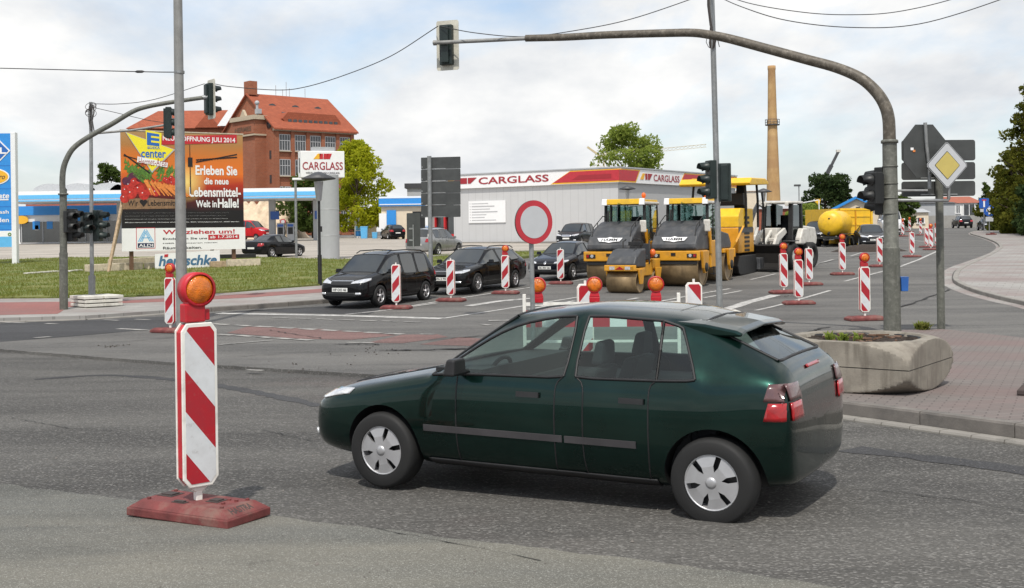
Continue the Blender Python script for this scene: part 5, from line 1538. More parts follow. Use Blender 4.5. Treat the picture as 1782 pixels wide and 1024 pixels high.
m = MB(); m.sph((-.35, .62, 1.35), (.11, .11, .14), 12, 8); m.build('beacon', 'beacon_orange', t)
m = MB(); m.sph((.30, .5, 1.12), (.03, .05, .14), 10, 6); m.build('mirror', 'machine_white', t)

# paver
p = at(1219, 484); c = p + U * 2.6
t = thing('road_paver', 'tall yellow road paver with canopy roof behind the rollers', 'road paver', (c.x, c.y, gz(c.y)), HA)
for s in (-1, 1):
    m = MB(); m.xz([(-1.6, .35), (-1.45, .08), (-1.2, 0), (1.0, 0), (1.25, .08), (1.4, .35), (1.2, .75), (-1.4, .75)], s * .75, s * 1.15); m.build('track', 'machine_black', t, bevel=.03)
m = MB(); m.box((-.3, 0, 1.35), (2.4, 2.1, 1.0)); m.build('body', 'machine_yellow', t, bevel=.04)
m = MB(); m.xz([(-1.4, 1.86), (.9, 1.86), (.9, 2.30), (.55, 2.62), (-1.4, 2.62)], -.2, 1.05); m.build('engine_cover', 'machine_bright', t, bevel=.04)
m = MB(); m.box((-.2, 1.06, 1.76), (2.2, .02, .22)); m.build('dark_band', 'machine_grey', t)
for z in (2.05, 2.25):
    m = MB(); m.box((-.35, 1.06, z), (.75, .02, .10)); m.build('vent', 'machine_black', t)
for z in (.95, 1.12, 1.29, 1.46, 1.62):
    m = MB(); m.box((-.35, 1.06, z), (.75, .02, .09)); m.build('vent', 'machine_black', t)
for s in (-1, 1):
    m = MB(); m.add([(1.0, s * .55, .55), (2.5, s * .75, .5), (2.5, s * 1.35, 1.35), (1.0, s * 1.25, 1.95), (1.0, s * .60, .55), (2.5, s * .80, .5), (2.5, s * 1.40, 1.30), (1.0, s * 1.30, 1.90)],
                    [(0, 1, 2, 3), (4, 5, 6, 7), (0, 1, 5, 4), (1, 2, 6, 5), (2, 3, 7, 6), (3, 0, 4, 7)]); m.build('hopper_wing', 'machine_yellow', t)
m = MB(); m.box((1.6, 0, .5), (1.4, 1.2, .2)); m.build('hopper_floor', 'machine_black', t)
m = MB(); m.box((-2.0, 0, .35), (.7, 2.5, .5)); m.build('screed', 'machine_grey', t, bevel=.03)
for s in (-1, 1):
    m = MB(); m.box((-1.3, s * .55, 2.95), (.4, .42, .62)); m.taper((-1.45, s * .55, 3.2), (.14, .42), (.1, .36), .4); m.build('seat', 'seat_fabric', t, bevel=.04)
m = MB(); m.box((-.8, 0, 3.0), (.3, 1.7, .5)); m.build('control_panel', 'machine_black', t, bevel=.03)
for s in (-1, 1):
    for x in (-.1, -2.0):
        m = MB(); m.tube([(x, s * 1.1, 1.85), (x, s * 1.1, 3.0), (x - .05, s * 1.05, 3.62)], .05, 10); m.build('canopy_post', 'machine_black', t)
    m = MB(); m.xz([(.55, 3.52), (.62, 3.62), (.3, 3.82), (-2.0, 3.86), (-2.5, 3.72), (-2.5, 3.62)], s * .30, s * 1.45); m.build('canopy', 'machine_bright', t, bevel=.04)
m = MB(); m.box((-.9, 0, 3.66), (2.6, 2.3, .06)); m.build('canopy_frame', 'machine_black', t)
m = MB(); m.tube([(-2.6, 1.2, .5), (-2.6, 1.2, 2.6), (-2.3, 1.2, 3.3)], .04, 8); m.build('handrail', 'machine_black', t)

# wheel loader
p = at(1316, 473); c = p + V((math.cos(HA - R(10)), math.sin(HA - R(10)), 0)) * -2.7
t = thing('wheel_loader', 'white wheel loader with a wide black bucket lowered to the road', 'wheel loader', (c.x, c.y, gz(c.y)), HA - R(10))
m = MB()
pf = [(2.05, .02), (2.85, .02), (2.9, .06), (2.3, .12), (2.12, .30), (2.10, .70), (2.25, 1.02), (2.2, 1.08), (2.0, .80), (1.98, .25)]
m.xz(pf, -.98, .98)
for s in (-1, 1): m.xz([(2.0, .03), (2.85, .03), (2.25, 1.05), (2.0, .85)], s * .98, s * 1.01)
m.build('bucket', 'bucket', t)
m = MB(); m.box((2.05, 0, .58), (.06, 1.98, .95)); m.build('bucket_back', 'bucket', t)
for s in (-1, 1):
    m = MB(); m.xz([(2.0, .55), (2.1, .75), (1.6, 1.45), (.75, 1.75), (.55, 1.55), (1.35, 1.20), (1.85, .55)], s * .36, s * .48); m.build('lift_arm', 'machine_white', t, bevel=.02)
    m = MB(); m.cyl((.9, s * .28, 1.05), (1.65, s * .28, 1.1), .06, n=10); m.build('cylinder', 'machine_grey', t)
m = MB(); m.box((1.45, 0, 1.25), (.14, .8, .16)); m.bar((1.0, 0, 1.7), (1.9, 0, 1.05), .12, .14); m.box((.9, 0, 1.35), (.5, .55, .8)); m.build('boom_frame', 'machine_white', t, bevel=.03)
for s in (-1, 1):
    for x in (1.0, -1.05):
        m = MB(); m.lathe([(.30, -.18), (.5, -.2), (.56, -.14), (.56, .14), (.5, .2), (.30, .18), (.28, .05), (0, .05)], (0, 0, 0), (0, s, 0), 28); o = m.build('wheel', 'tyre', t); o.location = (x, s * .82, .56)
        m = MB(); m.lathe([(.29, .07), (.2, .12), (0, .12)], (0, 0, 0), (0, s, 0), 20); m.build('rim', 'machine_white', o)
    m = MB(); m.tube([(1.55, s * .82, .85), (1.2, s * .82, 1.20), (.7, s * .82, 1.18), (.45, s * .82, .9)], .05, 4); m.box((1.0, s * .82, 1.2), (.8, .42, .04)); m.build('mudguard', 'machine_grey', t)
m = MB(); m.box((-.3, 0, .85), (2.2, 1.0, .55)); m.build('chassis', 'machine_black', t, bevel=.03)
m = MB(); m.xz([(-.6, 1.0), (-2.2, 1.0), (-2.3, 1.3), (-2.1, 1.75), (-.6, 1.85)], -.70, .70); m.build('engine_cover', 'machine_white', t, bevel=.06)
for s in (-1, 1):
    m = MB(); m.xz([(-.2, 1.05), (.35, 1.05), (.30, 1.30), (.0, 1.72), (-.5, 1.72), (-.5, 1.2)], s * .72, s * .98); m.build('step_cover', 'machine_white', t, bevel=.05)
    for x, xt in ((.55, .40), (-.62, -.58)):
        m = MB(); m.bar((x, s * .62, 1.25), (xt, s * .60, 2.78), .13, .17); m.build('cab_post', 'machine_black', t)
    m = MB(); m.box((-.05, s * .63, 2.1), (1.0, .012, 1.25)); m.build('side_pane', 'glass_loader', t)
m = MB(); m.bar((.56, 0, 1.5), (.42, 0, 2.74), 1.14, .012); m.build('windscreen', 'glass_loader', t)
m = MB(); m.box((-.1, 0, 1.3), (1.2, 1.25, .25)); m.box((-.35, 0, 1.65), (.45, .5, .5)); m.box((-.5, 0, 2.0), (.12, .48, .6)); m.build('cab_interior', 'interior', t)
m = MB(); m.box((-.08, 0, 2.83), (1.35, 1.40, .11)); m.build('roof', 'machine_white', t, bevel=.04)
for s in (-1, 1):
    m = MB(); m.cyl((.6, s * .5, 2.74), (.66, s * .5, 2.74), .08, n=12); m.build('work_lamp', 'machine_white', t)

# excavator arm behind the loader
p = at(1302, 452); c = V((p.x, p.y + 1.5, 0))
t = thing('excavator', 'black and white excavator arm rising between the paver and the loader', 'excavator', (c.x, c.y, gz(c.y)), R(0))
s = FPX / c.y; e = lambda a, b: ray(a, b, c.y) - V((c.x, c.y, gz(c.y)))
m = MB(); m.bar(e(1297, 412), e(1311, 372), .25, .22); m.bar(e(1311, 372), e(1322, 351), .25, .2); m.build('stick', 'machine_grey', t)
m = MB(); m.bar(e(1320, 351), e(1352, 372), .28, .26); m.build('boom', 'machine_white', t); m = MB(); m.bar(e(1322, 357), e(1350, 379), .10, .10); m.build('cylinder', 'machine_black', t)
m = MB(); m.bar(e(1306, 440), e(1318, 395), .14, .14); m.build('link', 'machine_white', t)
m = MB(); m.box((1.5, .4, .7), (2.2, 1.6, 1.0)); m.build('body', 'machine_white', t, bevel=.05)
m = MB(); m.box((-.2, .2, .25), (.9, .8, .5)); m.build('attachment', 'machine_black', t, bevel=.05)

# tank trailer and container
p = at(1447, 430); ta = R(62)
t = thing('tank_trailer', 'round yellow water tank on a black two-axle trailer', 'tank trailer', (p.x, p.y + .3, gz(p.y)), ta)
m = MB(); m.lathe([(0, -.28), (.45, -.24), (.72, -.12), (.85, .12), (.87, .3), (.87, 3.0), (.8, 3.3), (0, 3.5)], (0, 0, 1.58), (1, 0, 0), 40); m.build('tank', 'machine_bright', t)
m = MB(); m.lathe([(.22, 0), (.22, .12), (.0, .14)], (1.4, 0, 2.42), (0, 0, 1), 16); m.build('hatch', 'machine_bright', t)
m = MB(); m.cyl((-.28, 0, .95), (-.5, 0, .85), .09, n=10); m.sph((-.26, 0, 1.9), (.04, .06, .06), 8, 6); m.build('valve', 'machine_black', t)
m = MB(); m.tube([(-.35, -.5, .7), (-.5, -.3, .5), (-.5, .3, .5), (-.35, .5, .7)], .045, 8); m.build('hose', 'machine_white', t)
m = MB(); m.box((1.6, 0, .62), (4.4, 1.9, .16)); m.box((-.9, 0, .55), (1.2, .12, .12)); m.build('chassis', 'machine_black', t)
for x in (.6, 2.9):
    for s_ in (-1, 1):
        m = MB(); m.lathe([(.2, -.12), (.38, -.12), (.40, .12), (.2, .12), (0, .06)], (0, 0, 0), (0, s_, 0), 24); o = m.build('wheel', 'tyre', t); o.location = (x, s_ * .92, .40)
        m = MB(); m.box((x, s_ * .92, .86), (.95, .3, .04)); m.build('mudguard', 'machine_grey', t)
p = at(1463, 427); q = ray(1514, 400, p.y + .6)
cw = (V((q.x, q.y)) - V((p.x, p.y))).length
t = thing('container', 'big yellow ribbed skip container with double doors behind the tank trailer', 'container', (p.x - .1, p.y, gz(p.y)), R(8))
hh = (427 - 363) / (FPX / p.y); ww = cw * 1.03; dl = 6.0
m = MB(); m.box((ww / 2, dl / 2, hh / 2 + .05), (ww, dl, hh - .1)); m.build('shell', 'machine_bright', t)
m = MB()
for z in (.12, hh - .08):
    m.box((ww / 2, -.04, z), (ww + .1, .1, .14)); m.box((ww + .04, dl / 2, z), (.1, dl, .14))
for x in (0, ww): m.box((x, -.04, hh / 2), (.14, .1, hh))
m.build('frame', 'machine_bright', t)
for k in range(2):
    m = MB()
    m.box((ww * (.26 + .48 * k), -.03, hh / 2), (ww * .43, .06, hh - .3))
    for z in (.3, .55, .78): m.box((ww * (.26 + .48 * k), -.075, hh * z), (ww * .42, .05, .09))
    m.build('door', 'machine_bright', t)
m = MB(); m.cyl((ww * .5, -.1, .2), (ww * .5, -.1, hh - .2), .04, n=8); m.build('lock_rod', 'machine_yellow', t)
for k in range(9):
    m = MB(); m.box((ww + .05, .4 + k * .65, hh / 2), (.1, .12, hh - .2)); m.build('rib', 'machine_bright', t)
# heap of soil with a plank
bm = bmesh.new(); bmesh.ops.create_grid(bm, x_segments=16, y_segments=10, size=.5)
random.seed(9)
for v in bm.verts:
    r_ = math.hypot(v.co.x, v.co.y) * 2
    v.co = V((v.co.x * 4.6, v.co.y * 2.2, max(0, 1 - r_ * r_) * .42 + random.uniform(0, .1) * max(0, 1 - r_) - .02))
me = bpy.data.meshes.new('soil_heap'); bm.to_mesh(me); bm.free(); me.materials.append(MT['soil']); o = bpy.data.objects.new('soil_heap', me); COL.objects.link(o)
p = at(1512, 438); o.location = p; tag(o, 'low heap of dark soil on the road before the grey saloon', 'soil heap')
o = MB(); o.box((0, 0, .12), (2.0, .3, .12)); o = o.build('plank', 'print_carrot'); p = at(1488, 437.5); o.location = p; o.rotation_euler = (0, 0, R(20)); tag(o, 'orange brown plank lying by the soil heap', 'plank')

# ------------------------------------------------------------------ buildings
def along(px_, o, d):
    """distance along a facade line (o + t d) at which it crosses a picture column"""
    k = (px_ - 891) / FPX
    return (k * o[1] - o[0]) / (d[0] - k * d[1])
# the grey clad hall
co_ = V((8.53, 92.0)); aa = R(-34.8); A_ = V((-math.cos(aa), -math.sin(aa))); B_ = V((-math.sin(aa), math.cos(aa)))
zb = gz(92)
t = thing('clad_hall', 'low hall clad in grey panels with a red and white sign band under its roof', 'building', (co_.x, co_.y, zb - .2), aa)
xa = lambda px_: -along(px_, co_, A_)
yb_ = lambda px_: along(px_, co_, B_)
LA, LB, HB, H0 = along(744, co_, A_), 22.7, 5.15, .2
x_en = xa(790)
m = MB(); m.box(((x_en) / 2, .15, H0 + HB / 2), (-x_en, .3, HB)); m.box((-.15, LB / 2 + .15, H0 + HB / 2), (.3, LB - .3, HB)); m.box((-LA / 2, LB, H0 + HB / 2), (LA, .3, HB)); m.box((-LA + .15, LB / 2 + .15, H0 + HB / 2), (.3, LB - .3, HB))
m.build('wall', 'cladding', t)
m = MB(); m.box((-LA / 2, LB / 2, H0 + 6.12), (LA + .1, LB + .1, .12)); m.build('roof', 'roof_metal', t)
zt0, zt1 = H0 + 4.88, H0 + 6.03
zm_, bh = (zt0 + zt1) / 2, zt1 - zt0
m = MB(); m.box((-LA / 2 + .1, -.12, zm_), (LA + .24, .24, bh)); m.box((.12, LB / 2, zm_), (.24, LB, bh)); m.box((-LA / 2, -.14, zt1 + .06), (LA + .5, .34, .08), 1); m.box((.14, LB / 2 + .1, zt1 + .06), (.34, LB, .08), 1)
band = m.build('sign_band', ['print_white', 'roof_metal'], t)
def fa(poly, mi, m, off=.245): m.ext([(x, z) for x, z in poly], (0, -off, 0), (1, 0, 0), (0, 0, 1), (0, -.012, 0), mi)
def fb(poly, mi, m, off=.245): m.ext([(x, z) for x, z in poly], (off, 0, 0), (0, 1, 0), (0, 0, 1), (.012, 0, 0), mi)
m = MB(); l_, h_ = zt0 + .02, zt1 - .02
z = lambda f: l_ + (h_ - l_) * f
fa([(xa(962), z(.02)), (.245, z(.02)), (.245, z(.98)), (xa(997), z(.98))], 1, m)
fa([(xa(966), z(.12)), (.258, z(.12)), (.258, z(.90)), (xa(996), z(.90))], 0, m, .258)
fa([(xa(1000), z(.30)), (xa(1068), z(.30)), (xa(1068), z(.62)), (xa(1012), z(.62))], 2, m, .271)
m.build('stripe', ['sign_red', 'print_amber', 'print_darkred'], band); m = MB()
fb([(-.25, z(.02)), (yb_(1103), z(.02)), (yb_(1111), z(.98)), (-.25, z(.98))], 1, m)
fb([(-.25, z(.12)), (yb_(1102), z(.12)), (yb_(1108.5), z(.90)), (-.25, z(.90))], 0, m, .258)
fb([(yb_(1178), z(.02)), (LB, z(.02)), (LB, z(.98)), (yb_(1188), z(.98))], 1, m)
fb([(yb_(1181), z(.14)), (LB, z(.14)), (LB, z(.90)), (yb_(1188), z(.90))], 0, m, .258)
fb([(yb_(1196), z(.2)), (LB - .5, z(.2)), (LB - .5, z(.6)), (yb_(1201), z(.6))], 1, m, .271)
m.build('stripe', ['sign_red', 'print_amber', 'print_darkred'], band)
m = MB()
fa([(xa(795), z(.34)), (xa(817), z(.34)), (xa(817), z(.80)), (xa(795), z(.80))], 0, m, .258)
fa([(xa(818.5), z(.34)), (xa(823), z(.34)), (xa(834), z(.80)), (xa(818.5), z(.80))], 0, m, .258)
fa([(xa(780), z(.34)), (xa(794), z(.34)), (xa(794), z(.80)), (xa(786), z(.80))], 1, m, .258)
fb([(yb_(1110.5), z(.28)), (yb_(1116), z(.28)), (yb_(1119), z(.74)), (yb_(1115), z(.74))], 1, m, .258)
fb([(yb_(1119.5), z(.28)), (yb_(1123), z(.28)), (yb_(1123), z(.74)), (yb_(1119.5), z(.74))], 0, m, .258)
fb([(yb_(1124), z(.28)), (yb_(1127), z(.28)), (yb_(1132), z(.74)), (yb_(1124), z(.74))], 0, m, .258)
m.build('emblem', ['print_darkred', 'print_amber'], band)
m = MB(); m.text('CARGLASS', ((xa(837) + xa(959)) / 2, -.262, z(.52)), xa(959) - xa(837), bh * .52, bold=.018); m.build('lettering', 'print_darkred', band); m = MB()
m.text('CARGLASS', (.262, (yb_(1134) + yb_(1179)) / 2, z(.46)), yb_(1179) - yb_(1134), bh * .5, ex=(0, 1, 0), nrm=(1, 0, 0), bold=.012); m.build('lettering', 'print_darkred', band)
x0, x1 = xa(817), xa(881); 
m = MB(); m.box(((x0 + x1) / 2, -.06, 3.0), (x1 - x0, .06, 1.9)); ib = m.build('notice_board', 'print_white', t)
m = MB(); random.seed(4)
for k, (wd, b) in enumerate(((.45, .0), (.62, 1), (.5, 0), (.7, 1), (.4, 0), (.35, 0), (.66, 0))):
    zz_ = 3.72 - k * .24; L0 = x0 + .35; m.box((L0 + (x1 - x0) * wd / 2, -.1, zz_), ((x1 - x0) * wd, .012, .06 + .03 * b)); m.box((x0 + .18, -.1, zz_), (.07, .012, .07))
m.build('lettering', 'print_grey', ib)
# entrance
m = MB(); ex0 = -LA + .3
m.box(((ex0 + x_en) / 2, .9, 2.6), (x_en - ex0, .05, 4.6)); m.build('entrance_glass', 'glass_dark', t)
m = MB()
for x in (ex0, ex0 + (x_en - ex0) * .42, x_en - .1): m.box((x, .75, 1.9), (.18, .2, 3.4))
for zz_ in (1.0, 3.3): m.box(((ex0 + x_en) / 2, .72, zz_), (x_en - ex0, .18, .22 if zz_ < 2 else .34))
m.build('entrance_frame', 'frame_red', t)
m = MB(); m.box(((ex0 + x_en) / 2, .55, 4.3), (x_en - ex0, .9, 1.2)); m.build('lintel', 'clad_white', t)
m = MB(); m.box((ex0 - .35, .1, 2.2), (.5, .1, 3.2)); bn = m.build('blue_banner', 'station_white', t)
m = MB(); m.text('S S', (ex0 - .35, .04, 2.3), 2.6, .42, ex=(0, 0, 1), ey=(-1, 0, 0), nrm=(0, -1, 0), bold=.02); m.build('lettering', 'station_blue', bn)
m = MB(); m.box((-LA / 2, -.6, .30), (LA, .9, .2)); m.build('plinth', 'kerb_light', t)

# pylon with the sign box
p = at(572, 452); s = FPX / p.y; zg = gz(p.y)
zz = lambda py: (ray(572, py, p.y).z - zg)
t = thing('sign_pylon', 'white sign box on a thick grey round column at the edge of the yard', 'sign', (p.x, p.y, zg), R(0))
m = MB(); m.cyl((0, 0, -.1), (0, 0, zz(305)), 19 / s, n=40, caps=False); m.build('column', 'clad_white', t)
for py in (365, 410):
    m = MB(); m.lathe([(19.02 / s, -.02), (19.25 / s, -.02), (19.25 / s, .02), (19.02 / s, .02)], (0, 0, zz(py)), (0, 0, 1), 40); m.build('joint_ring', 'roof_metal', t)
bx = MB(); ang_ = R(20)
xl, xr = (528 - 572) / s, (600 - 572) / s
m = MB(); cs = (xr - xl) / math.cos(ang_)
mm = Matrix.Rotation(ang_, 3, 'Z')
cc = V(((xl + xr) / 2, 0, (zz(263) + zz(309)) / 2)); hz_ = zz(263) - zz(309)
m.box(cc + mm @ V((0, .45, 0)), (cs, .9, hz_), 0, M=mm); bxo = m.build('sign_box', 'print_white', t, bevel=.03)
m = MB(); m.box(cc + mm @ V((.1, .45, hz_ / 2 + .13)), (cs * .5, .6, .24), 0, M=mm); m.build('box_cap', 'clad_white', t)
m = MB(); m.box(cc + mm @ V((-cs / 2 - .012, .4, -.05)), (.02, .2, hz_ * .55), 0, M=mm); m.build('vent', 'line_black', t)
ex = mm @ V((1, 0, 0)); nr = mm @ V((0, -1, 0)); fc = cc + nr * .002
m = MB(); m.text('CARGLASS', fc + V((0, 0, -.10)), cs * .92, hz_ * .30, ex=ex, nrm=nr, bold=.012, depth=.012); lt = m.build('lettering', 'print_darkred', bxo)
m = MB(); m.text('WENN GLAS, DANN CARGLASS.', fc + V((0, 0, -.52)), cs * .78, hz_ * .09, ex=ex, nrm=nr, bold=.01, depth=.012); m.build('lettering', 'line_black', bxo)
m = MB()
for k, (a, b, c_, d_, mi) in enumerate(((-.55, -.2, -.28, -.08, 1), (-.19, .02, -.07, .02, 0), (.04, .22, .04, .36, 0), (.24, .42, .38, .62, 0))):
    m.ext([(a, .30), (b, .30), (d_, .62), (c_, .62)] if mi else [(a, .30), (b, .30), (b + (.12 if k > 1 else 0), .62), (a + (.02 if k > 1 else 0), .62)], fc, ex, (0, 0, 1), nr * .012, mi)
m.build('emblem', ['print_red', 'print_amber'], bxo)

# the brick warehouse
oc = V((-43.2, 210.0)); rc = V((.745, .667)); gc = V((-.667, .745))
zg = gz(210)
ra_ = math.atan2(rc.y, rc.x)
t = thing('brick_warehouse', 'tall brick warehouse with orange tiled roof, gable and rows of grey windows', 'building', (oc.x, oc.y, zg), ra_)
LR, LG, HE, HR = 17.4, 19.0, 20.0, 26.8
m = MB(); m.box((LR / 2, .3, HE / 2), (LR, .6, HE)); m.box((LR / 2, LG - .3, HE / 2), (LR, .6, HE)); m.box((LR - .3, LG / 2, HE / 2), (.6, LG - 1.2, HE)); m.box((.3, LG / 2, HE / 2), (.6, LG - 1.2, HE))
for x in (0, LR - .6): m.ext([(0, HE), (LG, HE), (LG / 2, HR)], (x, 0, 0), (0, 1, 0), (0, 0, 1), (.6, 0, 0))
m.build('wall', 'brick', t)
m = MB()
for s_ in (0, 1):
    y0, y1 = (-.9, LG / 2) if s_ == 0 else (LG + .9, LG / 2)
    m.add([(-.5, y0, HE - .25), (LR + .5, y0, HE - .25), (LR - 3.0 if 0 else LR + .3, y1, HR + .25), (-.5, y1, HR + .25), (-.5, y0, HE - .55), (LR + .5, y0, HE - .55), (LR + .3, y1, HR - .05), (-.5, y1, HR - .05)],
          [(0, 1, 2, 3), (4, 5, 6, 7), (0, 1, 5, 4), (1, 2, 6, 5), (2, 3, 7, 6), (3, 0, 4, 7)])
rf = m.build('roof', 'roof_tile', t)
m = MB(); m.box((.6, LG / 2, HR + 1.2), (1.6, 2.2, 2.6)); m.build('chimney', 'brick', rf)
m = MB(); m.xz([(3.0, HE + 1.2), (15.2, HE + 1.2), (15.2, HE + 1.75), (14.0, HE + 3.0), (3.6, HE + 3.0), (2.5, HE + 1.75)], 1.2, 4.5); dm = m.build('dormer', 'roof_tile', rf)
for k in range(10):
    m = MB(); m.box((4.0 + k * 1.12, 1.15, HE + 1.45), (.72, .08, .5)); m.build('window', 'window_dark', rf)
for x in (4.2, 7.6, 10.8, 13.6):
    m = MB(); m.box((x, 3.2, HE + 2.85), (.9, .08, 1.2), M=Matrix.Rotation(R(-52), 3, 'X')); m.build('skylight', 'window_dark', rf)
for x in (3.2, 8.2, 13.2):
    m = MB(); m.xz([(x - 1.0, HE + 4.5), (x - .4, HE + 4.9), (x, HE + 5.0), (x + .4, HE + 4.9), (x + 1.0, HE + 4.5)], 6.0, 7.8); m.build('eyebrow_dormer', 'window_dark', rf)
for k in range(5):
    for j, zc in enumerate((17.2, 12.6, 7.6, 3.2)):
        if j > 0 and k > 1 and j < 3 and k > 3: pass
        xc = 2.1 + k * 3.28
        m = MB(); m.box((xc, -.02, zc), (2.2, .14, 3.0)); m.build('window', 'window_dark', t)
        w_o = bpy.context.scene.objects[t.children[-1].name] if False else None
        m = MB()
        for q in range(5): m.box((xc - 1.1 + q * .55, -.11, zc), (.14 if q in (0, 4) else .1, .06, 3.0))
        for zz_ in (-1.45, .35, 1.45): m.box((xc, -.12, zc + zz_), (2.2, .06, .12))
        m.build('window_frame', 'print_grey', t)
        m = MB(); m.box((xc, -.2, zc - 1.62), (2.6, .4, .16)); m.build('sill', 'stone_trim', t)
for k in range(6):
    m = MB(); m.box((.45 + k * 3.28 - .0, -.16, HE / 2), (.75, .32, HE - .4)); m.build('pilaster', 'brick', t)
m = MB(); m.box((LR / 2, -.3, HE - .45), (LR + .6, .6, .5)); m.build('cornice', 'stone_trim', t)
# the stair tower on the gable side
ty0, ty1 = 3.0, 11.5
m = MB(); m.box((-1.1, (ty0 + ty1) / 2, 10.8), (2.2, ty1 - ty0, 21.6)); m.build('stair_tower', 'brick', t)
m = MB(); m.box((-1.25, (ty0 + ty1) / 2, 21.9), (2.8, ty1 - ty0 + .7, .8)); m.box((-2.25, (ty0 + ty1) / 2, 19.9), (.12, ty1 - ty0 - .6, 1.7), 1); m.box((-1.25, (ty0 + ty1) / 2, 18.7), (2.7, ty1 - ty0 + .4, .3)); m.ext([(6.2, 22.3), (8.3, 22.3), (7.25, 23.6)], (-2.4, 0, 0), (0, 1, 0), (0, 0, 1), (.5, 0, 0)); m.build('tower_cornice', ['stone_trim', 'brick'], t)
m = MB(); m.text('HERMES', (-2.33, 7.25, 19.9), 6.2, .9, ex=(0, -1, 0), nrm=(-1, 0, 0), bold=.03, depth=.02); m.build('lettering', 'wood_dark', t)
m = MB(); m.cyl((-1.4, 3.6, 22.3), (-1.4, 3.6, 24.3), .25, n=8); m.sph((-1.4, 3.6, 24.6), .45, 10, 8); m.box((-1.4, 3.2, 23), (.8, 1.1, .9)); m.build('antenna', 'clad_white', t)
for y, zc in ((1.4, 15.0), (1.4, 10.5), (1.4, 6.0)):
    m = MB(); m.box((-.02, y, zc), (.14, .6, 1.5)); m.build('window', 'window_dark', t)
m = MB(); m.lathe([(.8, 0), (.8, .12), (0, .12)], (0, 1.8, 20.6), (-1, 0, 0), 18); m.build('window', 'window_dark', t)
for x, hh_ in ((6, 2.2), (7.5, 1.5), (8.3, 3.0), (9.0, 1.8), (12.5, 2.0)):
    m = MB(); m.cyl((x, LG / 2, HR), (x, LG / 2, HR + hh_), .06, n=6); m.build('antenna', 'roof_metal', t)
# lower wing to the left
p0 = ray(228, 404, 232); zg = gz(232)
t = thing('brick_wing', 'lower brick building with long orange roof left of the warehouse', 'building', (p0.x, p0.y, zg), R(6))
wl = 21.5
m = MB(); m.box((wl / 2, 6, 11), (wl, 12, 22)); m.build('wall', 'brick', t)
m = MB(); m.add([(-.6, -.8, 22.0), (wl + .5, -.8, 22.0), (wl + .5, 6, 26.4), (4.5, 6, 26.2), (-.6, 12.8, 22.0), (wl + .5, 12.8, 22.0)], [(0, 1, 2, 3), (4, 3, 2, 5), (0, 3, 4), (1, 5, 2), (0, 4, 5, 1)]); rf = m.build('roof', 'roof_tile', t)
m = MB(); m.box((9, 1.8, 23.9), (2.2, .2, 1.2), M=Matrix.Rotation(R(-55), 3, 'X')); m.build('skylight', 'window_dark', rf)
m = MB(); m.add([(13, -.9, 22.1), (18, -.9, 22.1), (15.5, -.9, 25.0), (15.5, 6, 25.2)], [(0, 1, 2), (0, 2, 3), (1, 3, 2)]); m.build('gablet', 'roof_tile', rf)
m = MB(); m.xz([(10.6, 17.4), (14.4, 17.4), (14.0, 18.8), (12.5, 19.4), (11, 18.8)], -.1, .05); m.build('window', 'window_dark', t)
m = MB(); m.add([(17.5, -1.2, 22.4), (22.5, -1.2, 22.4), (22.5, 3, 27.3), (20.0, 3, 27.3)], [(0, 1, 2, 3)]); m.build('glass_roof', 'roof_metal', rf)

# filling station: canopy, shop, pumps
dS = 116.0; sS = FPX / dS; zg = gz(dS)
cx0, cx1 = ray(-20, 400, dS).x, ray(553, 400, dS).x
zc0, zc1 = ray(300, 348, dS).z - zg, ray(300, 330, dS).z - zg
t = thing('station_canopy', 'long white and blue filling station canopy on pale pillars', 'canopy', (cx0, dS, zg))
wd = cx1 - cx0
m = MB(); m.box((wd / 2, 5, (zc0 + zc1) / 2), (wd, 10, zc1 - zc0)); m.build('canopy', 'station_white', t)
m = MB(); hc = zc1 - zc0; m.box((wd / 2, -.03, zc0 + hc * .45), (wd + .06, .06, hc * .38)); m.box((wd / 2, -.03, zc0 + hc * .08), (wd + .06, .06, hc * .13)); m.box((wd + .03, 5, zc0 + hc * .45), (.06, 10, hc * .38)); fo = m.build('blue_band', 'station_lightblue', t)
for pxx in (184, 330, 458 - 0, 540):
    pass
for pxx in (184, 458, 538):
    x = ray(pxx, 400, dS).x - cx0
    m = MB(); m.box((x, 4.5, zc0 / 2), (.62, .62, zc0)); pl = m.build('pillar', 'clad_white', t)
    m = MB(); m.box((x + .35, 4.1, zc0 * .62), (.9, .12, .85)); m.build('pump_number', 'pump_blue', pl)
for pxx in (60, 110, 165, 200):
    x = ray(pxx, 400, dS).x - cx0
    m = MB(); n = 8; m.ext([(1.9 * math.cos(math.pi * i / n), .95 * math.sin(math.pi * i / n)) for i in range(n + 1)], (x, 4, zc1), (1, 0, 0), (0, 0, 1), (0, 5, 0)); m.build('rooflight', 'roof_metal', t)
for k, pxx in enumerate((449, 523, 536)):
    q = at(pxx, 417.5); g = MB()
    tp = thing('fuel_pump', ('fuel pump beside the first canopy pillar', 'fuel pump left of the black street lamp', 'fuel pump directly behind the black street lamp')[k], 'fuel pump', (q.x, dS + 3.2, zg))
    m = MB(); m.box((0, 0, .95), (.75, .5, 1.9)); m.build('cabinet', 'clad_white', tp, bevel=.03); m = MB(); m.box((0, -.27, 1.1), (.5, .04, .7)); m.box((0, -.27, 1.65), (.6, .04, .25), 1); m.build('panel', ['machine_black', 'pump_blue'], tp)
    m = MB(); m.tube([(.4, -.2, 1.5), (.6, -.25, .6), (.5, -.25, .3), (.42, -.2, 1.0)], .03, 6); m.build('hose', 'machine_black', tp)
dH = 127.0; zg = gz(dH); cx0 = ray(20, 400, dH).x; cx1 = ray(330, 400, dH).x; wd = cx1 - cx0
t = thing('station_shop', 'filling station shop with glass front and blue band above', 'building', (cx0, dH, zg))
zt = ray(200, 369, dH).z - zg
m = MB(); m.box((wd / 2, 5, zt / 2), (wd, 10, zt)); m.build('wall', 'station_white', t)
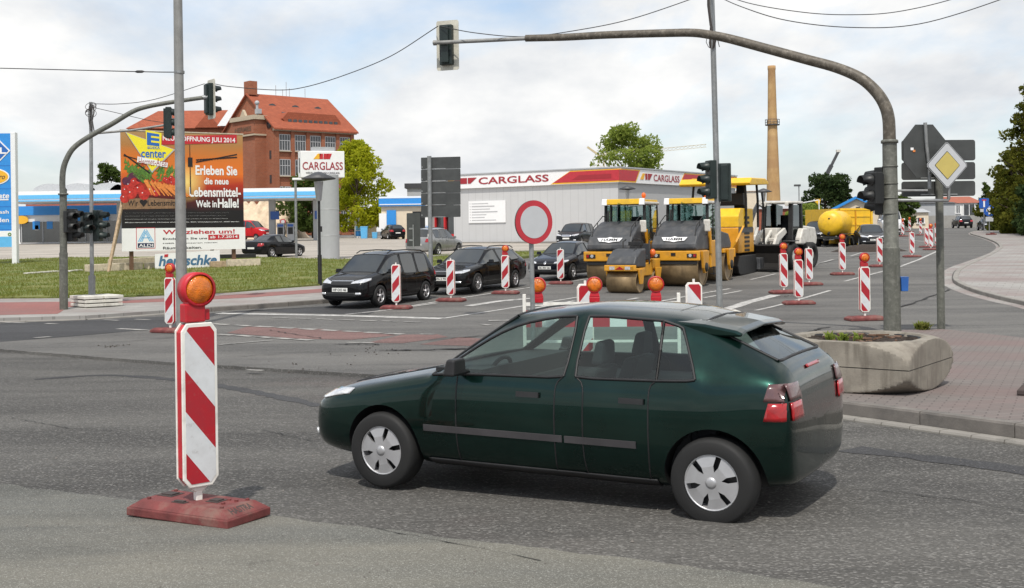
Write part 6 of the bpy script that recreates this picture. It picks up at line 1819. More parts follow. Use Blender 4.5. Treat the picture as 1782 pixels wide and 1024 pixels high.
m = MB(); m.box((wd / 2, -.1, zt + .25), (wd + .2, .3, 1.0)); m.box((wd * .45, -.18, zt - .5), (wd * .2, .25, .9), 0); m.build('blue_band', 'station_blue', t)
m = MB(); m.box((wd * .36, -.06, zt * .38), (wd * .62, .1, zt * .66)); m.build('shop_window', 'glass_dark', t)
for k in range(6):
    m = MB(); m.box((wd * (.06 + .12 * k), -.14, zt * .38), (.12, .1, zt * .66)); m.build('mullion', 'clad_white', t)
random.seed(13)
for k in range(4):
    m = MB(); m.box((wd * random.uniform(.07, .64), -.125, random.uniform(.8, 2.6)), (random.uniform(.3, .8), .02, random.uniform(.4, .9))); m.build('window_poster', random.choice(['print_white', 'station_blue', 'print_red', 'print_grey', 'print_lightblue']), t)
m = MB(); m.ext([(wd * .06 + .1 + .75 * math.cos(a * .2618), zt - .75 + .45 * math.sin(a * .2618)) for a in range(24)], (0, -.3, 0), (1, 0, 0), (0, 0, 1), (0, -.1, 0)); m.build('round_sign', 'print_amber', t)
m = MB(); m.box((wd * .5, 3, zt + 1.4), (wd * .9, 3, 1.2), 0); m.build('roof_structure', 'roof_tile_dull', t)
# wash hall between tree and grey hall
dW = 124.0; zg = gz(dW); x0 = ray(664, 400, dW).x; x1 = ray(800, 400, dW).x
t = thing('wash_hall', 'white car wash hall with a blue band left of the grey clad hall', 'building', (x0, dW, zg))
zt = ray(700, 344, dW).z - zg; wd = x1 - x0
m = MB(); m.box((wd / 2, 4, zt / 2), (wd, 8, zt)); m.build('wall', 'cream_wall', t)
m = MB(); m.box((wd / 2, -.15, zt - .52), (wd + .3, .4, .82)); m.box((-.1, 4, zt - .52), (.3, 8.2, .82)); m.box((wd / 2, -.25, zt - .75), (wd + .3, .3, .1), 1); m.box((wd / 2, 4, zt + .02), (wd + .5, 8.4, .2), 1); m.build('blue_band', ['station_blue', 'station_white'], t)
m = MB(); m.box((wd * .58, -.05, zt * .36), (wd * .36, .1, zt * .6)); m.build('gate_opening', 'interior', t)
m = MB(); m.box((wd * .13, -.12, zt * .45), (1.0, .1, 2.2)); m.build('poster', 'station_blue', t); m = MB(); m.box((wd * .02, -.12, zt * .42), (.8, .1, 1.8)); m.build('poster', 'print_white', t)
t2 = thing('dark_roof_house', 'dark flat roof showing above the blue banded wash hall', 'building', (x0 + 1.5, dW + 20, zg))
m = MB(); m.box((4, 4, 3.1), (9, 8, 6.2)); m.build('wall', 'grey_wall', t2); m = MB(); m.box((4, 4, 6.5), (9.6, 8.6, .6)); m.build('roof', 'dark_roof', t2)
# poster stand, bins, board
q = at(628, 414.5)
t = thing('poster_stand', 'white poster stand with portrait and blue panel in front of the yellow green tree', 'poster stand', q)
s = FPX / q.y
m = MB(); m.box((0, 0, 18 / s), (22 / s, .12, 36 / s)); m.build('board', 'print_white', t)
m = MB(); m.box((0, -.07, 8 / s), (18 / s, .01, 9 / s), 0); m.box((0, -.07, 17 / s), (18 / s, .01, 7 / s), 1); m.sph((2 / s, -.07, 27 / s), (4.5 / s, .012, 6 / s), 16, 8, 2); m.sph((2 / s, -.068, 31.5 / s), (4.6 / s, .012, 2.6 / s), 16, 8, 3); m.build('print', ['station_blue', 'print_lightblue', 'skin_print', 'wood_dark'], t)
for pxx, py, w_, h_, lb in ((633 + 1, 415.5, 12, 20, 'tall light blue bin beside the poster stand'), (652.5, 415.5, 9, 10, 'short light blue bin near the poster stand')):
    q = at(pxx + (0 if pxx > 640 else 0), py); o = MB(); s = FPX / q.y; o.taper((0, 0, 0), (w_ / s * .85, .7), (w_ / s, .8), h_ / s); o.box((0, 0, h_ / s + .04), (w_ / s * 1.05, .85, .08)); o = o.build('bin', 'station_lightblue', bevel=.03); o.location = q; tag(o, lb, 'bin')
q = at(645, 414.5); o = MB(); s = FPX / q.y; o.box((0, 0, 11 / s), (16 / s, .5, 20 / s)); o.box((0, 0, 22 / s), (13 / s, .4, 3 / s)); o = o.build('board_stack', 'wood_pale', bevel=.02); o.location = (q.x, q.y + 1.2, q.z); tag(o, 'pale wooden board leaning behind the light blue bins', 'board')
# round sign and posts by the pumps
q = at(493, 417); t = thing('round_sign', 'small distant round sign with red rim at the filling station', 'road sign', q); s = FPX / q.y; 
m = MB(); m.cyl((0, 0, 0), (0, 0, 33 / s), .05, n=8); m.build('post', 'galv', t); m = MB(); m.cyl((0, -.06, 31 / s), (0, -.08, 31 / s), .32, n=20, mi=0); m.cyl((0, -.08, 31 / s), (0, -.1, 31 / s), .22, n=20, mi=1); m.build('plate', ['sign_red', 'sign_white'], t)
# sand mound behind the station
bm = bmesh.new(); bmesh.ops.create_grid(bm, x_segments=48, y_segments=16, size=.5)
random.seed(21)
from mathutils import noise as mn
x0, x1 = ray(395, 400, 150).x, ray(530, 400, 150).x
for v in bm.verts:
    fx, fy = v.co.x + .5, v.co.y * 2
    h = max(0, 1 - abs(fy) ** 1.6) * min(1, fx * 6, (1 - fx) * 6)
    h *= 5.0 + 1.0 * mn.noise(V((fx * 7, 0, 1))) + .6 * mn.noise(V((fx * 19, fy * 2, 4)))
    v.co = V((x0 + (x1 - x0) * fx, 150 + v.co.y * 12, gz(150) - .1 + h))
for f in bm.faces: f.smooth = True
me = bpy.data.meshes.new('sand_mound'); bm.to_mesh(me); bm.free(); me.materials.append(MT['sand']); o = bpy.data.objects.new('sand_mound', me); COL.objects.link(o); tag(o, 'long pale mound of sand behind the filling station canopy', 'sand mound')

# price pylon at the left edge
p = at(29, 463); s = FPX / p.y; zg = gz(p.y) + .1
t = thing('station_pylon', 'tall blue filling station price pylon at the left picture edge', 'sign', (p.x, p.y, zg), R(8))
W0 = 75 / s; Ht = 229 / s
m = MB(); m.box((-.05, 0, Ht / 2), (8 / s, .5, Ht)); m.box((-W0 - .05, 0, Ht / 2), (8 / s, .5, Ht)); m.build('post', 'station_white', t, bevel=.02)
zf = lambda py: (463 - py) / s
m = MB(); m.box((-W0 / 2 - .05, 0, (zf(236) + zf(433)) / 2), (W0 - 6 / s, .4, zf(236) - zf(433))); pn = m.build('panel', 'station_blue', t)
xf = lambda px_: (px_ - 30) / s
m = MB(); m.box((-W0 / 2 - .05, -.21, zf(424)), (W0 - 6 / s, .02, 18 / s), 1); m.box((-W0 / 2 - .05, -.21, zf(410)), (W0 - 6 / s, .02, 10 / s), 2); m.build('lower_field', ['print_blue', 'station_lightblue', 'print_white'], pn)
m = MB(); m.ext([(xf(-16 - 40), zf(266)), (xf(-16), zf(266 + 42)), (xf(24), zf(266)), (xf(-16), zf(266 - 42))], (0, -.205, 0), (1, 0, 0), (0, 0, 1), (0, -.02, 0), 0)
m.ext([(xf(-16 - 37), zf(266)), (xf(-16), zf(266 + 39)), (xf(21), zf(266)), (xf(-16), zf(266 - 39))], (0, -.225, 0), (1, 0, 0), (0, 0, 1), (0, -.01, 0), 1)
m.text('ARAL', (xf(-14), -.24, zf(266)), 62 / s, 10 / s, bold=.03); m.build('diamond', ['print_white', 'print_blue'], pn)
m = MB(); m.text('ARAL', (xf(-14), -.242, zf(266)), 64 / s, 11 / s, bold=.03); m.build('lettering', 'print_white', pn)
m = MB(); n = 32; m.ext([(xf(-8) + 30 / s * math.cos(2 * math.pi * i / n), zf(311) + 15 / s * math.sin(2 * math.pi * i / n)) for i in range(n)], (0, -.205, 0), (1, 0, 0), (0, 0, 1), (0, -.02, 0), 0)
m.ext([(xf(-8) + 28 / s * math.cos(2 * math.pi * i / n), zf(311) + 13 / s * math.sin(2 * math.pi * i / n)) for i in range(n)], (0, -.225, 0), (1, 0, 0), (0, 0, 1), (0, -.01, 0), 1)
m.build('oval', ['print_white', 'print_amber'], pn)
m = MB(); m.text('PetitBistro', (xf(-8), -.24, zf(311)), 46 / s, 9 / s, bold=.01, shear=.3); m.build('lettering', 'wood_dark', pn)
m = MB(); m.text('ultimate', (xf(-2), -.21, zf(344)), 46 / s, 10 / s, bold=.02, shear=.2); m.text('SuperWash', (xf(-9), -.21, zf(373)), 58 / s, 8 / s, bold=.015); m.text('24 Stunden', (xf(-9), -.21, zf(386)), 58 / s, 8 / s, bold=.015); m.box((xf(0), -.21, zf(351)), (40 / s, .01, 2 / s), 0); m.build('lettering', 'print_white', pn)
for py in (292, 332, 363, 393, 403):
    m = MB(); m.box((-W0 / 2 - .05, -.203, zf(py)), (W0 - 6 / s, .01, .02)); m.build('joint', 'print_blue', pn)
m = MB(); m.lathe([(3 / s, 0), (3 / s, .02), (1.5 / s, .02), (1.5 / s, 0)], (xf(21), -.22, zf(411)), (0, -1, 0), 12); m.build('emblem', 'print_green', pn)

# ------------------------------------------------------------------ the advertising board
LBp = ray(213, 437, 53.0); RBp = ray(425, 428, 56.2)
dxy = RBp - LBp; aw = dxy.xy.length; ba = math.atan2(dxy.y, dxy.x); zg = gz(54)
t = thing('advertising_board', 'large advertising board with vegetables, sunset and a white removal notice below', 'billboard', (LBp.x, LBp.y, zg), ba)
B0, B1 = 1.0, 6.58
def bb(px_, py):
    f = (px_ - 213) / 212; yb__ = 437 - 9 * f; yt = 228 + 3 * f
    return (aw * f, B0 + (B1 - B0) * (yb__ - py) / (yb__ - yt))
zsp = bb(213, 397)[1]
m = MB(); m.box((aw / 2, .06, (zsp + B1) / 2), (aw, .1, B1 - zsp)); m.box((aw / 2, .06, B1 + .03), (aw + .06, .14, .05), 1); pn = m.build('picture_panel', ['print_sunset', 'wood_pale'], t)
m = MB(); m.box((aw / 2 + .03, .05, (zsp + B0) / 2), (aw + .06, .1, zsp - B0 - .01)); p2 = m.build('notice_panel', 'print_white', t)
def pr(m, pts, mi=0, off=.004, flat=True): m.ext([bb(*q) if flat else q for q in pts], (0, .008 - off, 0), (1, 0, 0), (0, 0, 1), (0, -.003, 0), mi)
def tx(m, s_, px0, px1, py0, py1, mi=0, off=.012, bold=.02, shear=0):
    a, b = bb(px0, py1), bb(px1, py0); m.text(s_, ((a[0] + b[0]) / 2, .008, (a[1] + b[1]) / 2), abs(b[0] - a[0]), abs(b[1] - a[1]), mi=mi, bold=bold, depth=off, shear=shear)
def disc(px_, py, r): return [(px_ + r * math.cos(a * .3307), py + r * math.sin(a * .3307)) for a in range(19)]
random.seed(2)
m = MB()
for k in range(90):      # leafy tops behind the roots
    a, b = random.choice(((235, 298), (250, 300), (225, 293), (282, 296), (292, 301))); a += random.gauss(0, 9); b += random.gauss(0, 5)
    if a < 215: continue
    th = random.uniform(-.6, .6) - 1.2
    pr(m, [(a - 3, b + 2), (a + 3, b + 2), (a + 8 * math.cos(th), b + 8 * math.sin(th))], 0, .006 + .0005 * (k % 8))
for a, b, r_, mi in ((221, 315, 7, 3), (232, 308, 8, 3), (242, 310, 6, 3), (220, 332, 8, 1), (226, 323, 8, 1), (229, 337, 9, 1), (235, 317, 8, 1), (242, 329, 9, 1), (250, 338, 9, 1), (262, 331, 8, 1), (270, 334, 7, 1), (290, 313, 5, 1), (297, 309, 5, 1), (298, 317, 5, 1), (286, 310, 4, 1), (306, 312, 5, 1), (218, 345, 8, 1)):
    pr(m, disc(a, b, r_), mi, .012 + .0006 * (a % 7))
    if mi == 1: pr(m, disc(a - r_ * .3, b - r_ * .35, r_ * .11), 5, .02)
for k in range(11):
    x0, y0 = 250 + k * 5 + random.uniform(-2, 2), 312 + k * 1.0; x1, y1 = x0 + 14 + k * 1.8, y0 + 26 - k * .8
    pr(m, [(x0 - 1, y0 + 2.5), (x0 + 2.5, y0 - 1.5), (x1, y1), (x1 - 1.5, y1 + 1)], 2, .018 + .0008 * k)
for k in range(14):
    x0, y0 = 245 + random.uniform(-8, 16), 308 + random.uniform(-6, 6); pr(m, [(x0 - 10, y0 - 7), (x0 - 9, y0 - 8), (x0 + 8, y0 + 7), (x0 + 7, y0 + 8)], 0, .017)
pr(m, [(214, 346), (262, 343), (305, 345), (322, 343), (322, 360), (214, 364)], 4, .010)
m.build('print', ['print_green', 'print_tomato', 'print_carrot', 'print_purple', 'print_crate', 'print_white'], pn)
m = MB(); pr(m, [(220, 230), (304, 259), (264, 300)], 1, .020); pr(m, [(222, 231.5), (301, 259), (264, 297)], 0, .024); pr(m, [(254, 226), (281, 231), (280, 260), (255, 257)], 0, .030)
pr(m, [(256, 230), (277, 233), (277, 254), (256, 252)], 2, .034); 
for k in range(2): pr(m, [(263, 236 + k * 8), (277, 237.5 + k * 8), (277, 240.5 + k * 8), (263, 239.2 + k * 8)], 0, .038)
m.build('print', ['print_yellow', 'print_grey', 'print_blue'], pn)
m = MB(); tx(m, 'EDEKA', 257, 278, 254.5, 258.5, off=.036); tx(m, 'center', 246, 288, 261, 274, off=.03, bold=.025); m.build('lettering', 'print_blue', pn)
m = MB(); pr(m, [(240, 272), (291, 282), (290, 290), (239, 282)], 1, .032); tx(m, 'Hermes-Areal', 241, 290, 274, 288, off=.042, bold=-.01, shear=.2); m.build('lettering', ['print_darkred', 'print_white'], pn)
m = MB(); pr(m, [(281, 236), (414, 231), (414, 245), (281, 251)], 0, .012); 
pr(m, [(340, 279), (414, 264), (414, 266), (340, 281)], 1, .010); pr(m, [(340, 275), (414, 269), (414, 271), (340, 277)], 1, .010); pr(m, [(326, 272), (334, 272), (334, 288), (326, 288)], 1, .012); pr(m, [(329, 250), (330, 250), (331, 335), (329, 335)], 1, .010)
for k in range(14): pr(m, [(342 + k * 5.2, 279.5 - k * .7), (343 + k * 5.2, 279.5 - k * .7), (344.5 + k * 5.2, 274 - k * .4), (343.8 + k * 5.2, 274 - k * .4)], 1, .010)
pr(m, [(217, 269), (219, 268), (262, 300), (260, 302)], 1, .009); pr(m, [(217, 270), (240, 276), (240, 277.5), (217, 272)], 1, .009)
m.build('print', ['print_red', 'print_dark'], pn)
m = MB(); tx(m, 'NEUERÖFFNUNG JULI 2014', 283, 411, 235, 246, off=.018, bold=.02)
tx(m, 'Erleben Sie', 339, 414, 285, 302, bold=.028); tx(m, 'die neue', 354, 398, 306, 318, bold=.025); tx(m, 'Lebensmittel-', 328, 420, 322, 340, bold=.028); tx(m, 'Welt in', 339, 376, 345, 358, bold=.025); tx(m, 'Halle!', 378, 416, 341, 358, bold=.03)
for k, s_ in enumerate(('Sie wollen durch Qualität überzeugen? Perspektiven mit unseren Kunden und ihren Mitarbeitern', 'mit fachlicher und sozialer Kompetenz. Wir freuen uns auf Ihre Bewerbung online über das', 'Bewerberportal auf unserer Homepage unter www.edeka-minden.de oder an: EDEKA-Markt', 'Minden-Hannover GmbH, Christiane Wolf, Kennz.-Nr. 0907, Wittelsbacherallee 61, 32427 Minden')):
    tx(m, s_, 218, (398, 392, 396, 416)[k], 366 + k * 5.3, 370.2 + k * 5.3, bold=.015)
m.build('lettering', 'print_white', pn)
m = MB(); tx(m, 'Wir', 223, 240, 348, 358, off=.02, bold=.01); tx(m, 'Lebensmittel', 256, 312, 346, 357, off=.02, bold=.01); pr(m, disc(246, 350, 3.4), 0, .016); pr(m, disc(252, 350, 3.4), 0, .0165); pr(m, [(243, 351.5), (255, 351.5), (249, 359)], 0, .017); m.build('lettering', 'print_dark', pn)
m = MB(); tx(m, 'Wir ziehen um!', 281, 408, 394, 406, off=.014, bold=.02); pr(m, [(360, 405), (416, 403), (416, 411), (360, 414)], 0, .008); m.build('lettering', 'print_red', p2)
m = MB(); tx(m, 'ab 1.7.2014', 363, 413, 404.5, 411, off=.018, bold=.02); m.build('lettering', 'print_white', p2)
m = MB(); tx(m, 'Entdecken Sie uns', 281, 358, 409, 415.5, off=.012, bold=.02); tx(m, 'HIER mit unseren neuen', 281, 376, 417, 422.5, off=.012, bold=.02); tx(m, 'Räumlichkeiten.', 281, 349, 424.5, 432, off=.012, bold=.02); m.build('lettering', 'line_black', p2)
m = MB(); pr(m, [(236, 395.5), (268, 394.5), (268, 430.5), (236, 432.5)], 1, .008); pr(m, [(237, 396.5), (267, 395.5), (267, 429.5), (237, 431.5)], 2, .011); pr(m, [(238.5, 422), (265.5, 421), (265.5, 428.5), (238.5, 430)], 3, .014)
for k in range(3):
    o_ = k * 2.6
    pr(m, [(238.5 + o_ * 1.1, 419.5), (240.3 + o_ * 1.1, 419.5), (251.5 + o_ * .3, 398 + o_), (250 + o_ * .3, 398 + o_)], 0, .014); pr(m, [(265.5 - o_ * 1.1, 418.5), (263.7 - o_ * 1.1, 418.5), (252.5 - o_ * .3, 398 + o_), (254 - o_ * .3, 398 + o_)], 0, .014)
pr(m, [(245, 412), (259, 411.5), (259, 413), (245, 413.5)], 0, .014)
tx(m, 'ALDI', 240, 264, 422.5, 428.5, mi=2, off=.02, bold=.02); m.build('emblem', ['print_lightblue', 'print_red', 'print_white', 'print_navy'], p2)
for k, pxx in enumerate((229.5, 408)):
    x = bb(pxx, 430)[0]
    m = MB(); m.box((x, .19, 3.2), (.16, .16, 6.6)); m.build('post', 'wood_dark', t)
    m = MB(); m.bar((x + .1, .3, 5.0), (x - .3, 3.2, .05), .14, .12); m.build('brace', 'wood', t)
m = MB(); xb = bb(213, 345); m.bar((xb[0] + .1, .15, xb[1]), (xb[0] - .78, -.6, .1), .12, .10); m.build('brace', 'wood', t)
x0, z1 = bb(267, 436); x1, z0 = bb(380, 463)
tn = thing('company_board', 'white company board with blue slanted lettering fixed under the advertising board', 'sign board', (LBp.x, LBp.y, zg), ba)
m = MB(); m.add([(x0, -.02, z0 + .1 - .12), (x1, -.02, z0 + .1), (x1, -.02, z1), (x0, -.02, z1 - .12), (x0, .03, z0 + .1 - .12), (x1, .03, z0 + .1), (x1, .03, z1), (x0, .03, z1 - .12)], [(0, 1, 2, 3), (4, 5, 6, 7), (0, 1, 5, 4), (1, 2, 6, 5), (2, 3, 7, 6), (3, 0, 4, 7)]); pp = m.build('panel', 'print_white', tn)
m = MB(); m.text('hentschke', ((x0 + x1) / 2, -.02, (z0 + z1) / 2 + .0), (x1 - x0) * .9, (z1 - z0) * .55, bold=.03, depth=.012, shear=.2); m.build('lettering', 'print_steel', pp)
m = MB(); m.ext([(x0 + .42, z1 - .27), (x0 + .60, z1 - .26), (x0 + .62, z1 - .13), (x0 + .44, z1 - .14)], (0, -.022, 0), (1, 0, 0), (0, 0, 1), (0, -.012, 0)); m.build('emblem', 'print_red', pp)
# timber and slabs at its foot
def beam(a, b, w_, h_, m, label, dz=0, cat='timber'):
    p, q = at(*a), at(*b); o = MB(); o.bar((0, 0, h_ / 2), (q.x - p.x, q.y - p.y, q.z - p.z + h_ / 2), w_, h_); o = o.build('timber', m, bevel=.01); o.location = (p.x, p.y, p.z + .13 + dz); tag(o, label, cat)
beam((150, 479), (246, 474), .32, .34, 'wood_pale', 'long pale beam in front, at the left foot of the advertising board')
beam((192, 468), (268, 463), .32, .34, 'wood_pale', 'second pale beam lying behind the front one')
beam((255, 474), (300, 470), .3, .3, 'wood_pale', 'short pale beam under the white company board')
beam((366, 471), (392, 470), .35, .3, 'wood', 'short brown beam end right of the white company board')
beam((395, 469), (452, 467), .35, .34, 'wood_pale', 'pale beam at the right foot of the advertising board')
beam((366, 463), (445, 461), .5, .2, 'machine_black', 'flat dark slab lying on the right pale beam', .25, 'slab')
for a, b, lb in (((45, 483), (100, 479), 'thin pale plank lying on the grass left of the signal mast'), ((118, 479), (140, 477), 'thin pale plank on the grass right of the signal mast')):
    p, q = at(*a), at(*b); o = MB(); o.bar((0, 0, .03), (q.x - p.x, q.y - p.y, q.z - p.z + .03), .3, .05); o = o.build('plank', 'concrete_white'); o.location = (p.x, p.y, p.z + .15); tag(o, lb, 'plank')

# ------------------------------------------------------------------ lamps, chimney, cranes, far buildings
def lamp_post(px_, py, pt, label, wpx):
    q = at(px_, py); s = FPX / q.y; h = (ray(px_, pt, q.y).z - q.z)
    t = thing('street_lamp', label, 'street lamp', q)
    m = MB(); m.tube([(0, 0, 0), (0, 0, h * .28)], .075, 12); m.tube([(0, 0, h * .28), (0, 0, h - 1.05)], .05, 12); m.box((.07, 0, h * .5), (.06, .1, .2)); m.build('post', 'machine_black', t)
    m = MB(); m.lathe([(.07, 0), (.10, .05), (.17, .70)], (0, 0, h - 1.1), (0, 0, 1), 18); m.build('lantern', 'roof_metal', t)
    m = MB(); m.lathe([(.16, -.02), (.60, .04), (.62, .08), (.1, .3), (0, .32)], (0, 0, h - .36), (0, 0, 1), 24); m.build('cap', 'machine_grey', t)
lamp_post(557, 501, 297, 'black street lamp with wide flat cap in front of the round pylon column', 20)
lamp_post(1330, 425, 327, 'dark street lamp with flat cap rising above the loader', 8)
lamp_post(1093, 430, 322, 'thin dark street lamp before the corner of the grey hall', 6)
q = at(516, 449); t = thing('flood_lamp', 'thin grey pole with a small white lamp head beside the round column', 'street lamp', q); h = ray(516, 312, q.y).z - q.z
m = MB(); m.tube([(0, 0, 0), (0, 0, h)], .075, 10); m.build('post', 'galv', t); m = MB(); m.box((.2, 0, h), (.75, .3, .14)); m.build('lamp_head', 'print_white', t, bevel=.03)
q = ray(1391, 380, 150); t = thing('flood_lamp', 'thin distant lamp post left of the dark tree', 'street lamp', (q.x, 150, gz(150))); h = ray(1391, 323, 150).z - gz(150)
m = MB(); m.tube([(0, 0, 0), (0, 0, h)], .07, 8); m.build('post', 'galv', t); m = MB(); m.box((-.2, 0, h), (.8, .4, .25)); m.build('lamp_head', 'machine_grey', t)
dC = 260.0; q = ray(1346, 350, dC); hC = ray(1341, 115, dC).z - gz(dC)
t = thing('chimney', 'tall tapering yellow brick factory chimney with an iron gallery', 'chimney', (q.x, dC, gz(dC)))
s = FPX / dC; hg = ray(1343, 217, dC).z - gz(dC)
m = MB(); m.lathe([(12.5 / s, 0), (11.8 / s, 7), (8.2 / s, hg), (6.4 / s, hC * .97), (7.0 / s, hC * .98), (6.8 / s, hC), (4 / s, hC)], (0, 0, 0), (0, 0, 1), 32); m.build('shaft', 'chimney_brick', t)
m = MB(); m.lathe([(8.2 / s, hg - .2), (12.5 / s, hg - .2), (12.5 / s, hg), (8.2 / s, hg)], (0, 0, 0), (0, 0, 1), 24)
for hh_ in (.5, 1.1): m.tube([(12.3 / s * math.cos(a * .2618), 12.3 / s * math.sin(a * .2618), hg + hh_) for a in range(25)], .05, 4)
for a in range(12): m.cyl((12.3 / s * math.cos(a * .5236), 12.3 / s * math.sin(a * .5236), hg), (12.3 / s * math.cos(a * .5236), 12.3 / s * math.sin(a * .5236), hg + 1.1), .05, n=5)
m.build('gallery', 'machine_grey', t)
for zb_ in (hC * .25, hC * .8):
    m = MB(); m.lathe([(0, 0), (1, 0)], (0, 0, 0), (0, 0, 1), 3) if False else None
def lattice(m, a, b, r_, n):
    a, b = V(a), V(b); d = (b - a).normalized(); x = V((0, 0, 1)) if abs(d.z) < .9 else V((1, 0, 0)); x = (x - d * x.dot(d)).normalized(); y = d.cross(x)
    cs_ = [(x + y) * r_, (x - y) * r_, (-x) * r_]
    for c_ in cs_: m.bar(a + c_, b + c_, r_ * .2, r_ * .2)
    for k in range(n):
        p_, q_ = a.lerp(b, k / n), a.lerp(b, (k + 1) / n)
        for i in range(3): m.bar(p_ + cs_[i], q_ + cs_[(i + 1) % 3], r_ * .12, r_ * .12)
dK = 330.0; rk = lambda a, b: ray(a, b, dK)
t = thing('tower_crane', 'distant yellow tower crane jib sticking out behind the bright tree', 'crane', rk(1046, 400))
O = V(t.location); f_ = lambda a, b: rk(a, b) - O
m = MB(); lattice(m, f_(1046, 400), f_(1046, 268), .9, 14); m.build('mast', 'crane_pale', t)
m = MB(); lattice(m, f_(1046, 271), f_(1229, 254), .42, 26); m.build('jib', 'crane_pale', t); m = MB(); m.bar(f_(1022, 256), f_(1046, 273), .55, .55); m.build('counter_jib', 'crane_pale', t)
dK = 240.0; t = thing('mobile_crane', 'dark telescopic crane boom rising behind the dark tree', 'crane', rk(1432, 390)); O = V(t.location)
m = MB(); m.bar(f_(1425, 330), f_(1447, 288), .75, .75); m.bar(f_(1447, 288), f_(1459, 264), .5, .5); m.build('boom', 'machine_grey', t); m = MB(); m.box(f_(1459, 263), (.9, .6, .5)); m.build('boom_head', 'machine_white', t)
m = MB(); m.bar(f_(1419, 385), f_(1425, 330), 1.0, 1.0); m.box(f_(1419, 388), (5, 2.5, 2.5)); m.build('carrier', 'machine_bright', t)
def house(name, label, pl_, pr_, base, eave, ridge, d, depth, wallm, roofm, rz=0, gable=False, wins=(), cat='building', over=.3):
    a, b = ray(pl_, base, d), ray(pr_, base, d); zg = min(a.z, gz(d)); w_ = b.x - a.x
    t = thing(name, label, cat, (a.x, d, zg - .1), R(rz))
    he = ray((pl_ + pr_) / 2, eave, d).z - zg; hr = ray((pl_ + pr_) / 2, ridge, d).z - zg
    m = MB(); m.box((w_ / 2, depth / 2, he / 2), (w_, depth, he))
    if gable:
        m.ext([(0, he), (w_, he), (w_ / 2, hr)], (0, 0, 0), (1, 0, 0), (0, 0, 1), (0, depth, 0)); m.build('wall', wallm, t)
        m = MB()
        for s_ in (-1, 1):
            m.bar((w_ / 2 + s_ * (w_ / 2 + over) , depth / 2, he - .1), (w_ / 2, depth / 2, hr + .15), depth + .8, .25)
        m.build('roof', roofm, t)
    else:
        m.build('wall', wallm, t)
        m = MB(); m.ext([(-over, he - .05), (depth / 2, hr), (depth + over, he - .05)], (-over, 0, 0), (0, 1, 0), (0, 0, 1), (w_ + 2 * over, 0, 0)); m.build('roof', roofm, t)
    for (fx, fz, ww_, hh_) in wins:
        m = MB(); m.box((w_ * fx, -.03, he * fz), (ww_, .12, hh_)); wo = m.build('window', 'window_dark', t)
        m = MB()
        for q_ in (-.5, 0, .5): m.box((w_ * fx + q_ * ww_, -.1, he * fz), (.1, .06, hh_))
        m.box((w_ * fx, -.1, he * fz - hh_ / 2), (ww_ + .3, .2, .1)); m.build('frame', 'print_white', wo)
    return t, w_, he
house('cream_hall', 'cream coloured flat hall behind the yellow paver', 1262, 1318, 400, 331, 329, 130, 14, 'cream_wall', 'roof_tile_dull', over=.15)
house('long_shed', 'long low shed with pale metal roof at the foot of the chimney', 1318, 1402, 395, 362, 345, 170, 26, 'roof_tile_dull', 'roof_metal')
t, w_, he = house('gable_shed', 'cream gabled shed with blue roof edge behind the yellow container', 1432, 1546, 400, 372, 345, 118, 14, 'cream_wall', 'station_blue', gable=True, rz=-19)
m = MB(); m.box((w_ * .39, -.05, he * 1.05), (1.5, .1, .9)); so_ = m.build('sign', 'print_grey', t); m = MB(); m.text('AK', (w_ * .39, -.1, he * 1.05), .9, .6, bold=.04, shear=.3, depth=.01); m.build('lettering', 'print_blue', so_)
m = MB(); m.box((w_ * .52, -.03, he * 1.28), (.4, .1, .4)); m.build('window', 'window_dark', t)
house('grey_house', 'plain grey house wall behind the direction sign post', 1588, 1662, 392, 352, 348, 190, 12, 'grey_wall', 'dark_roof')
house('white_house', 'white house with red tiled roof beyond the bend', 1657, 1708, 390, 352, 340, 205, 12, 'white_wall', 'roof_tile_dull', wins=((.22, .25, 1.2, 1.5), (.6, .25, 1.4, 1.5), (.58, .7, 2.0, 2.0), (.2, .72, .7, 1.4)))
house('low_hut', 'small pale hut with flat roof behind the distant marker boards', 1588, 1616, 392, 368, 362, 165, 6, 'cream_wall', 'clad_white', wins=((.5, .5, 1.0, .8),))
a, b = ray(1560, 385, 168), ray(1752, 385, 168)
m = MB(); m.box((0, 0, .9), (b.x - a.x, .25, 1.8)); o = m.build('boundary_wall', 'fence_grey'); o.location = ((a.x + b.x) / 2, 168, gz(168)); tag(o, 'low grey boundary wall along the far side of the bend', 'wall')
# wire fence on posts beside the bush
t = thing('site_fence', 'thin metal site fence in front of the green bush', 'fence', (ray(1395, 400, 100).x, 100, gz(100)))
wd = ray(1450, 400, 100).x - ray(1395, 400, 100).x
for k in range(4):
    m = MB(); m.cyl((wd * k / 3, 0, 0), (wd * k / 3, 0, 2.0), .03, n=6); m.build('post', 'galv', t)
m = MB()
for zz_ in (.1, 1.0, 1.97): m.cyl((0, 0, zz_), (wd, 0, zz_), .02, n=5)
m.build('rail', 'galv', t)
t = thing('site_barrier', 'white pole barrier arm in front of the low shed', 'barrier', (ray(1350, 400, 110).x, 110, gz(110)))
e1, e2, e3 = [ray(a, b, 110) - V(t.location) for a, b in ((1352, 361), (1425, 348), (1426, 363))]
m = MB(); m.bar(e1, e2, .08, .08); m.build('arm', 'print_white', t); m = MB(); m.bar((e1.x, 0, 0), e1, .14, .14); m.build('post', 'print_white', t); m = MB(); m.bar(e2, (e3.x, 0, 0), .08, .08); m.build('rest_post', 'print_white', t)

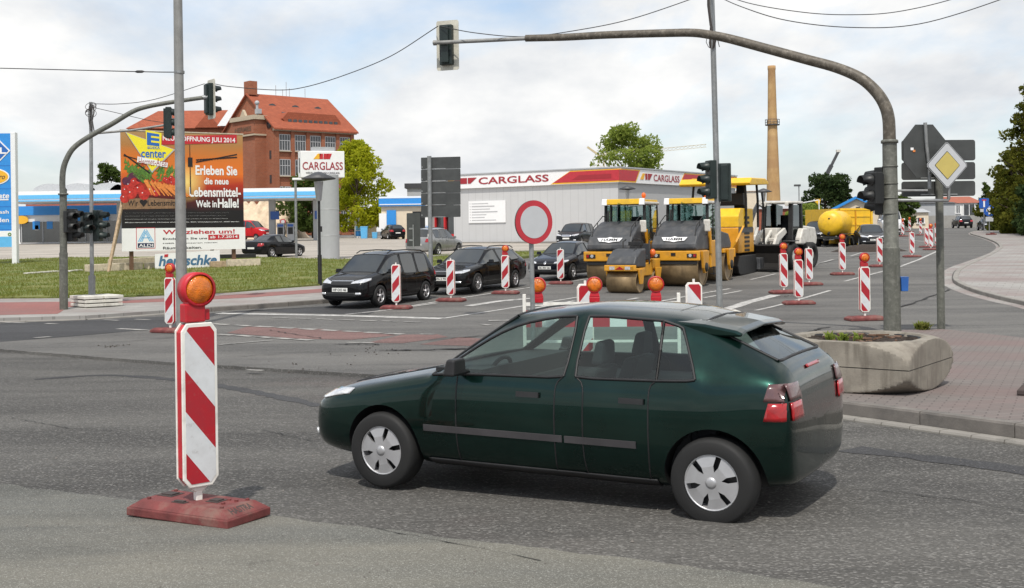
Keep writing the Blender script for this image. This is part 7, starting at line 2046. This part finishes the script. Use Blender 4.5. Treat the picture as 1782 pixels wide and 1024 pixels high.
# ------------------------------------------------------------------ trees and plants
def leaves(name, clumps, n, size, mt, parent, seed=1, flat=.55, smooth_=None):
    """leaf-sized faces spread through a set of ellipsoid clumps (cx, cy, cz, rx, ry, rz)"""
    rnd = random.Random(seed); vs, fs = [], []
    vol = [c[3] * c[4] * c[5] for c in clumps]; tot = sum(vol)
    for c, v_ in zip(clumps, vol):
        k = max(6, int(n * v_ / tot))
        for _ in range(k):
            while True:
                a = V((rnd.uniform(-1, 1), rnd.uniform(-1, 1), rnd.uniform(-1, 1)))
                if a.length <= 1: break
            r_ = a.length; a = a.normalized() * (r_ ** flat) * rnd.uniform(.85, 1.12)
            p = V((c[0] + a.x * c[3], c[1] + a.y * c[4], c[2] + a.z * c[5]))
            nrm = V((rnd.gauss(0, 1), rnd.gauss(0, 1), rnd.gauss(0, 1) + .5)).normalized()
            x = nrm.orthogonal().normalized(); x = (x * math.cos(rnd.uniform(0, 6.28)) + nrm.cross(x) * math.sin(rnd.uniform(0, 6.28))).normalized(); y = nrm.cross(x)
            s = size * rnd.uniform(.6, 1.35); b = len(vs)
            vs += [p - x * s, p + y * s * .5 - x * s * .1, p + x * s + nrm * s * .15, p - y * s * .5 - x * s * .1]
            fs.append((b, b + 1, b + 2, b + 3))
    me = bpy.data.meshes.new(name); me.from_pydata([tuple(v) for v in vs], [], fs); me.materials.append(MT[mt])
    o = bpy.data.objects.new(name, me); COL.objects.link(o); o.parent = parent
    return o
def tree(label, loc, H, W, trunk_h, n, size, mt, seed, shape='round', nc=26, name='tree', lean=0, cat='tree'):
    t = thing(name, label, cat, loc); rnd = random.Random(seed)
    cl = []; m = MB(); r0 = H * .022
    m.tube([(0, 0, -.1), (rnd.uniform(-.1, .1), 0, trunk_h), (lean * .5, 0, H * .55), (lean, 0, H * .85)], [r0, r0 * .8, r0 * .5, r0 * .15], 10)
    for k in range(nc):
        f = (k + .5) / nc; z = trunk_h + (H - trunk_h) * f
        if shape == 'round': w_ = W / 2 * math.sqrt(max(.05, 1 - (2 * f - .85) ** 2 * .85))
        elif shape == 'cone': w_ = W / 2 * (1.0 - f * .86) * (1 if f > .06 else .7)
        else: w_ = W / 2 * (1 - .35 * f)
        for q in range(3 if shape != 'cone' else 3):
            a = rnd.uniform(0, 6.283); rr = w_ * math.sqrt(rnd.uniform(.08, 1))
            c = (rr * math.cos(a) + lean * f, rr * math.sin(a), z + rnd.uniform(-.3, .3) * H / nc * 2)
            sz = W * rnd.uniform(.055, .155) * (1 if shape != 'cone' else .8 * (1.1 - f * .6))
            cl.append((*c, sz * 1.15, sz * 1.15, sz * .8))
            if q == 0 and f < .85:
                m.tube([(lean * f * .6, 0, max(trunk_h * .8, z - H * .18)), (c[0] * .5, c[1] * .5, z - H * .05), c], [r0 * .42, r0 * .25, r0 * .08], 6)
    m.build('trunk', 'bark', t)
    leaves('crown', cl, n, size, mt, t, seed)
    return t
def tp(px_, base, d): q = ray(px_, 400, d); return (q.x, d, gz(d))
def hpx(px_, py, d): return ray(px_, py, d).z - gz(d)
tree('broad yellow green tree behind the white sign box', tp(622, 0, 140), hpx(606, 255, 140), 7.8, 1.2, 11000, .24, 'leaf_yellow', 3, nc=30)
tree('darker green tree half hidden behind the round pylon column', tp(545, 0, 146), hpx(545, 300, 146), 8.5, 1.0, 5000, .30, 'leaf_mid', 14, nc=18)
tree('bright green tree rising behind the grey clad hall', tp(1096, 0, 130), hpx(1090, 224, 130), 8.3, 4.5, 7500, .23, 'leaf_green', 5, nc=26)
tree('small round green tree behind the filling station canopy', tp(187, 0, 200), hpx(187, 290, 200), 6.2, 4, 4000, .30, 'leaf_mid', 8, nc=16)
tree('broad dark pine tree behind the yellow tank', tp(1437, 0, 165), hpx(1440, 308, 165), 7.4, 1.0, 6000, .27, 'leaf_dark', 9, nc=24, shape='column')
tree('narrower dark pine right of the broad one behind the tank', tp(1474, 0, 170), hpx(1474, 318, 170), 4.2, 1.0, 2600, .27, 'leaf_dark', 29, nc=18, shape='cone')
tree('dark green tree behind the thick signal mast', tp(1572, 0, 155), hpx(1572, 345, 155), 4.6, .6, 3500, .25, 'leaf_mid', 19, nc=14)
tree('slender green tree left of the tall right hand conifers', tp(1717, 0, 190), hpx(1717, 320, 190), 4.0, 1, 3500, .26, 'leaf_mid', 23, shape='cone', nc=22)
tree('low bush tree between the white house and the blue signs', tp(1700, 0, 172), hpx(1700, 376, 172), 3.4, .2, 1500, .2, 'leaf_green', 24, nc=10, name='bush', cat='bush')
tree('green bush behind the wheel loader', tp(1410, 0, 112), hpx(1410, 360, 112), 4.8, .3, 4000, .2, 'leaf_green', 31, nc=14, name='bush', cat='bush')
tree('second green bush beside the loader cab, under the pine', tp(1392, 0, 116), hpx(1392, 370, 116), 3.2, .3, 2200, .2, 'leaf_mid', 32, nc=10, name='bush', cat='bush')
for k, (px_, top, d, W, sd_, lb, mt) in enumerate(((1762, 262, 118, 7.6, 41, 'front conifer at the right edge with yellow green shoots', 'leaf_hedge'), (1796, 150, 104, 9.0, 42, 'tallest conifer cut off by the right picture edge', 'leaf_hedge'),
                                 (1752, 322, 132, 4.0, 43, 'smaller conifer behind the front one at the right', 'leaf_dark'), (1835, 200, 95, 7, 44, 'conifer just outside the right edge casting shade on the pavement', 'leaf_dark'))):
    tree(lb, tp(px_, 0, d), hpx(px_, top, d), W, .3, 13000, .21, mt, sd_, shape='cone', nc=44, name='conifer')
t = thing('hedge', 'dense dark hedge along the right hand pavement', 'hedge', (0, 0, 0)); rnd = random.Random(5); cl = []
for k in range(46):
    f = k / 45; d = 145 - 75 * f; x = ray(1744 + 95 * f * f + 12 * f, 400, d).x
    for q in range(3): cl.append((x + rnd.uniform(-.5, 1.8), d + rnd.uniform(-.8, .8), gz(d) + rnd.uniform(.4, 2.6), .9, .9, .8))
leaves('foliage', cl, 12000, .16, 'leaf_dark', t, 3)
# grass blades over the verge, denser near the camera side
rnd = random.Random(77); vs, fs = [], []
G = [Q(*p) for p in [(-40, 526), (200, 523), (400, 514), (560, 501), (640, 487), (760, 468), (900, 452), (990, 440), (870, 441), (720, 450), (590, 456), (430, 451), (110, 452), (-40, 457)]]
def inside(x, y):
    c = False
    for (x1, y1), (x2, y2) in zip(G, G[1:] + G[:1]):
        if (y1 > y) != (y2 > y) and x < (x2 - x1) * (y - y1) / (y2 - y1) + x1: c = not c
    return c
k = 0
xs = [p[0] for p in G]; ys = [p[1] for p in G]
while k < 42000:
    y = min(ys) + (max(ys) - min(ys)) * rnd.random() ** 1.5; x = rnd.uniform(min(xs), max(xs))
    if not inside(x, y): continue
    if mn.noise(V((x * .8, y * .8, 0))) < rnd.uniform(-.5, .15): continue
    k += 1; a = rnd.uniform(0, 6.28); h = rnd.uniform(.04, .12) * (1.7 if rnd.random() < .03 else 1); w_ = rnd.uniform(.008, .02)
    b = len(vs); z = gz(y) + .135; dx, dy = math.cos(a) * w_, math.sin(a) * w_
    vs += [(x - dx, y - dy, z), (x + dx, y + dy, z), (x + rnd.uniform(-.05, .05), y + rnd.uniform(-.05, .05), z + h)]; fs.append((b, b + 1, b + 2))
me = bpy.data.meshes.new('verge_grass'); me.from_pydata(vs, [], fs); me.materials.append(MT['grass_blade']); o = bpy.data.objects.new('verge_grass', me); COL.objects.link(o)
tag(o, 'short dry grass blades of the verge', 'grass', kind='stuff')
for px_, py, n, lb in ((655, 455, 60, 'tuft of tall weeds at the yard edge behind the black van'), (668, 453, 40, 'smaller tuft of weeds right of the tall one behind the van')):
    q = at(px_, py); weed('weed_tuft', (q.x, q.y, q.z + .1), n, .5, .4, lb, 'grass_blade', cat='weeds')
# loose chippings on the milled street and dark crumbs on the junction
rnd = random.Random(8); m = MB()
for k in range(900):
    d = 5.8 + 9 * rnd.random() ** 1.3; x = rnd.uniform(-.5, .5) * d; s = rnd.uniform(.003, .008) * (2.2 if rnd.random() < .03 else 1)
    p = V((x, d, gz(d) - (.044 if d < 12 else -.004)))
    a = rnd.uniform(0, 6.28); c, sn = math.cos(a) * s, math.sin(a) * s
    m.add([p + V((c, sn, 0)), p + V((-sn, c, 0)), p + V((-c * .8, -sn * .8, 0)), p + V((sn, -c, 0)), p + V((0, 0, s * .9))], [(0, 1, 4), (1, 2, 4), (2, 3, 4), (3, 0, 4)])
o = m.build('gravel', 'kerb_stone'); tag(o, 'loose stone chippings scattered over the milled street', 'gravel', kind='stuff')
m = MB()
for cx_, cy_, n, sp in ((200, 603, 26, 18), (620, 612, 26, 60), (1365, 516, 30, 12), (1400, 592, 16, 16), (560, 640, 16, 60)):
    for k in range(n):
        q = at(cx_ + rnd.gauss(0, sp), cy_ + rnd.gauss(0, sp * .08)); s = rnd.uniform(.008, .026); p = V((q.x, q.y, q.z + (.004 if cx_ < 1600 else .106)))
        a = rnd.uniform(0, 6.28); c, sn = math.cos(a) * s, math.sin(a) * s
        m.add([p + V((c, sn, 0)), p + V((-sn, c, 0)), p + V((-c * .8, -sn * .8, 0)), p + V((sn, -c, 0)), p + V((0, 0, s * .8))], [(0, 1, 4), (1, 2, 4), (2, 3, 4), (3, 0, 4)])
o = m.build('rubble', 'soil'); tag(o, 'dark crumbs of asphalt and earth on the junction', 'rubble', kind='stuff')
